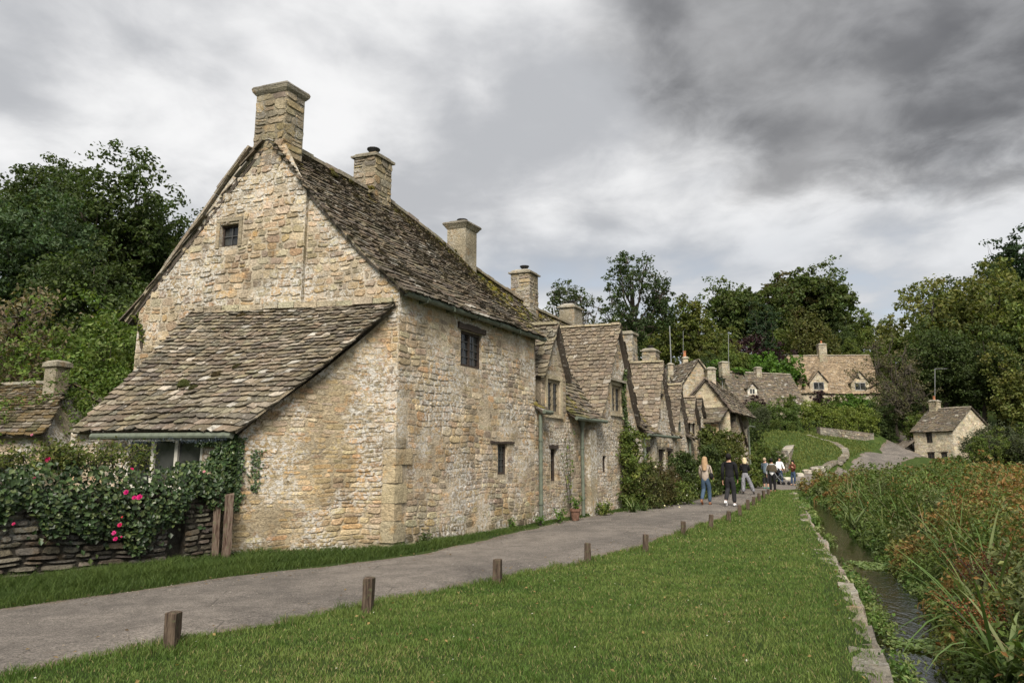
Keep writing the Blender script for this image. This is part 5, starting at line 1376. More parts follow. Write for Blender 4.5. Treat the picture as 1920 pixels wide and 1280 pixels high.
# ---- shrubs below and around the hillside cottages
for k, (px, yy, tp, key, lb) in enumerate([
    (1422, 62, 756, 'grey_shrub', 'grey-green feathery shrub at the end of the row'), (1415, 56, 785, 'shrub_dark', 'dark shrub against the last cottage of the row'),
    (1455, 62, 785, 'shrub', 'green rounded shrub under the low cottage'), (1480, 64, 788, 'shrub', 'green shrub left of the clipped hedge'),
    (1430, 49, 822, 'shrub', 'green and russet shrub behind the group of people'), (1442, 46.5, 838, 'shrub_dark', 'dark shrub behind the person in the blue hoodie'),
    (1412, 47, 830, 'shrub', 'yellowish shrub beside the last cottage downpipe'), (1545, 76, 728, 'shrub_purple', 'dark purple shrub in front of the dormered cottage'),
    (1420, 73.5, 738, 'shrub_purple', 'dark purple climber below the white dormer'), (1568, 74, 738, 'shrub', 'green shrub in front of the cottage with two dormers'),
    (1592, 73, 736, 'shrub_bright', 'bright shrub below the two dormers'), (1625, 74, 738, 'shrub', 'green shrub below the right dormer'),
    (1645, 72, 745, 'shrub_dark', 'dark green shrub right of the clipped hedge'), (1475, 73.6, 738, 'shrub', 'climbing shrub over the low cottage porch')]):
    T(key, px, 780, yy, lb, name='shrub', top=tp, cat='shrub', rz=k * 1.9)

# ---- clipped hedges on the bank
def hedge(p0, p1, yy0, yy1, z_off, hgt, dep, label, palette, n_, leaf, seed, zb=None):
    r = np.random.default_rng(seed); a, b = np.array([p0, yy0]), np.array([p1, yy1])
    t = thing('hedge', label, 'hedge', P3((a + b) / 2, 0)); K = n_
    q = r.random(K)[:, None]; c = a + (b - a) * q; u = (b - a) / np.linalg.norm(b - a); nr = np.array([-u[1], u[0]])
    c = c + nr * r.uniform(-dep / 2, dep / 2, (K, 1)); z0 = hz(c[:, 0], c[:, 1]) + z_off
    zz_ = z0 + r.uniform(.05, 1, K) * hgt * (1 + .12 * np.sin(q[:, 0] * 14 + seed))
    V, F, cc = foliage(np.stack([c[:, 0], c[:, 1], zz_], 1), np.full(K, .42) * r.uniform(.7, 1.3, K), 26, leaf, palette, r)
    wpart('hedge_leaves', V, F, cc, M['leaf'], t)
    mb = MB()
    for k in range(6):
        p = a + (b - a) * (k + .5) / 6; z = hz1(*p) + z_off; mb.tube([P3(p, z - .3), P3(p + .1, z + hgt * .7)], [.06, .03], 6, (.06, .05, .04))
    mb.part('hedge_stems', M['bark'], t, kind='stuff')
hedge(px_x(1505, 790, 68.2), px_x(1642, 790, 69.6), 68.2, 69.6, .3, 2.0, 1.5, 'long clipped yellow-green hedge above the low retaining wall', [(.17, .20, .04), (.13, .17, .034), (.10, .135, .028)], 420, .17, 31)
hedge(px_x(1408, 790, 66), px_x(1500, 795, 67), 66, 67, 0, 2.4, 1.8, 'tall clipped green hedge below the low cottage', [(.08, .12, .028), (.10, .145, .034), (.06, .095, .024)], 320, .17, 32)

# ================================================================== FAR HOUSES
def far_house(name, label, o2, ang, L_, Wd, zb, he, hr, rng, palette=SLATE_LIGHT, wallp=((.40, .34, .24), (.36, .30, .21), (.44, .38, .28)), wins=(), chims=(), dormers=(), expo=.2, gwins=(), mortar=(.40, .345, .25), tint=None):
    """front wall starts at o2 and runs L_ along ang (degrees from +X); gable depth Wd behind it"""
    u = np.array([math.cos(RAD(ang)), math.sin(RAD(ang))]); v = np.array([-u[1], u[0]]); o2 = np.asarray(o2, float)
    t = thing(name, label, 'cottage', P3(o2, zb), 'cottages on the far slope')
    mf = lambda a, h, off: P3(o2 + u * a - v * off, zb + h)
    ml = lambda a, h, off: P3(o2 + v * a - u * off, zb + h)
    mr = lambda a, h, off: P3(o2 + u * L_ + v * a + u * off, zb + h)
    mk = lambda mp, poly, holes, nm: masonry(t, mp, poly, holes, wallp, mortar, M['far_stone'], (.17, .28), (.3, .6), .015, .022, rng, nm)
    mk(mf, [(0, -.8), (L_, -.8), (L_, he), (0, he)], [w_[:4] for w_ in wins], 'front_wall')
    gp = [(0, -.8), (Wd, -.8), (Wd, he), (Wd / 2, hr - .05), (0, he)]
    mk(ml, gp, [w_[:4] for w_ in gwins], 'gable_wall'); mk(mr, gp, [], 'gable_wall')
    mb = MB().raw([P3(o2 + v * Wd, zb - .8), P3(o2 + v * Wd + u * L_, zb - .8), P3(o2 + v * Wd + u * L_, zb + he), P3(o2 + v * Wd, zb + he)], [[0, 1, 2, 3]], (.35, .3, .22)); mb.part('back_wall', M['far_stone'], t)
    k = (hr - he) / (Wd / 2)
    def S(a, b): return P3(o2 + u * lerp(-.15, L_ + .15, a) + v * lerp(-.22, Wd / 2, b), zb + lerp(he - .22 * k, hr, b) - .05 * math.sin(a * 3.1))
    roof_patch(t, S, (expo * 1.2, expo * .8), (.3, .55), .03, palette, M['far_slate'], rng, slab=.08, tint=tint)
    def Sb(a, b): return P3(o2 + u * lerp(-.15, L_ + .15, a) + v * lerp(Wd + .22, Wd / 2, b), zb + lerp(he - .22 * k, hr, b))
    roof_patch(t, Sb, (.5, .5), (.8, 1.2), .03, palette, M['far_slate'], rng, slab=.08, vis=False)
    verge(t, [P3(o2 + u * a + v * (Wd / 2 - .12), zb + hr) for a in np.linspace(-.1, L_ + .1, 5)], .24, .1, P3(v, 0), (.36, .32, .25), M['far_slate'], name='ridge_capping', rng=rng, step=.6)
    for w_ in wins: window(t, mf, *w_[:4], w_[4] if len(w_) > 4 else M['dark_timber'], 2, (1, 2), .07, .12, (.1, .12, M['dark_timber'], .02), lead=False)
    for w_ in gwins: window(t, ml, *w_[:4], M['dark_timber'], 2, (1, 2), .07, .12, lead=False)
    for (a, dv, w1, w2, h0, h1, pot) in chims:
        chimney(t, o2 + u * (a - w1 / 2) + v * (dv - w2 / 2), u * w1, v * w2, zb + h0, zb + h1, rng, (.2, .3), (.3, .5), .014, 'slab', pot=pot, palette=[(.36, .31, .22), (.32, .28, .2)], mat=M['far_stone'])
    for (a, h0, w_, hh, hp, fm) in dormers:       # gabled dormer: centre a, sill height h0, width, wall height, peak
        d0 = (h0 - he) / k - .05
        md = lambda q, h, off: P3(o2 + u * (a + q) + v * (d0 - off), zb + h)
        hole = (-w_ * .3, w_ * .3, h0 + .12, h0 + hh - .08)
        masonry(t, md, [(-w_ / 2, h0 - .25), (w_ / 2, h0 - .25), (w_ / 2, h0 + hh), (0, h0 + hp), (-w_ / 2, h0 + hh)], [hole], wallp if fm is not M['white_paint'] else [(.55, .53, .48)], mortar, M['far_stone'], (.2, .3), (.3, .5), .012, .02, rng, 'dormer_wall')
        window(t, md, *hole, fm, 2, (1, 2), .07, .06, lead=False)
        for sg in (-1, 1):
            def Sd(q, b): return P3(o2 + u * (a + lerp(sg * (w_ / 2 + .12), 0, b)) + v * lerp(d0 - .18, d0 + (hp) / k + .3, q), zb + h0 + lerp(hh - .12, hp + .04, b))
            roof_patch(t, Sd, (expo, expo), (.3, .5), .03, palette, M['far_slate'], rng, slab=.06, grid=(3, 3), tint=tint)
        for sg in (-1, 1):
            ckm = MB(); ckm.raw([P3(o2 + u * (a + sg * w_ / 2) + v * d0, zb + h0 - .3), P3(o2 + u * (a + sg * w_ / 2) + v * (d0 + 1.2), zb + h0 - .3), P3(o2 + u * (a + sg * w_ / 2) + v * (d0 + 1.2), zb + h0 + hh), P3(o2 + u * (a + sg * w_ / 2) + v * d0, zb + h0 + hh)], [[0, 1, 2, 3]], (.36, .31, .22)); ckm.part('dormer_cheek', M['far_stone'], t)
    flush_pool({}, {'slate': 'slate_field', 'stone': 'rubble_field', 'chimney_stone': 'chimney_rubble'})
    return t
rng = np.random.default_rng(606)
# low cottage with a white dormer
zJ = float(aty(1400, 790, 75)[2]); xa, xb_ = px_x(1380, 750, 75), px_x(1530, 750, 78)
hrJ = float(aty(1400, 697, 77.3)[2]) - zJ; heJ = float(aty(1400, 755, 75)[2]) - zJ
angJ = math.degrees(math.atan2(3, xb_ - xa))
far_house('low_cottage', 'low stone cottage with a small white dormer and two chimneys on the slope', (xa, 75), angJ, 9.0, 4.6, zJ, heJ, hrJ, rng, SLATE_PAL, wins=((4.2, 5.1, .7, 1.6), (6.5, 7.2, .7, 1.6)),
    chims=((.25, 2.3, .95, .75, hrJ - .6, hrJ + 1.0, None), (4.7, 2.3, .65, .6, hrJ - .5, hrJ + .55, None)), dormers=((2.55, heJ + .95, 1.25, .85, 1.45, M['white_paint']),))
# two-part cottage with twin dormers
zK = 7.2; xa, xb_ = px_x(1499, 720, 86), px_x(1645, 720, 86)
hrK = float(aty(1530, 666, 88.5)[2]) - zK; heK = float(aty(1530, 730, 86)[2]) - zK
def tK(a, b, c, r): return lerp(c, np.array([.32, .235, .15]) * r.uniform(.6, 1.25), .6)
far_house('dormered_cottage', 'tall stone cottage with twin dormers and a stack with an orange pot on the slope', (xa, 86.6), -3, xb_ - xa + .4, 5.0, zK, heK, hrK, rng, SLATE_LIGHT, wins=((2.2, 2.9, 1.4, 2.2), (6.0, 6.8, 1.4, 2.2)),
    chims=((4.3, 2.4, 1.0, .8, hrK - 2.4, hrK + 1.4, 'clay'),), dormers=((2.6, heK - .1, 2.2, 1.15, 2.55, M['aerial']), (7.7, heK - .2, 2.2, 1.15, 2.55, M['aerial'])), tint=tK)
# cottage by the marsh
zL = float(aty(1745, 868, 68)[2]); xa, xb_ = px_x(1714, 820, 68.5), px_x(1788, 820, 66.2)
heL = float(aty(1745, 806, 67.4)[2]) - zL; hrL = float(aty(1822, 763, 67)[2]) - zL
far_house('marsh_cottage', 'small pale stone cottage with slate roof standing by the marsh', (xa, 68.6), -62, 3.8, 6.7, zL, heL, hrL, rng, SLATE_PAL, wallp=((.46, .40, .29), (.42, .365, .265), (.49, .43, .32)), mortar=(.45, .39, .29),
    wins=((1.25, 1.85, heL - 1.25, heL - .2), (1.2, 1.9, .3, 1.0), (2.5, 3.1, .3, 1.0)), chims=((.45, 3.35, .7, .9, hrL - .8, hrL + .75, 'clay'),))
mk_t = thing('lean_to_shed', 'tiny stone lean-to against the left side of the marsh cottage', 'shed', P3((xa - .7, 68.8), zL))
md = MB(); md.box(P3((xa - 1.5, 68.7), zL - .5), (1.5, -.1, 0), (.3, 2.2, 0), (0, 0, 1.6), (.42, .36, .26)); md.part('wall', M['far_stone'], mk_t)
q = MB(); q.raw([P3((xa - 1.75, 68.45), zL + 1.05), P3((xa - .02, 68.35), zL + 2.3), P3((xa + .3, 71), zL + 2.3), P3((xa - 1.4, 71.1), zL + 1.05)] + [P3((xa - 1.75, 68.45), zL + .97), P3((xa - .02, 68.35), zL + 2.2), P3((xa + .3, 71), zL + 2.2), P3((xa - 1.4, 71.1), zL + .97)], [[0, 1, 2, 3], [7, 6, 5, 4], [0, 4, 5, 1], [1, 5, 6, 2], [2, 6, 7, 3], [3, 7, 4, 0]], (.15, .125, .10)); q.part('roof', M['far_slate'], mk_t)
# aerials
def aerial(label, px, py0, py1, yy, arm=None, r=.035):
    a, b = aty(px, py0, yy), aty(px, py1, yy); t = thing('aerial_pole', label, 'aerial', a)
    MB().tube([a, b], r, 6).part('mast', M['aerial'], t)
    if arm:
        c = aty(px + arm, py1, yy); MB().tube([b, c], r * .8, 6).part('arm', M['aerial'], t)
        for k in np.linspace(.15, .95, 7):
            p = b + (c - b) * k; MB().tube([p - (0, .35, 0), p + (0, .35, 0)], .012, 4).part('rod', M['aerial'], t)
aerial('tall aerial mast with a side arm on the marsh cottage chimney', 1753, 752, 691, 70.5, 22)
aerial('thin aerial mast beside the low cottage chimney', 1366, 690, 626, 77, None, .03)
aerial('thin aerial mast behind the orange chimney pot', 1281, 664, 620, 50, None, .015)
def pole(label, px, py, top, yy, r=.12):
    x = px_x(px, py, yy); z = hz1(x, yy); t = thing('utility_pole', label, 'pole', (x, yy, z)); zt = float(aty(px, top, yy)[2])
    MB().tube([(x, yy, z - .3), (x, yy, zt)], [r * 1.15, r], 8, (.2, .18, .15)).part('shaft', M['bark'] if r > .1 else M['aerial'], t)
    MB().tube([(x, yy, zt - .25), (x, yy, zt + .05)], r * 1.12, 8).part('cap', M['aerial'], t)
pole('grey utility pole above the lane among the trees', 1673, 640, 612, 96)
pole('wooden utility pole rising behind the stone stack of the row', 1258, 672, 612, 58, .045)
# big gable behind the row
zI = 1.0; yI = 47.5
xa = px_x(1262, 740, yI); hrI = float(aty(1309, 674, yI)[2]) - zI; apx = px_x(1309, 674, yI)
rng = np.random.default_rng(707)
tI = thing('rear_cottage', 'tall stone cottage showing a broad blank gable behind the row', 'cottage', (apx, yI, zI))
mI = lambda a, h, off: np.array([apx + a, yI - off, zI + h])
masonry(tI, mI, [(-2.1, -.5), (2.1, -.5), (2.1, hrI - 3.0), (0, hrI - .05), (-2.1, hrI - 3.0)], [], PALB, (.36, .32, .25), M['far_stone'], (.14, .24), (.25, .5), .014, .02, rng, 'gable_wall')
for sg in (-1, 1):
    def S(a, b): return np.array([apx + lerp(sg * 2.25, 0, b) - a * 1.5, yI - .12 + a * 7, zI + lerp(hrI - 3.2, hrI + .04, b)])
    roof_patch(tI, S, (.25, .2), (.35, .6), .03, SLATE_PAL, M['far_slate'], rng)
    verge(tI, [np.array([apx + sg * q * 2.2, yI - .14, zI + hrI - q * 3.1]) for q in (1, .5, 0)], .12, .06, (0, 1, 0), (.36, .31, .23), M['far_stone'], rng=rng)
MB().raw([mI(-2.1, -.5, 0), mI(-2.1, -.5, 0) + (-1.5, 7, 0), mI(-2.1, hrI - 3.0, 0) + (-1.5, 7, 0), mI(-2.1, hrI - 3.0, 0)], [[0, 1, 2, 3]], (.34, .29, .2)).part('side_wall', M['far_stone'], tI)
def ch_px(px0, px1, pyt, pyb, yy, parent, pot=None, dep=.6, cap='slab'):
    a, b = aty(px0, pyb, yy), aty(px1, pyb, yy); tp_ = aty((px0 + px1) / 2, pyt, yy)[2]
    chimney(parent, a[:2], (b - a)[:2], np.array([0, dep]), a[2] - .6, tp_ - .15, rng, (.18, .28), (.25, .5), .014, cap, pot=pot, palette=[(.36, .31, .22), (.32, .28, .2), (.40, .34, .24)], mat=M['far_stone'])
ch_px(1328, 1343, 688, 722, 46.8, tI, None); ch_px(1281, 1291, 668, 690, 51, tI, 'clay', .45); ch_px(1253, 1263, 680, 700, 50, tI, None, .45)
def S(a, b): return np.array([px_x(1256, 705, 50) + a * 2.0, 49.2 + b * 1.6, lerp(float(aty(1270, 716, 49.2)[2]), float(aty(1270, 693, 50.8)[2]), b)])
roof_patch(tI, S, (.25, .2), (.35, .6), .03, SLATE_LIGHT, M['far_slate'], rng)
flush_pool({}, {'slate': 'slate_field', 'stone': 'rubble_field', 'chimney_stone': 'chimney_rubble'})
# satellite dish
sdp = aty(1354, 712, 60); dsh = thing('satellite_dish', 'grey satellite dish near the low cottage gable', 'dish', sdp)
MB().lathe(sdp, [(.02, 0), (.2, .02), (.34, .09), (.36, .1), (.34, .11)], 14).part('dish', M['aerial'], dsh); MB().tube([sdp, sdp - (0, 0, .9)], .03, 6).part('bracket', M['aerial'], dsh)

# ---- mossy outbuilding at far left
rng = np.random.default_rng(808)
oM = aty(88, 806, 15.2); hrM = float(aty(60, 712, 16.6)[2]); heM = float(oM[2])
tM = thing('mossy_outbuilding', 'low stone outbuilding with a mossy slate roof and plain square chimney', 'outbuilding', (oM[0], 15.2, 0))
uM = -G2 * -1.0
mM = lambda a, h, off: P3(oM[:2] + G2 * a + NG * off, h)
masonry(tM, mM, [(0.05, -.1), (5.5, -.1), (5.5, heM), (0.05, heM)], [(.9, 1.6, .9, 1.7)], STONE_PAL, rng=rng, name='front_wall')
window(tM, mM, .9, 1.6, .9, 1.7, M['dark_timber'], 2, (1, 2), .05, .1, lead=False)
def S_M(a, b): return P3(oM[:2] + G2 * lerp(-.15, 5.5, a) - NG * lerp(-.2, 1.7, b) + G2 * 1.75 * b, lerp(heM - .12, hrM, b))
def tintM(a, b, c, r): return lerp(c, np.array([.10, .066, .02]) if r.random() < .6 else np.array([.055, .05, .018]), r.uniform(.3, .95) if r.random() < .75 else 0)
roof_patch(tM, S_M, (.17, .12), (.2, .36), .028, SLATE_LIGHT, rng=rng, tint=tintM)
def S_Mb(a, b): return P3(oM[:2] + G2 * lerp(-.15, 5.5, a) - NG * lerp(3.6, 1.7, b) + G2 * 1.75 * b, lerp(heM - .12, hrM, b))
roof_patch(tM, S_Mb, (.4, .4), (.6, .9), .028, SLATE_LIGHT, rng=rng, tint=tintM, vis=False)
MB().raw([mM(.05, -.1, 0), P3(oM[:2] + G2 * .05 - NG * 3.4, -.1), P3(oM[:2] + G2 * .05 - NG * 3.4, heM), P3(oM[:2] + G2 * 1.75 - NG * 1.7, hrM - .05), mM(.05, heM, 0)], [[0, 1, 2, 3, 4]], (.33, .28, .2)).part('end_wall', M['stone'], tM)
cx_ = aty(97, 718, 16.75); chimney(tM, cx_[:2] - G2 * .2 + G2 * .1, G2 * .38, -NG * .36, hrM - .5, float(aty(97, 685, 16.7)[2]), rng, cap='round', capover=.05, fine=False, mat=M['stone_clean'])
verge(tM, [S_M(a, 1) + P3((0, 0), .02) for a in (0, .5, 1)], .2, .08, P3(-NG, 0), (.34, .31, .25), M['stone_clean'], name='ridge_capping', rng=rng)
flush_pool({'slate': 120}, {'slate': 'slate_field', 'stone': 'rubble_field'})

# ---- low retaining walls, steps and kerb stones of the far bank
rng = np.random.default_rng(909)
def low_wall(name, label, p0, p1, h0, h1, th, palette, mat=None, coping=False, zs=None, ch=(.09, .16), cw=(.16, .4), proud=.03, limit=0, base=-.3, bc=(.12, .10, .08), both=False):
    a, b = np.asarray(p0, float), np.asarray(p1, float); L_ = np.linalg.norm(b - a); u = (b - a) / L_; nr = np.array([u[1], -u[0]])
    if np.dot(nr, -(a + b) / 2) < 0: nr = -nr
    za, zb_ = zs if zs else (hz1(*a), hz1(*b)); mat = mat or M['drystone']
    t = thing(name, label, 'wall', P3((a + b) / 2, min(za, zb_)))
    mp = lambda q, h, off: P3(a + u * q + nr * off, lerp(za, zb_, q / L_) + h)
    V = [mp(0, base, 0), mp(L_, base, 0), mp(L_, h1, 0), mp(0, h0, 0), mp(0, base, -th), mp(L_, base, -th), mp(L_, h1, -th), mp(0, h0, -th)]
    core = MB().raw(V, [[0, 1, 2, 3], [5, 4, 7, 6], [3, 2, 6, 7], [1, 5, 6, 2], [4, 0, 3, 7]], bc).part('core', mat, t)
    for r in courses([(0, base * .3), (L_, base * .3), (L_, h1), (0, h0)], [], rng, ch, cw):
        V, F = stone_piece(mp, r, rng, proud, .02); pool('stone', V, F, pal(palette, rng, .25), mat, core)
    if coping:
        q = 0
        while q < L_ - .05:
            e = min(q + rng.uniform(.3, .6), L_); hh = lerp(h0, h1, q / L_)
            V, F = block_pts(mp(q + .01, hh + .002, .06), mp(e - .01, lerp(h0, h1, e / L_), .06) - mp(q, hh, .06), P3(-nr * (th + .12), 0), (0, 0, .09), rng)
            wpart('coping_stone', V, F, np.tile(pal([(.36, .33, .27), (.30, .28, .23)], rng), (len(V), 1)), mat, t); q = e
    flush_pool({'stone': limit}, {'stone': 'rubble_field'})
    return t, mp, L_
GW = [(.26, .225, .17), (.21, .185, .145), (.30, .26, .20), (.18, .16, .13)]
w0, w1 = aty(1538, 812, 67), aty(1640, 832, 68.5)
low_wall('retaining_wall', 'low pale dry stone retaining wall below the clipped hedge', w0[:2], w1[:2], float(aty(1538, 800, 67)[2]) - w0[2], float(aty(1640, 812, 68.5)[2]) - w1[2], .5, GW, ch=(.14, .24), cw=(.2, .5), zs=(w0[2], w1[2]), limit=90)
w0, w1 = aty(1474, 872, 51), aty(1493, 845, 60)
low_wall('sloping_wall', 'sloping stone wall with flat coping beside the grass bank', w0[:2], w1[:2], float(aty(1474, 848, 51)[2]) - w0[2], float(aty(1493, 822, 60)[2]) - w1[2], .55, GW, coping=True, ch=(.14, .24), cw=(.25, .5), zs=(w0[2] - .3, w1[2] - .4))
w0, w1 = aty(1448, 868, 52), aty(1474, 866, 51.2)
low_wall('garden_wall', 'grey stone garden wall behind the group of people', w0[:2], w1[:2], 1.25, 1.25, .4, GREY_PAL, ch=(.14, .24), cw=(.25, .5), zs=(w0[2] - .4, w1[2] - .4))
st = thing('stepped_footpath', 'narrow stone footpath with steps winding up the grass bank', 'footpath', P3(STP[0], hz1(*STP[0])))
for i in range(0, len(STP) - 1, 1):
    a, b = STP[i], STP[i + 1]; u = b - a; nr = np.array([u[1], -u[0]]) / np.linalg.norm(u); z = max(hz1(*a), hz1(*b), hz1(*(a + nr * .35)), hz1(*(a - nr * .35)))
    V, F = block_pts(P3(a + nr * rng.uniform(.24, .34), z - .22), P3(u * .97, 0), P3(-nr * rng.uniform(.45, .62), 0), (0, 0, .24 + rng.uniform(0, .03)), rng)
    wpart('step', V, F, np.tile(pal([(.22, .195, .155), (.19, .17, .14), (.26, .23, .185)], rng, .15), (len(V), 1)), M['drystone'], st)
for k, (px, py, yy, wd_) in enumerate([(1478, 891, 49.5, .8), (1500, 889, 50.8, .5), (1513, 886, 51.6, .6), (1527, 884, 52.3, .6), (1541, 882, 53, .5)]):
    x = px_x(px, py, yy); z = hz1(x, yy); V, F = block_pts((-wd_ / 2, -.2, -.15), (wd_, .08, 0), (0, .4, 0), (0, 0, .36), rng, .1, .3)
    o = obj('boulder', mesh_np('boulder', V, F, np.tile(pal([(.45, .41, .34)], rng, .1), (len(V), 1))), M['drystone']); o.location = (x, yy, z)
    tag(o, ['broad pale boulder by the lane behind the pushchair', 'small pale boulder beside the broad one along the lane', 'pale boulder in the middle of the lane-side row', 'pale boulder at the foot of the winding steps', 'low pale boulder right of the winding steps'][k], 'boulder', 'boulders along the lane')

# ================================================================== GARDEN WALL, IVY AND ROSES
rng = np.random.default_rng(1001)
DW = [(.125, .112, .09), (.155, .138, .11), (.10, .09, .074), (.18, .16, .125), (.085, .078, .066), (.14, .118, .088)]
WA, WB = np.array([-10.6, 4.4]), np.array([-5.30, 10.88]); WC = np.array([-5.14, 11.07]); WD_ = np.array([-4.80, 11.49])
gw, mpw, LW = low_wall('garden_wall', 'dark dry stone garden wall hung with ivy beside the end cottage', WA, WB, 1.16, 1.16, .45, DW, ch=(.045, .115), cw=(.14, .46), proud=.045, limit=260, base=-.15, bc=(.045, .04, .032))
gw2, mpw2, LW2 = low_wall('garden_wall', 'short piece of dry stone wall between the dark gap and the timber gatepost', WC, WD_, 1.10, 1.10, .4, DW, ch=(.05, .11), cw=(.12, .3), proud=.04, limit=60, base=-.15, bc=(.045, .04, .032))
MB().box(P3(WB + (WB - WA) / np.linalg.norm(WB - WA) * -.1 - np.array([(WB - WA)[1], -(WB - WA)[0]]) / np.linalg.norm(WB - WA) * .14, -.1), P3((WC - WB) * 1.8, 0), P3(-np.array([(WB - WA)[1], -(WB - WA)[0]]) / np.linalg.norm(WB - WA) * .2, 0), (0, 0, 1.15), (.05, .045, .036)).part('dark_gap_backing', M['drystone'], gw2)  # backing added in the wall slot, coloured dark to stand for the gap's shade
gp = thing('gatepost', 'pair of peeling weathered timbers standing at the lean-to corner', 'gatepost', P3(onz(412, 1050)[:2], 0))
for px, w_, hh, tl in ((402, .10, 1.12, -.02), (423, .13, 1.04, -.01)):
    b = onz(px, 1050)[:2] + NE * .05; V = []; F = []
    for k, z in enumerate(np.linspace(-.1, hh, 7)):
        for sx, sy in ((-1, -1), (1, -1), (1, 1), (-1, 1)):
            V.append(P3(b + LE * -1 * sx * w_ / 2 * (1 + rng.uniform(-.12, .12)) + NE * sy * .05 + LE * -tl * z, z + (rng.uniform(-.03, .03) if k == 6 else 0)))
    for k in range(6):
        for j in range(4): F.append([k * 4 + j, k * 4 + (j + 1) % 4, k * 4 + 4 + (j + 1) % 4, k * 4 + 4 + j])
    F.append([24, 25, 26, 27]); wpart('timber', V, F, None, M['gatepost'], gp)

IVY = [(.026, .050, .017), (.038, .068, .022), (.055, .090, .028), (.020, .038, .014), (.075, .10, .032)]
ROSE = [(.075, .105, .022), (.11, .13, .03), (.05, .075, .018), (.14, .145, .045)]
def sheet(P, out, spread, size, palette, r, cc_=None, fold=.2, asp=.85, var=.4, up=.35):
    Nn = np.asarray(out)[None, :] * 1.0 + r.normal(0, spread, (len(P), 3)) + np.array([0, 0, up])
    pa = np.array(palette); c = pa[r.integers(0, len(pa), len(P))] * (1 + r.uniform(-var, var, (len(P), 1)))
    return leaves_at(P, Nn, size * r.uniform(.6, 1.35, len(P)), np.clip(c, .003, .6), r, fold, asp)
def cat3(parts):
    V, F, C_ = [], [], []; b = 0
    for v, f, c in parts: V.append(v); F.append(f + b); C_.append(c); b += len(v)
    return np.concatenate(V), np.concatenate(F), np.concatenate(C_)
iv = thing('ivy', 'dark green ivy draped over the garden wall and lean-to corner', 'ivy', P3((WA + WB) / 2, 0))
uW = (WB - WA) / LW; nW = np.array([uW[1], -uW[0]])
if np.dot(nW, -(WA + WB) / 2) < 0: nW = -nW
n_ = 12500
q = rng.uniform(2.2, LW + .75, n_); hang = .62 + .16 * np.sin(q * 2.3) + .12 * np.sin(q * 5.1 + 1) + .1 * np.sin(q * 11)
hang = np.where(np.abs(q - LW + .6) < .35, hang - .12, hang)
hh = 1.50 + .07 * np.sin(q * 3) - rng.random(n_) ** .85 * (1.50 - hang)
strag = rng.random(n_) < .05; hh = np.where(strag, hh - rng.uniform(0, .45, n_), hh)
top = np.clip((hh - 1.05) / .4, 0, 1)
off = .06 + .10 * rng.random(n_) + .12 * np.sin((hh - hang) * 3) * (1 - top) - top * rng.uniform(-.1, .5, n_)
clus = .5 + .5 * np.sin(q * 17 + hh * 21) * np.sin(q * 7 - hh * 13)
keep = (rng.random(n_) < .45 + .6 * clus); q, hh, off = q[keep], hh[keep], off[keep]
P = np.stack([WA[0] + uW[0] * q + nW[0] * off, WA[1] + uW[1] * q + nW[1] * off, hh], 1)
parts = [sheet(P, (nW[0], nW[1], .15), .5, .072, IVY, rng)]
# ivy on the lean-to front wall by the corner and round the edge
n_ = 4200; u_ = rng.uniform(-.06, .72, n_); h_ = rng.uniform(.85, 2.0, n_); ok = (u_ < .34 + .34 * np.clip((h_ - 1.0) / .8, 0, 1) * 0 + .5 * (h_ < 1.25) + .12 * np.sin(h_ * 9)) | (h_ > 1.82)
u_, h_ = u_[ok], h_[ok]
P = np.array([mapL(a, b, .05 + .13 * r_ * (1 if b < 1.9 else .6)) for a, b, r_ in zip(u_, h_, rng.random(len(u_)))])
parts.append(sheet(P, (NG[0], NG[1], .1), .45, .068, IVY, rng))
n_ = 420; u_ = LL - np.abs(rng.normal(0, .055, n_)); h_ = rng.uniform(.75, 1.95, n_)
parts.append(sheet(np.array([mapE(a, b, .03 + .05 * r_) for a, b, r_ in zip(u_, h_, rng.random(n_))]), (NE[0], NE[1], .1), .4, .06, IVY, rng))
n_ = 150; u_ = LL - .32 + rng.normal(0, .05, n_); h_ = rng.uniform(1.05, 1.75, n_)
parts.append(sheet(np.array([mapE(a, b, .02 + .02 * r_) for a, b, r_ in zip(u_, h_, rng.random(n_))]), (NE[0], NE[1], .1), .3, .045, IVY, rng))
V, F, c = cat3(parts); wpart('ivy_leaves', V, F, c, M['ivy'], iv)
mb = MB()
for k in range(26):
    s_ = rng.uniform(2.4, LW + .5); p = P3(WA + uW * s_ + nW * .1, 1.35); pts = [p]
    for j in range(5): pts.append(pts[-1] + P3(uW * rng.uniform(-.09, .09) + nW * rng.uniform(-.02, .02), -rng.uniform(.08, .2)))
    mb.tube(pts, np.linspace(.008, .003, 6), 4, (.07, .05, .035), False)
mb.part('ivy_stems', M['bark'], iv, kind='stuff')
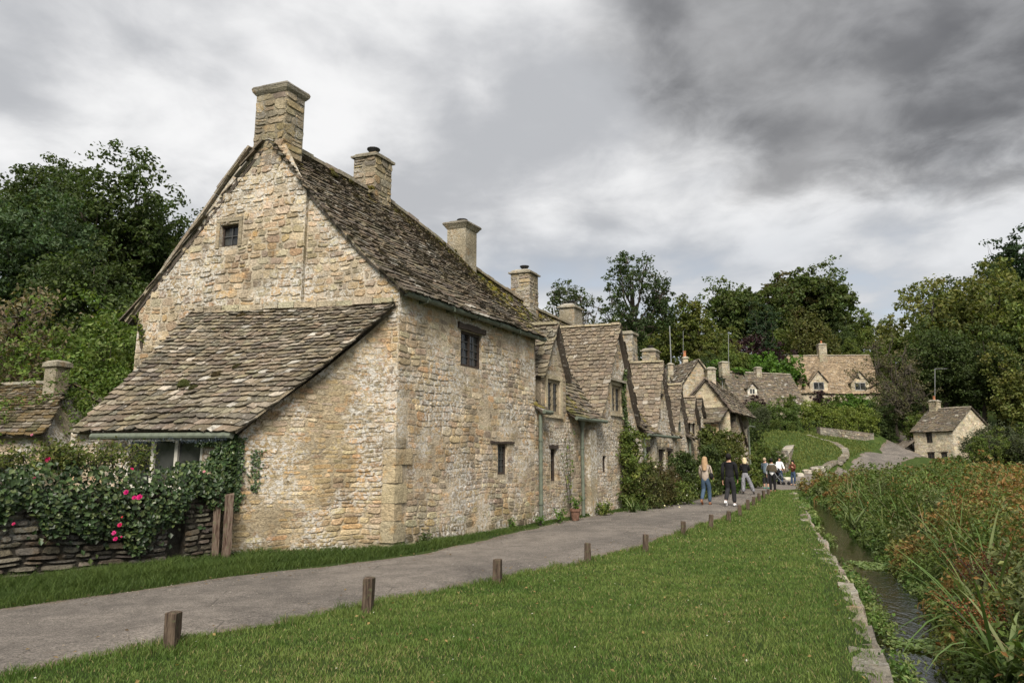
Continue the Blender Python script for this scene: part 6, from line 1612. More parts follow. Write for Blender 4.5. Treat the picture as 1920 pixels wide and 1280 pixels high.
# rambling rose above the wall
rs = thing('rambling_rose', 'rambling rose with yellow-green leaves and pink blooms above the garden wall', 'rose', P3(WA + uW * 5.5, 0))
parts = []; mb = MB()
for k in range(150):
    s_ = rng.uniform(2.6, LW - .2); inn = rng.uniform(.0, .8); p = P3(WA + uW * s_ - nW * inn, 1.45); pts = [p]; d_ = np.array([rng.uniform(-.5, .5), rng.uniform(-.5, .5), rng.uniform(.7, 1.3)])
    for j in range(6):
        d_ = d_ * .92 + np.array([rng.uniform(-.22, .22), rng.uniform(-.22, .22), -.16]); pts.append(pts[-1] + d_ * rng.uniform(.09, .16))
    pts = np.array(pts)
    lim = 2.38 - .62 * np.clip((s_ - 5.6) / 2.2, 0, 1)
    pts[:, 2] = np.minimum(pts[:, 2], lim + rng.uniform(-.12, .1))
    mb.tube(pts, np.linspace(.010, .004, len(pts)), 4, (.12, .11, .05), False)
    m_ = 46; t_ = rng.uniform(.1, len(pts) - 1, m_); ii_ = t_.astype(int); ii_ = np.clip(ii_, 0, len(pts) - 2); fr_ = (t_ - ii_)[:, None]
    P = pts[ii_] * (1 - fr_) + pts[ii_ + 1] * fr_ + rng.normal(0, .065, (m_, 3))
    parts.append(sheet(P, (0, -.4, .4), .8, .058, ROSE, rng, fold=.25, asp=.6))
V, F, c = cat3(parts); wpart('rose_leaves', V, F, c, M['leaf'], rs); mb.part('rose_canes', M['bark'], rs, kind='stuff')
def bloom(p, r, col):
    V, F, C_ = [], [], []
    for ring, (n_, rr, tilt, zz_) in enumerate([(3, .45, 1.25, .35), (5, .7, .9, .2), (7, 1.0, .45, 0)]):
        for k in range(n_):
            an = 2 * math.pi * (k + ring * .37) / n_ + rng.uniform(-.2, .2); d_ = np.array([math.cos(an), math.sin(an), 0]); up = np.array([0, 0, 1.0]); side = np.array([-d_[1], d_[0], 0])
            b = np.array(p) + up * r * zz_ * .3; tip = b + d_ * r * rr * math.cos(tilt) + up * r * rr * math.sin(tilt) * .9; w_ = r * .42
            base = len(V); V += [b, (b + tip) / 2 + side * w_, tip + side * w_ * .55 + d_ * r * .1, tip - side * w_ * .55 + d_ * r * .1, (b + tip) / 2 - side * w_]; F.append([base + j for j in range(5)])
            C_ += [jit(col, .2, rng)] * 5
    V = np.array(V); c_ = np.array(p); V = c_ + (V - c_) @ np.array(Matrix.Rotation(RAD(62), 3, 'X')).T
    return V, F, np.array(C_)
for px, py, r_, yy, c_ in [(90, 862, .062, 9.6, (.62, .015, .13)), (247, 881, .055, 10.3, (.75, .02, .16)), (237, 923, .058, 10.05, (.55, .012, .16)), (262, 932, .068, 10.1, (.60, .012, .17)), (225, 984, .05, 9.9, (.55, .012, .10)), (214, 999, .05, 9.85, (.62, .05, .22)), (217, 1010, .05, 9.85, (.55, .015, .14)), (228, 1006, .022, 9.85, (.55, .02, .14)), (65, 897, .04, 9.4, (.55, .08, .2)), (26, 982, .035, 9.1, (.5, .03, .12)), (383, 884, .035, 11.0, (.72, .33, .36)), (229, 969, .022, 9.9, (.6, .06, .06)), (60, 815, .03, 9.9, (.6, .2, .3)), (252, 933, .05, 10.12, (.62, .015, .18))]:
    V, F, C_ = bloom(aty(px, py, yy), r_ * .64, np.array(c_) * .75); wpart('rose_bloom', V, F, C_, M['petal'], rs)
# tinsel garland along the lean-to gutter
tn = thing('tinsel_garland', 'dark glinting tinsel garland hanging along the lean-to gutter', 'garland', mapL(1.2, 1.95, .2))
n_ = 900; u_ = rng.uniform(.0, 2.4, n_); sagz = 1.945 - .05 * np.abs(np.sin(u_ * 2.6)) + rng.normal(0, .022, n_)
P = np.array([mapL(a, b, .235 + r_) for a, b, r_ in zip(u_, sagz, rng.normal(0, .025, n_))])
V, F, c = leaves_at(P, rng.normal(0, 1, (n_, 3)), .05, np.tile((.03, .04, .05), (n_, 1)) * rng.uniform(.3, 3, (n_, 1)), rng, 0, .12)
wpart('tinsel_strands', V, F, c, M['ivy'], tn)
# small plant on the gable edge and by the gutter corner
def sprig(label, p, h, w_, n_, size, palette, seed, name='plant', cat='plant', mat=None, stems=5, upb=.3):
    r = np.random.default_rng(seed); t = thing(name, label, cat, p); p = np.asarray(p, float); mb = MB(); parts = []
    for k in range(stems):
        a = r.uniform(0, 6.28); tip = p + np.array([math.cos(a) * w_ * r.uniform(.2, 1), math.sin(a) * w_ * r.uniform(.2, 1), h * r.uniform(.55, 1)]); m = (p + tip) / 2 + np.array([0, 0, h * .08]); mb.tube([p - (0, 0, .03), m, tip], [.012, .008, .003], 4, (.08, .08, .04), False)
        m_ = n_ // stems; q = r.uniform(.15, 1.05, m_)[:, None]; P = np.where(q < .5, p + (m - p) * q * 2, m + (tip - m) * (q - .5) * 2) + r.normal(0, w_ * .22, (m_, 3)) * np.array([1, 1, .8])
        parts.append(sheet(P, (0, -.3, .5), .8, size, palette, r, asp=.5, up=upb))
    V, F, c = cat3(parts); wpart('leaves', V, F, c, mat or M['leaf'], t); mb.part('stems', M['bark'], t, kind='stuff')
    return t
sprig('small green plant rooted in the back edge of the gable', mapGL(6.05, 3.95, .05), .75, .22, 120, .10, G_MID, 71)
sprig('tuft of green leaves growing by the end of the lean-to gutter', mapE(LL - .28, 2.28, .05), .16, .12, 60, .05, G_BRIGHT, 72)
sprig('small green weed at the foot of the front wall under the small window', row_pt(4.25, 0, .12), .26, .16, 130, .055, G_BRIGHT, 73)
sprig('low green weed at the foot of the house corner', row_pt(.7, 0, .12), .22, .22, 160, .05, G_DARK, 74)

# ---- plants in front of the row cottages
sprig('spindly rose sapling trained on the wall between the two downpipes', row_pt(7.3, 0, .18), 2.6, .35, 120, .10, G_MID, 81, 'sapling', 'sapling', stems=4)
pt = thing('flower_pot', 'old clay pot with a leafy plant between the two downpipes', 'pot', row_pt(7.05, 0, .42)); MB().lathe(row_pt(7.05, 0, .42), [(.09, 0), (.13, .24), (.15, .24), (.15, .30), (.125, .30), (.115, .26)], 14).part('pot', M['old_pot'], pt)
sprig('green leafy plant growing out of the old clay pot', row_pt(7.05, .22, .42), .38, .2, 130, .07, G_BRIGHT, 82)
sprig('bright green weeds left of the old clay pot', row_pt(6.2, 0, .35), .35, .25, 160, .07, G_BRIGHT, 83)
sprig('bright green weeds at the foot of the first downpipe', row_pt(5.35, 0, .25), .22, .2, 130, .06, G_BRIGHT, 84)
sprig('dark leafy plant at the foot of the second downpipe', row_pt(9.0, 0, .4), .4, .35, 260, .10, G_MID, 85)
def bush(label, t, off, h, w_, n_, size, palette, seed, name='shrub', along=1.0, flowers=None):
    r = np.random.default_rng(seed); p = row_pt(t, 0, off); th_ = thing(name, label, 'shrub', p)
    K = n_ // 26; c = np.stack([r.normal(0, .42, K) * w_ * along, r.normal(0, .36, K) * .75, (r.random(K) ** .8)], 1)
    C_ = np.array([p + P3(D2 * a + NF * b * w_, max(.05, z * h * (1 - .3 * abs(a) / (w_ * along)))) for a, b, z in c])
    mn = (C_[:, :2] - C0) @ NF; C_[:, :2] += np.outer(np.maximum(0, .12 - mn), NF)
    V, F, cc = foliage(C_, np.full(K, .22) * r.uniform(.6, 1.4, K), 26, size, palette, r)
    wpart('leaves', V, F, cc, M['leaf'], th_)
    mb = MB()
    for k in range(7): q = C_[r.integers(K)]; mb.tube([p + P3(D2 * r.uniform(-.3, .3) * w_, -.05), (p + q) / 2, q], [.022, .014, .006], 5, (.07, .06, .04), False)
    mb.part('stems', M['bark'], th_, kind='stuff')
    if flowers:
        fc, m_ = flowers; P = C_[r.integers(0, K, m_)] + r.normal(0, .2, (m_, 3)) + P3(NF * .1, .08); V, F, cc = leaves_at(P, np.tile((NF[0], NF[1], .6), (m_, 1)) + r.normal(0, .4, (m_, 3)), .07, np.tile(fc, (m_, 1)) * r.uniform(.7, 1.2, (m_, 1)), r, 0, 1.0); wpart('blossom', V, F, cc, M['petal'], th_, kind='stuff')
bush('tall green climber on the wall below the large gable window', 11.8, .28, 2.7, .75, 4200, .10, G_MID, 91, 'climber')
bush('pale grassy shrub with small cream flowers beside the climber', 12.6, .6, 1.55, 1.0, 3600, .085, [(.085, .10, .03), (.06, .085, .022), (.10, .09, .035)], 92, flowers=((.55, .5, .3), 60))
bush('russet feathery shrub in front of the doorway windows', 14.2, .55, 1.35, .9, 3200, .08, [(.075, .055, .022), (.06, .07, .02), (.09, .06, .03)], 93)
bush('dark green shrub in front of the dark doorway', 16.9, .6, 1.9, .9, 3800, .10, G_DARK, 94)
bush('white-flecked low shrub beside the path kerb', 14.9, .95, .8, .8, 2200, .08, G_MID, 95, flowers=((.7, .68, .55), 50))
bush('large yellow-green climbing rose over the fourth cottage', 22.6, .5, 3.2, 1.5, 6000, .14, [(.075, .095, .022), (.10, .11, .028), (.05, .07, .018)], 96, 'climber', 1.25, ((.5, .42, .06), 40))
bush('tall yellowish climber near the last cottage bay', 26.2, .5, 2.9, 1.4, 4200, .15, [(.09, .10, .025), (.12, .115, .03), (.06, .075, .02)], 97, 'climber', 1.2)
bush('dark round shrub behind the walking couple', 20.4, .75, 2.2, .9, 3200, .11, G_DARK, 98)
bush('low bright green shrub at the path edge behind the walking man', 24.0, .9, .8, 1.0, 2000, .12, G_BRIGHT, 99)
bush('green shrub along the foot of the fourth cottage', 18.9, .7, 1.2, .9, 2600, .10, G_MID, 100)
bush('leafy shrub at the foot of the last cottage', 29.5, .6, 1.4, 1.6, 2600, .14, G_MID, 110)
# ivy strand up the gable
n_ = 700; hgt_ = rng.uniform(1.8, 4.6, n_); u_ = 12.05 + .12 * np.sin(hgt_ * 3) + rng.normal(0, .10, n_) * np.clip(1.5 - (hgt_ - 2) * .35, .35, 1.5)
ivs = thing('climbing_ivy', 'thin strand of green ivy climbing beside the large gable window', 'ivy', row_pt(12.05, 0, .05)); V, F, c = sheet(np.array([row_pt(a, b, .05 + .06 * r_) for a, b, r_ in zip(u_, hgt_, rng.random(n_))]), (NF[0], NF[1], .2), .5, .09, [(.06, .09, .02), (.085, .115, .028), (.04, .065, .018)], rng); wpart('leaves', V, F, c, M['ivy'], ivs)
MB().tube([row_pt(12.05 + .12 * math.sin(h * 3), h, .03) for h in np.linspace(0, 4.5, 14)], np.linspace(.03, .008, 14), 5, (.07, .06, .045)).part('stem', M['bark'], ivs)

# ---- arching grass-like clump by the second downpipe
def strap_blade(p, ang, L_, w_, rise, droop, col, nseg=6, rng=RNG):
    V = []; d_ = np.array([math.cos(ang), math.sin(ang)]); sd_ = np.array([-d_[1], d_[0]])
    for k in range(nseg + 1):
        q = k / nseg; r_ = L_ * (q * .75 * (1 - .2 * rise)); z = L_ * (rise * q - droop * q * q); ww = w_ * (1 - q ** 1.8) * .5 + .0012
        c = np.asarray(p, float) + P3(d_ * r_, z); V += [c + P3(sd_ * ww, 0), c + np.array([0, 0, -ww * .35]), c - P3(sd_ * ww, 0)]
    F = []
    for k in range(nseg):
        a = 3 * k; F += [[a, a + 1, a + 4, a + 3], [a + 1, a + 2, a + 5, a + 4]]
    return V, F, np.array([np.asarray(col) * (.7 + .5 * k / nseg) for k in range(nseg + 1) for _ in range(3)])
def clump(label, p, n_, L_, w_, palette, seed, name='sedge_clump', cat='sedge', rise=(.6, 1.2), droop=(.3, .9)):
    r = np.random.default_rng(seed); t = thing(name, label, cat, p)
    for k in range(n_):
        V, F, c = strap_blade(np.asarray(p) + P3(r.normal(0, .06, 2), -.03), r.uniform(0, 6.28), L_ * r.uniform(.6, 1.15), w_ * r.uniform(.7, 1.2), r.uniform(*rise), r.uniform(*droop), jit(palette[r.integers(len(palette))], .2, r), rng=r)
        wpart('blade', V, F, c, M['blade'], t, smooth=True)
SEDGE = [(.10, .15, .05), (.075, .125, .035), (.15, .18, .075), (.055, .09, .025)]
clump('arching strap-leaved plant at the foot of the large gable', row_pt(10.6, 0, .75), 34, .85, .03, SEDGE, 121, 'strap_leaved_plant', 'plant')
clump('second arching strap-leaved plant beside the climber foot', row_pt(11.3, 0, .85), 28, .75, .028, SEDGE, 122, 'strap_leaved_plant', 'plant')

# ================================================================== MARSH BY THE STREAM
rng = np.random.default_rng(2002)
def bank_right(y): return np.interp(y, BK[:, 1], BK[:, 0]) + stream_w(y) * 1.12
def marsh_pts(n_, y0, y1, pw=1.0, inset=.0):
    y = y0 + (y1 - y0) * rng.random(n_) ** pw; x0 = bank_right(y) + inset; x1 = .80 * y + 2.5
    x = x0 + (x1 - x0) * rng.random(n_); ok = (x1 > x0 + .1)
    inpath = np.min([np.hypot(x - a[0], y - a[1]) - w_ for a, w_ in zip(PCs[::2], PHW[::2])], 0) < np.where(y > 38, 2.2, .5)
    left = sdist(np.stack([x, y], 1), PRs)[0] < .4
    house = (x > 38.5) & (x < 49) & (y > 64)
    ok &= ~inpath & ~left & ~house
    return x[ok], y[ok]
def herb_mass(x, y, hgt, per, size, palettes, wsel, rng, spread=.3, rust=None):
    """leafy herbs: per plant a column of leaves; colours follow broad drifts"""
    n_ = len(x); idx = np.repeat(np.arange(n_), per); z0 = np.maximum(hz(x, y), WATER_Z - .05)
    q = rng.random(len(idx)) ** .75; H_ = hgt[idx]
    rad_ = spread * (1.05 - .55 * q) * rng.uniform(.3, 1, len(idx)); an = rng.uniform(0, 6.28, len(idx))
    P = np.stack([x[idx] + np.cos(an) * rad_, y[idx] + np.sin(an) * rad_, z0[idx] + H_ * q], 1)
    Nn = np.stack([np.cos(an) * .5, np.sin(an) * .5, np.full(len(idx), .6)], 1) + rng.normal(0, .5, (len(idx), 3))
    c = np.empty((len(idx), 3))
    for k, pl in enumerate(palettes):
        m = (wsel[idx] == k); pa = np.array(pl); cp = pa[rng.integers(0, len(pa), n_)]
        c[m] = cp[idx][m]
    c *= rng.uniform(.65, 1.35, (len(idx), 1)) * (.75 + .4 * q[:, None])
    if rust is not None:
        m = (rng.random(len(idx)) < rust[idx] * (q > .55)); c[m] = np.array([.17, .09, .03]) * rng.uniform(.5, 1.5, (m.sum(), 1))
    sz = (size[idx] if np.ndim(size) else size) * rng.uniform(.6, 1.4, len(idx))
    return leaves_at(P, Nn, sz, np.clip(c, .003, .6), rng, .2, .5)
MP = [[(.075, .11, .026), (.095, .13, .034), (.055, .085, .02)], [(.12, .135, .038), (.15, .15, .046), (.09, .11, .03)], [(.19, .125, .045), (.15, .115, .04), (.22, .14, .05)], [(.085, .105, .04), (.105, .12, .05)]]
def drift(x, y):
    a = smooth_noise(x, y, 31, .35); b = smooth_noise(x, y, 32, .8); w_ = np.zeros(len(x), int)
    w_[(a > .1)] = 1; w_[(b + .5 * a > .50)] = 2; w_[(b < -.45)] = 3
    rv = np.clip(.06 + .32 * a + .25 * b + .14 * np.clip((x - bank_right(y)) / 6, -.5, 1), 0, .45)
    return w_, rv
parts = []
for n_, y0, y1, per, sz, hb in ((1500, 3.4, 12.5, 80, .062, .84), (2900, 12, 24, 56, .085, .92), (3000, 23, 42, 36, .15, .85), (3400, 40, 64, 22, .27, .58)):
    x, y = marsh_pts(n_, y0, y1,   .8 if y0 > 10 else .7, -.34); w_, rv = drift(x, y)
    dist = np.clip((x - bank_right(y) + .38) / .8, 0, 1); hg = (hb * (.30 + .75 * dist)) * rng.uniform(.6, 1.3, len(x)) * (1 + .22 * smooth_noise(x, y, 33, .7) + .45 * smooth_noise(x, y, 35, 1.5))
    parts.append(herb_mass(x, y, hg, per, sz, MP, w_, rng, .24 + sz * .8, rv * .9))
V, F, c = cat3(parts); o = obj('marsh_vegetation', mesh_np('marsh_vegetation', V, F, c), M['leaf'], kind='stuff'); o['label'] = 'dense green and rust marsh plants covering the ground beyond the stream'
# rusty seed heads standing above the leaves
x, y = marsh_pts(2400, 6, 60, .75, 1.0); a = smooth_noise(x, y, 34, .45); ok = a > .05; x, y = x[ok], y[ok]; n_ = len(x)
per = 26; idx = np.repeat(np.arange(n_), per); q = rng.random(len(idx)); H_ = (rng.uniform(.85, 1.3, n_) * np.clip(1.15 - y / 90, .5, 1))[idx]; lean = rng.normal(0, .16, (n_, 2))[idx]
z0 = hz(x, y)[idx]; rr = .02 + .07 * np.sin(q * math.pi); an = rng.uniform(0, 6.28, len(idx))
P = np.stack([x[idx] + lean[:, 0] * H_ + np.cos(an) * rr, y[idx] + lean[:, 1] * H_ + np.sin(an) * rr, z0 + H_ * (.55 + .45 * q)], 1)
pc = np.array([(.17, .085, .03), (.20, .115, .04), (.12, .06, .025), (.24, .16, .065)])[rng.integers(0, 4, n_)]
V, F, c = leaves_at(P, rng.normal(0, 1, (len(idx), 3)), np.maximum(.022, y[idx] * .0036) * rng.uniform(.7, 1.4, len(idx)), pc[idx] * rng.uniform(.6, 1.4, (len(idx), 1)), rng, .1, .6)
o = obj('rust_vegetation', mesh_np('rust_vegetation', V, F, c), M['leaf'], kind='stuff'); o['label'] = 'rust brown seed heads scattered over the marsh plants'
# long grassy blades through the marsh
VV, FF, CC = [], [], []; b = 0
x, y = marsh_pts(2600, 4, 34, .7, .0)
for i in range(len(x)):
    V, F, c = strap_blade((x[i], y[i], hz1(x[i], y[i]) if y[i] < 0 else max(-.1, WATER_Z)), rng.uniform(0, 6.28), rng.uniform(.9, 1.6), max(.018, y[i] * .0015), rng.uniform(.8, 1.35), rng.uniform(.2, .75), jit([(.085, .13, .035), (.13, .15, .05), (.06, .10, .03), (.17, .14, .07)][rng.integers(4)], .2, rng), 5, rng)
    VV.append(np.array(V)); FF.append(np.array(F) + b); CC.append(c); b += len(V)
o = obj('sedge_grass', mesh_np('sedge_grass', np.concatenate(VV), np.concatenate(FF), np.concatenate(CC)), M['blade'], kind='stuff'); o['label'] = 'long thin sedge blades growing through the marsh plants'
# watercress and low plants on the water and along the stone edge
parts = []
n_ = 2300; y = 3.6 + 30 * rng.random(n_) ** 1.2; f = rng.random(n_); W_ = stream_w(y); nz = smooth_noise(f * 3, y, 41, 1.1)
off = np.where(f < .25, rng.uniform(.06, .28, n_), W_ * rng.uniform(.62, 1.15, n_)); ok = ((off < .3) & (smooth_noise(y, y * .3, 42, .9) > -.05)) | ((off > .3) & (nz + (off / W_ - .78) * 4 > -.2)); y, off = y[ok], off[ok]
x = np.interp(y, BK[:, 1], BK[:, 0]) + off * 1.08; y = y - off * .42
hg = np.where(off < .3, .2, .16 + .35 * np.clip(off / W_[ok] - .7, 0, 1)) * rng.uniform(.5, 1.4, len(x)); w_ = rng.integers(0, 2, len(x))
zsave = hz
parts.append(herb_mass(x, y, hg + .02, 34, np.maximum(.05, y * .0055), [[(.075, .13, .028), (.10, .16, .04), (.05, .095, .02)], [(.13, .17, .055), (.10, .14, .035), (.16, .19, .07)]], w_, rng, .20))
V, F, c = cat3(parts); V[:, 2] = np.maximum(V[:, 2], WATER_Z - .02 + 0 * V[:, 2]); o = obj('watercress', mesh_np('watercress', V, F, c), M['leaf'], kind='stuff'); o['label'] = 'bright watercress and low plants growing in the stream'
# duckweed mats
for k, (px, py, rx, ry) in enumerate([(1765, 1215, .42, .26), (1835, 1235, .35, .16), (1640, 1060, .40, .30), (1745, 1105, .35, .14)]):
    p = onz(px, py, WATER_Z + .008); m_ = 900; an = rng.uniform(0, 6.28, m_); rr = np.sqrt(rng.random(m_)) * (1 + .25 * np.sin(an * 3 + k)); P = np.stack([p[0] + np.cos(an) * rr * rx, p[1] + np.sin(an) * rr * ry * 1.6, p[2] + rng.uniform(0, .02, m_)], 1)
    V, F, c = leaves_at(P, np.tile((0, 0, 1.0), (m_, 1)) + rng.normal(0, .25, (m_, 3)), .05, np.array([(.15, .21, .075), (.12, .18, .055), (.19, .24, .10)])[rng.integers(0, 3, m_)] * rng.uniform(.7, 1.25, (m_, 1)), rng, .05, .9)
    o = obj('duckweed', mesh_np('duckweed', V, F, c), M['leaf'], kind='stuff'); o['label'] = ['pale duckweed mat beside the arching sedge', 'small pale duckweed mat by the dark water', 'yellow-green duckweed mat under the marsh bank', 'thin duckweed strip at the stream bend'][k]
# single sedge clumps and docks that stand out
for k, (px, py, n_, L_, lb) in enumerate([(1850, 1190, 26, 1.25, 'large arching sedge clump leaning over the stream'), (1905, 1120, 22, 1.3, 'tall sedge clump among the dark red docks'), (1700, 1010, 20, 1.2, 'sedge clump with pale bent blades above the dark bank'), (1890, 1270, 18, .9, 'sedge clump with yellowing blades by the duckweed'), (1600, 985, 16, 1.1, 'arching sedge clump beside the narrow stream bend'), (1790, 1060, 18, 1.1, 'upright sedge clump in the middle of the marsh edge')]):
    p = onz(px, py, -.1); clump(lb, p, n_ + 8, L_ * 1.3, .038, SEDGE, 140 + k, rise=(.55, 1.15), droop=(.25, .85))
def dock(label, p, h, seed, col):
    r = np.random.default_rng(seed); t = thing('dock_plant', label, 'dock', p); p = np.asarray(p, float)
    for k in range(6):
        tip = p + np.array([r.normal(-.08, .16), r.normal(0, .15), h * r.uniform(.7, 1.05)]); MB().tube([p, (p + tip) / 2 + r.normal(0, .03, 3), tip], [.010, .007, .003], 5, (.13, .06, .03)).part('stem', M['bark'], t)
        m_ = 120; q = r.uniform(.5, 1.03, m_)[:, None]; P = p + (tip - p) * q + r.normal(0, .028, (m_, 3)); V, F, c = leaves_at(P, r.normal(0, 1, (m_, 3)), .022, np.tile(col, (m_, 1)) * r.uniform(.45, 1.5, (m_, 1)), r, .1, .8); wpart('seed_head', V, F, c, M['leaf'], t, kind='stuff')
for k, (px, py, h, c_, lb) in enumerate([(1900, 1175, .8, (.10, .03, .016), 'dark red dock with heavy seed heads behind the large sedge'), (1860, 1150, .7, (.12, .045, .02), 'red-brown dock beside the dark red one'), (1912, 1080, .9, (.15, .07, .028), 'orange-brown dock at the marsh edge above the red ones'), (1760, 1010, 1.0, (.17, .085, .03), 'orange dock standing among green marsh leaves'), (1880, 1235, .5, (.18, .075, .03), 'short orange dock near the duckweed')]):
    dock(lb, onz(px, py, -.1), h, 160 + k, c_)
# fallen leaves on the path
VV, FF, CC = [], [], []; m_ = 260; i_ = rng.integers(12, 90, m_); f = rng.random(m_) ** 2 * .25; f = np.where(rng.random(m_) < .5, f, 1 - f); P2 = PLs[i_] + (PRs[i_] - PLs[i_]) * f[:, None] + rng.normal(0, .1, (m_, 2))
P = np.stack([P2[:, 0], P2[:, 1], hbase(P2[:, 0], P2[:, 1]) + .012], 1)
V, F, c = leaves_at(P, np.tile((0, 0, 1.0), (m_, 1)) + rng.normal(0, .2, (m_, 3)), .045, np.array([(.14, .09, .04), (.20, .14, .06), (.09, .06, .035)])[rng.integers(0, 3, m_)], rng, .15, .6)
o = obj('leaf_litter', mesh_np('leaf_litter', V, F, c), M['leaf'], kind='stuff'); o['label'] = 'small dry leaves scattered along the path edges'

m_ = 5200; i_ = rng.integers(16, 190, m_); f = rng.random(m_) ** 2.6 * .5; f = np.where(rng.random(m_) < .5, f, 1 - f); tt = rng.random(m_)[:, None]
A_ = PLs[i_] * (1 - tt) + PLs[i_ + 1] * tt; B_ = PRs[i_] * (1 - tt) + PRs[i_ + 1] * tt; P2 = A_ + (B_ - A_) * f[:, None]
ok = P2[:, 1] < 34; P2 = P2[ok]; m_ = len(P2); r_ = rng.uniform(.004, .013, m_) * np.maximum(1, P2[:, 1] / 12); zz_ = hbase(P2[:, 0], P2[:, 1]) + .002 - .02 * np.abs(2 * f[ok] - 1) ** 2
Vt = np.array([(1, 0, 0), (-.5, .87, 0), (-.5, -.87, 0), (0, 0, .8)]); V = (Vt[None] * rng.uniform(.6, 1.4, (m_, 4, 3)) * r_[:, None, None]) + np.stack([P2[:, 0], P2[:, 1], zz_], 1)[:, None, :]
k_ = np.arange(m_)[:, None] * 4; F = np.concatenate([k_ + np.array([q]) for q in ([0, 1, 3], [1, 2, 3], [2, 0, 3])])
o = obj('path_gravel', mesh_np('path_gravel', V.reshape(-1, 3), F, np.repeat(np.array([(.20, .18, .155), (.28, .25, .21), (.12, .105, .09)])[rng.integers(0, 3, m_)], 4, 0)), M['drystone'], kind='stuff'); o['label'] = 'loose grit and gravel along the edges of the path'

# a few dead leaves and small daisies lying in the lawn
m_ = 420; y = 4 + 16 * rng.random(m_) ** 1.4; xa_ = np.maximum(np.interp(y, PRs[:, 1], PRs[:, 0]), -.75 * y); x = xa_ + (np.interp(y, BK[:, 1], BK[:, 0]) - xa_) * rng.random(m_)
P = np.stack([x, y, hz(x, y) + .04], 1); cc = np.array([(.20, .13, .05), (.28, .20, .08), (.13, .085, .04), (.55, .54, .48)])[np.where(rng.random(m_) < .22, 3, rng.integers(0, 3, m_))]
V, F, c = leaves_at(P, np.tile((0, 0, 1.0), (m_, 1)) + rng.normal(0, .35, (m_, 3)), np.where(cc[:, 0] > .5, .02, .04), cc, rng, .15, .7)
o = obj('lawn_litter', mesh_np('lawn_litter', V, F, c), M['leaf'], kind='stuff'); o['label'] = 'dead leaves and tiny daisies scattered over the lawn'

# ================================================================== PEOPLE
def skin_mesh(name, verts, edges, root=0, sub=2):
    """verts: list of (x,y,z,rx,ry)"""
    me = bpy.data.meshes.new('tmp'); me.from_pydata([v[:3] for v in verts], edges, [])
    o = bpy.data.objects.new('tmp', me); COL.objects.link(o)
    sm = o.modifiers.new('skin', 'SKIN'); sm.use_smooth_shade = True; sm.branch_smoothing = .6
    for sv, v in zip(me.skin_vertices[0].data, verts): sv.radius = (v[3], v[4])
    for i, sv in enumerate(me.skin_vertices[0].data): sv.use_root = (i == root)
    ss = o.modifiers.new('sub', 'SUBSURF'); ss.levels = sub; ss.render_levels = sub
    dg = bpy.context.evaluated_depsgraph_get(); dg.update()
    m2 = bpy.data.meshes.new_from_object(o.evaluated_get(dg)); m2.name = name
    bpy.data.objects.remove(o); bpy.data.meshes.remove(me)
    return m2
def lp(parent, name, me, mat):
    o = obj(name, me, mat, parent); me.materials.clear(); me.materials.append(mat); return o
SKIN = cloth('skin', (.50, .29, .20), .6)
def ellips(c, r, seed=0, nz=.0, n1=14, n2=10, cut=None):
    rr_ = np.random.default_rng(seed); V = []; F = []
    for j in range(n2 + 1):
        for i in range(n1):
            ph = math.pi * j / n2; an = 2 * math.pi * i / n1; k = 1 + rr_.uniform(-nz, nz)
            V.append((c[0] + r[0] * k * math.sin(ph) * math.cos(an), c[1] + r[1] * k * math.sin(ph) * math.sin(an), c[2] + r[2] * k * math.cos(ph)))
    for j in range(n2):
        for i in range(n1): F.append([j * n1 + i, (j + 1) * n1 + i, (j + 1) * n1 + (i + 1) % n1, j * n1 + (i + 1) % n1])
    return V, F
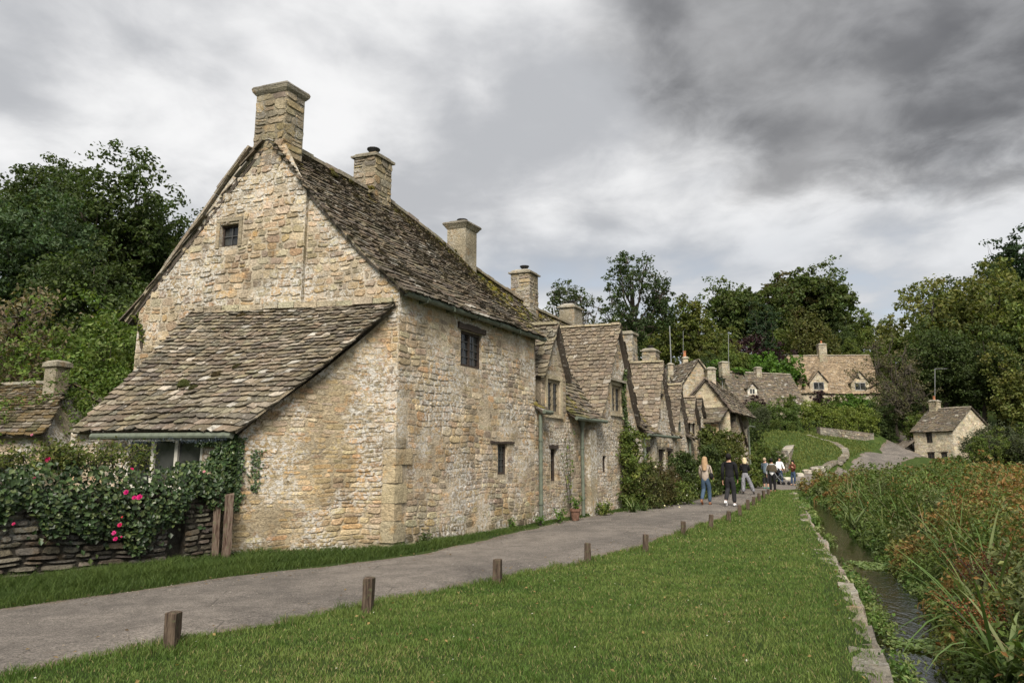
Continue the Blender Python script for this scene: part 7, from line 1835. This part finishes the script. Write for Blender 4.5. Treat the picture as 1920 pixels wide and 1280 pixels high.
def person(label, x, y, rz, H, top_c, leg_c, hair_c, shoe_c, legs, arms, hair='short', female=False, top_len=.56, wide_leg=1.0, sleeve=1.0, bare_waist=False, crop=1.0, bulk=1.0, head_turn=0.0, extra=None):
    """local: +Y forward. legs: per side (knee fwd, foot fwd, foot out, lift); arms: per side (elbow xyz, hand xyz) as fractions of H relative to the shoulder"""
    z = hz1(x, y) + .004
    inp = np.min(np.hypot(PCs[:, 0] - x, PCs[:, 1] - y) - PHW)
    if inp < 0: z = float(hbase(x, y)[0]) + .002
    t = thing('person', label, 'person', (x, y, z), 'walkers on the path', rz)
    sw = (.105 if not female else .092) * H * bulk; hw = (.052 if not female else .056) * H
    B = []; E = []
    def v(px, py, pz, rx, ry=None): B.append((px, py, pz, rx, ry or rx)); return len(B) - 1
    def e(a, b): E.append((a, b))
    pel = v(0, 0, .53 * H, .075 * H, .055 * H); wai = v(0, .005, .62 * H, .068 * H, .05 * H); che = v(0, 0, .74 * H, .085 * H, .06 * H); nb = v(0, -.01 * H, .82 * H, .045 * H, .04 * H)
    nk = v(0, .0, .865 * H, .03 * H, .03 * H); hd0 = v(0, .012 * H, .895 * H, .042 * H, .048 * H); hd1 = v(0, .01 * H, .94 * H, .045 * H, .055 * H); hd2 = v(0, .0, .975 * H, .03 * H, .04 * H)
    for a, b in ((pel, wai), (wai, che), (che, nb), (nb, nk), (nk, hd0), (hd0, hd1), (hd1, hd2)): e(a, b)
    nose = v(0, .075 * H, .915 * H, .008 * H); e(hd0, nose)
    for s in (-1, 1): ear = v(s * .048 * H, .0, .925 * H, .010 * H); e(hd1, ear)
    J = {}
    for s, L_ in zip((-1, 1), legs):
        kf, ff, fo, lift = L_
        hip = v(s * hw, 0, .49 * H, .052 * H); kn = v(s * (hw + fo * .5), kf, .28 * H + lift * .5, .036 * H); ca = v(s * (hw + fo * .7), lerp(kf, ff, .4), .19 * H + lift * .8, .033 * H)
        an = v(s * (hw + fo), ff, .045 * H + lift, .02 * H); toe = v(s * (hw + fo * 1.08), ff + .10 * H * (1 if lift < .06 else .35), .014 * H + lift * (1 if lift < .06 else .15), .018 * H)
        for a, b in ((pel, hip), (hip, kn), (kn, ca), (ca, an), (an, toe)): e(a, b)
        J[('hip', s)], J[('kn', s)], J[('an', s)], J[('toe', s)] = B[hip], B[kn], B[an], B[toe]; J[('ca', s)] = B[ca]
    for s, A_ in zip((-1, 1), arms):
        el, ha = (np.array(q) * H for q in A_); sh = v(s * sw, 0, .80 * H, .034 * H); sp = np.array([s * sw, 0, .80 * H])
        ep = sp + el * (1, 1, 1); hp = sp + ha; elb = v(*ep, .025 * H); wr = v(*hp, .016 * H)
        dv = (hp - ep) / (np.linalg.norm(hp - ep) + 1e-9); pm = hp + dv * .028 * H; pa_ = v(*pm, .020 * H, .012 * H)
        for a, b in ((nb, sh), (sh, elb), (elb, wr), (wr, pa_)): e(a, b)
        sdv = np.cross(dv, (1, 0, 0)); sdv /= np.linalg.norm(sdv) + 1e-9
        for k, ln in enumerate((.040, .046, .043, .034)):
            f0 = pm + sdv * (k - 1.5) * .010 * H + dv * .022 * H; f1 = f0 + dv * ln * .5 * H + np.array([-s * .005 * H, 0, 0]); f2 = f1 + dv * ln * .4 * H + np.array([-s * .012 * H, 0, 0])
            a = v(*f0, .0052 * H); b = v(*f1, .0048 * H); c = v(*f2, .004 * H); e(pa_, a); e(a, b); e(b, c)
        th0 = pm + sdv * -.022 * H; a = v(*th0, .006 * H); b = v(*(th0 + dv * .025 * H + sdv * -.008 * H), .005 * H); e(pa_, a); e(a, b)
        J[('sh', s)], J[('el', s)], J[('wr', s)] = sp, ep, hp
    lp(t, 'body', skin_mesh('body', B, E, pel, 1), SKIN)
    # trousers
    Bt = [(0, 0, .64 * H, .074 * H * bulk, .058 * H), (0, 0, .53 * H, .088 * H * bulk, .07 * H)]; Et = [(0, 1)]
    for s in (-1, 1):
        b = len(Bt); hx = J[('hip', s)]; kx = J[('kn', s)]; cx_ = J[('ca', s)]; ax = J[('an', s)]
        end = lerp(np.array(kx[:3]), np.array(ax[:3]), crop)
        Bt += [(hx[0], hx[1], hx[2] - .02 * H, .058 * H, .062 * H), (kx[0], kx[1], kx[2], .044 * H * wide_leg, .046 * H * wide_leg), (cx_[0], cx_[1], max(cx_[2], end[2] + .02), .042 * H * wide_leg, .044 * H * wide_leg), (end[0], end[1], end[2] + (.005 * H if crop == 1 else 0), .034 * H * wide_leg, .036 * H * wide_leg)]
        Et += [(1, b), (b, b + 1), (b + 1, b + 2), (b + 2, b + 3)]
    lp(t, 'trousers', skin_mesh('trousers', Bt, Et, 0, 2), leg_c)
    # upper garment
    zb_ = top_len * H - .045 * H
    Bt = [(0, 0, zb_, .086 * H * bulk, .066 * H), (0, 0, lerp(zb_, .74 * H, .5), .086 * H * bulk, .066 * H), (0, 0, .75 * H, .096 * H * bulk, .072 * H), (0, -.006 * H, .818 * H, .062 * H, .05 * H), (0, -.004 * H, .866 * H, .040 * H, .038 * H)]; Et = [(0, 1), (1, 2), (2, 3), (3, 4)]
    for s in (-1, 1):
        b = len(Bt); S_, E_, W_ = J[('sh', s)], J[('el', s)], J[('wr', s)]; cf = E_ + (W_ - E_) * (.92 * sleeve)
        Bt += [(*S_, .043 * H, .043 * H), (*E_, .034 * H, .034 * H), (*cf, .027 * H, .027 * H)]; Et += [(3, b), (b, b + 1), (b + 1, b + 2)]
    lp(t, 'upper_garment', skin_mesh('upper_garment', Bt, Et, 2, 2), top_c)
    # hair
    c = (0, -.008 * H, .945 * H)
    if hair == 'short':
        V, F = ellips((0, -.018 * H, .940 * H), (.054 * H, .060 * H, .062 * H), 3, .04); h_ = lp(t, 'hair', mesh_np('hair', V, F, None, True), hair_c)
    else:
        V, F = ellips((0, -.010 * H, .950 * H), (.056 * H, .062 * H, .055 * H), 3, .04); b0 = len(V); Ln = {'long': .24, 'mid': .12}[hair]
        rr_ = np.random.default_rng(5)
        rows_ = 8; cols_ = 12
        for j in range(rows_ + 1):
            q = j / rows_; zz_ = (.955 - q * Ln) * H
            for i in range(cols_):
                an = math.pi * (1.0 + i / (cols_ - 1)) ; wd_ = (.056 + .010 * math.sin(q * 3) - .022 * max(0, q - .6)) * H
                V.append((wd_ * math.cos(an), -.012 * H + (.060 + .012 * q) * H * math.sin(an) - .01 * q * H, zz_ + rr_.uniform(-.006, .006) * H))
        for j in range(rows_):
            for i in range(cols_ - 1): a = b0 + j * cols_ + i; F.append([a, a + cols_, a + cols_ + 1, a + 1])
        lp(t, 'hair', mesh_np('hair', V, F, None, True), hair_c)
    # shoes
    for s in (-1, 1):
        a, tt = np.array(J[('an', s)][:3]), np.array(J[('toe', s)][:3]); d_ = tt - a; heel = a - np.array([0, d_[1], 0]) * .35 - np.array([0, 0, .018 * H])
        m = skin_mesh('shoe', [(*heel, .020 * H, .022 * H), (*(a - np.array([0, 0, .022 * H])), .024 * H, .028 * H), (*(lerp(a, tt, .65) - np.array([0, 0, .004 * H])), .024 * H, .018 * H), (*(tt + d_ * .25), .019 * H, .014 * H)], [(0, 1), (1, 2), (2, 3)], 1, 2); lp(t, 'shoe', m, shoe_c)
    for s in (-1, 1):
        V, F = ellips((s * .018 * H, .058 * H, .928 * H), (.006 * H,) * 3, 1, 0, 8, 6); lp(t, 'eye', mesh_np('eye', V, F, None, True), CL['black'])
    V, F = ellips((0, .060 * H, .895 * H), (.014 * H, .004 * H, .004 * H), 1, 0, 8, 6); lp(t, 'mouth', mesh_np('mouth', V, F, None, True), CL['lip'])
    if extra: extra(t, H, J)
    return t
CL = {k: cloth(k, v) for k, v in dict(black=(.012, .012, .014), charcoal=(.022, .022, .025), beige=(.36, .30, .25), denim=(.05, .08, .125), denim_dark=(.035, .055, .095), white=(.72, .72, .74), hoodie=(.12, .16, .20), cape=(.065, .052, .034), leather=(.095, .032, .018), hair_fair=(.36, .24, .14), hair_blond=(.55, .45, .28), hair_black=(.012, .01, .01), hair_grey=(.36, .28, .2), shoe_tan=(.20, .09, .05), shoe_green=(.05, .22, .18), grey_pat=(.28, .28, .31), lip=(.35, .11, .09), rubber=(.02, .02, .022)).items()}
CL['check'] = cloth('checked_trousers', (.30, .30, .33), .85, (.08, .08, .09))
HANG = (((-.02, -.01, -.17), (-.03, .02, -.32)), ((.02, -.01, -.17), (.03, .02, -.32)))
walk_dir = -math.atan2(D2[0], D2[1])
def bag(t, H, J):
    V, F = ellips((.13 * H, -.02 * H, .60 * H), (.04 * H, .075 * H, .075 * H), 2, .05); lp(t, 'shoulder_bag', mesh_np('shoulder_bag', V, F, None, True), CL['black'])
    m = MB().tube([np.array([.095, .03, .82]) * H, np.array([.13, .05, .74]) * H, np.array([.14, .02, .65]) * H], .010, 6); lp(t, 'bag_strap', mesh_np('bag_strap', np.array(m.v), m.f), CL['black']); m = MB().tube([np.array([.095, -.04, .82]) * H, np.array([.125, -.075, .74]) * H, np.array([.14, -.05, .65]) * H], .010, 6); lp(t, 'bag_strap', mesh_np('bag_strap', np.array(m.v), m.f), CL['black'])
p = onz(1325, 946); person('person with long fair hair in beige jumper and jeans carrying a black shoulder bag', p[0], p[1], walk_dir, 1.68, CL['beige'], CL['denim'], CL['hair_fair'], CL['shoe_tan'], [(.06, -.26, .0, .10), (.10, .10, .0, 0)], [((-.03, .04, -.16), (-.03, .12, -.26)), ((.04, -.03, -.16), (.05, .06, -.24))], 'long', True, .50, extra=bag)
p = onz(1371, 948); person('person with short black hair in black jacket, dark trousers and white trainers walking away', p[0], p[1], walk_dir, 1.79, CL['black'], CL['charcoal'], CL['hair_black'], CL['white'], [(.08, -.30, .01, .11), (.08, .08, .01, 0)], [((-.015, -.03, -.17), (-.03, .03, -.33)), ((.015, .02, -.17), (.01, .10, -.31))], 'short', False, .54, 1.05, bulk=1.08)
p = onz(1399, 926); person('person with blond hair in black top and grey patterned wide trousers', p[0], p[1], walk_dir + .25, 1.66, CL['black'], CL['check'], CL['hair_blond'], CL['black'], [(.02, .0, .02, 0), (.06, .12, .26, .0)], [((-.03, .06, -.15), (.02, .16, -.12)), ((.03, .06, -.15), (-.02, .16, -.12))], 'mid', True, .60, 1.35)
p = onz(1437, 916); person('person with greying hair in blue-grey hoodie, cropped trousers and green trainers', p[0], p[1], walk_dir - .3, 1.66, CL['hoodie'], CL['charcoal'], CL['hair_grey'], CL['shoe_green'], [(.02, .0, .01, 0), (.03, .02, .01, 0)], [((-.03, .03, -.16), (-.01, .13, -.22)), ((.03, .03, -.16), (.01, .13, -.22))], 'short', True, .50, 1.15, crop=.55)
def cape(t, H, J):
    V = []; F = []; n1 = 20
    for j, (z, rx, ry) in enumerate([(.845, .05, .045), (.82, .10, .065), (.76, .128, .09), (.69, .145, .10), (.63, .15, .105)]):
        for i in range(n1):
            an = 2 * math.pi * i / n1; k = 1 + .06 * math.sin(an * 5 + j) * (j > 1); V.append((rx * H * k * math.cos(an), ry * H * k * math.sin(an), (z + (.02 * math.sin(an * 2 + .6) if j > 2 else 0)) * H))
    for j in range(4):
        for i in range(n1): a = j * n1 + i; b = j * n1 + (i + 1) % n1; F.append([a, a + n1, b + n1, b])
    lp(t, 'cape', mesh_np('cape', V, F, None, True), CL['cape'])
p = onz(1449.5, 922); person('person in brown cape over white shirt and black trousers facing the pushchair', p[0], p[1], walk_dir + .1, 1.64, CL['white'], CL['black'], CL['hair_black'], CL['shoe_tan'], [(.02, .0, .005, 0), (.02, .02, .005, 0)], [((-.05, .04, -.14), (-.06, .06, -.30)), ((.05, .06, -.13), (.03, .15, -.18))], 'short', True, .50, .95, extra=cape)
p = onz(1467.5, 907); pch = p; person('person in white shirt and jeans standing behind the pushchair', p[0], p[1] + .35, math.pi + .25, 1.76, CL['white'], CL['denim_dark'], CL['hair_black'], CL['rubber'], [(.03, .02, .03, 0), (.02, .0, .03, 0)], [((-.03, .05, -.16), (.03, .17, -.24)), ((.03, .05, -.16), (-.03, .17, -.24))], 'short', False, .52, 1.05, sleeve=.9)
p = onz(1488.5, 907); person('person with dark hair in brown leather jacket and jeans beside the lane boulders', p[0], p[1], math.pi - .9, 1.64, CL['leather'], CL['denim_dark'], CL['hair_black'], CL['black'], [(.03, .02, .02, 0), (.02, .06, .02, 0)], [((-.03, .05, -.15), (.0, .13, -.10)), ((.03, .05, -.15), (.0, .14, -.12))], 'mid', True, .53)
# pushchair
px_, py_ = pch[0] - .25, pch[1] - .35; pu = thing('pushchair', 'black folding pushchair with pale tubes in front of the white shirt', 'pushchair', (px_, py_, float(hbase(px_, py_)[0]) + .002), None, .5)
def lpart(name, mb, mat): return obj(name, mesh_np(name, np.array(mb.v), mb.f), mat, pu)
for sx in (-.24, .24):
    lpart('side_tube', MB().tube([(sx, -.42, .12), (sx, .05, .5), (sx, .42, 1.02)], .016, 6), M['aerial']); lpart('side_tube', MB().tube([(sx, .38, .12), (sx, .05, .5), (sx, -.2, .62)], .016, 6), M['aerial'])
    for yy in (-.42, .38):
        for dx in (-.035, .035):
            w_ = MB(); w_.tube([(sx + dx - .018, yy, .10), (sx + dx + .018, yy, .10)], .10, 14); lpart('wheel', w_, CL['rubber'])
lpart('handlebar', MB().tube([(-.24, .42, 1.02), (0, .45, 1.04), (.24, .42, 1.02)], .02, 6), CL['black'])
sm = MB(); sm.raw([(-.2, -.22, .42), (.2, -.22, .42), (.2, .16, .38), (-.2, .16, .38), (-.2, .32, .82), (.2, .32, .82), (-.2, -.22, .36), (.2, -.22, .36), (.2, .2, .32), (-.2, .2, .32), (-.2, .37, .82), (.2, .37, .82)], [[0, 1, 2, 3], [3, 2, 5, 4], [0, 6, 7, 1], [6, 9, 8, 7], [9, 10, 11, 8], [4, 5, 11, 10], [0, 3, 9, 6], [3, 4, 10, 9], [1, 7, 8, 2], [2, 8, 11, 5]]); lpart('seat', sm, CL['black'])
V = []; F = []
for j in range(5):
    for i in range(9): an = math.pi * i / 8; ph = RAD(10 + 24 * j); V.append((.22 * math.cos(an), .30 - .30 * math.sin(an) * math.sin(ph) * .9, .78 + .28 * math.sin(an) * math.cos(ph) + .04))
for j in range(4):
    for i in range(8): a = j * 9 + i; F.append([a, a + 1, a + 10, a + 9])
lpart('hood', MB().raw(V, F), CL['black'])
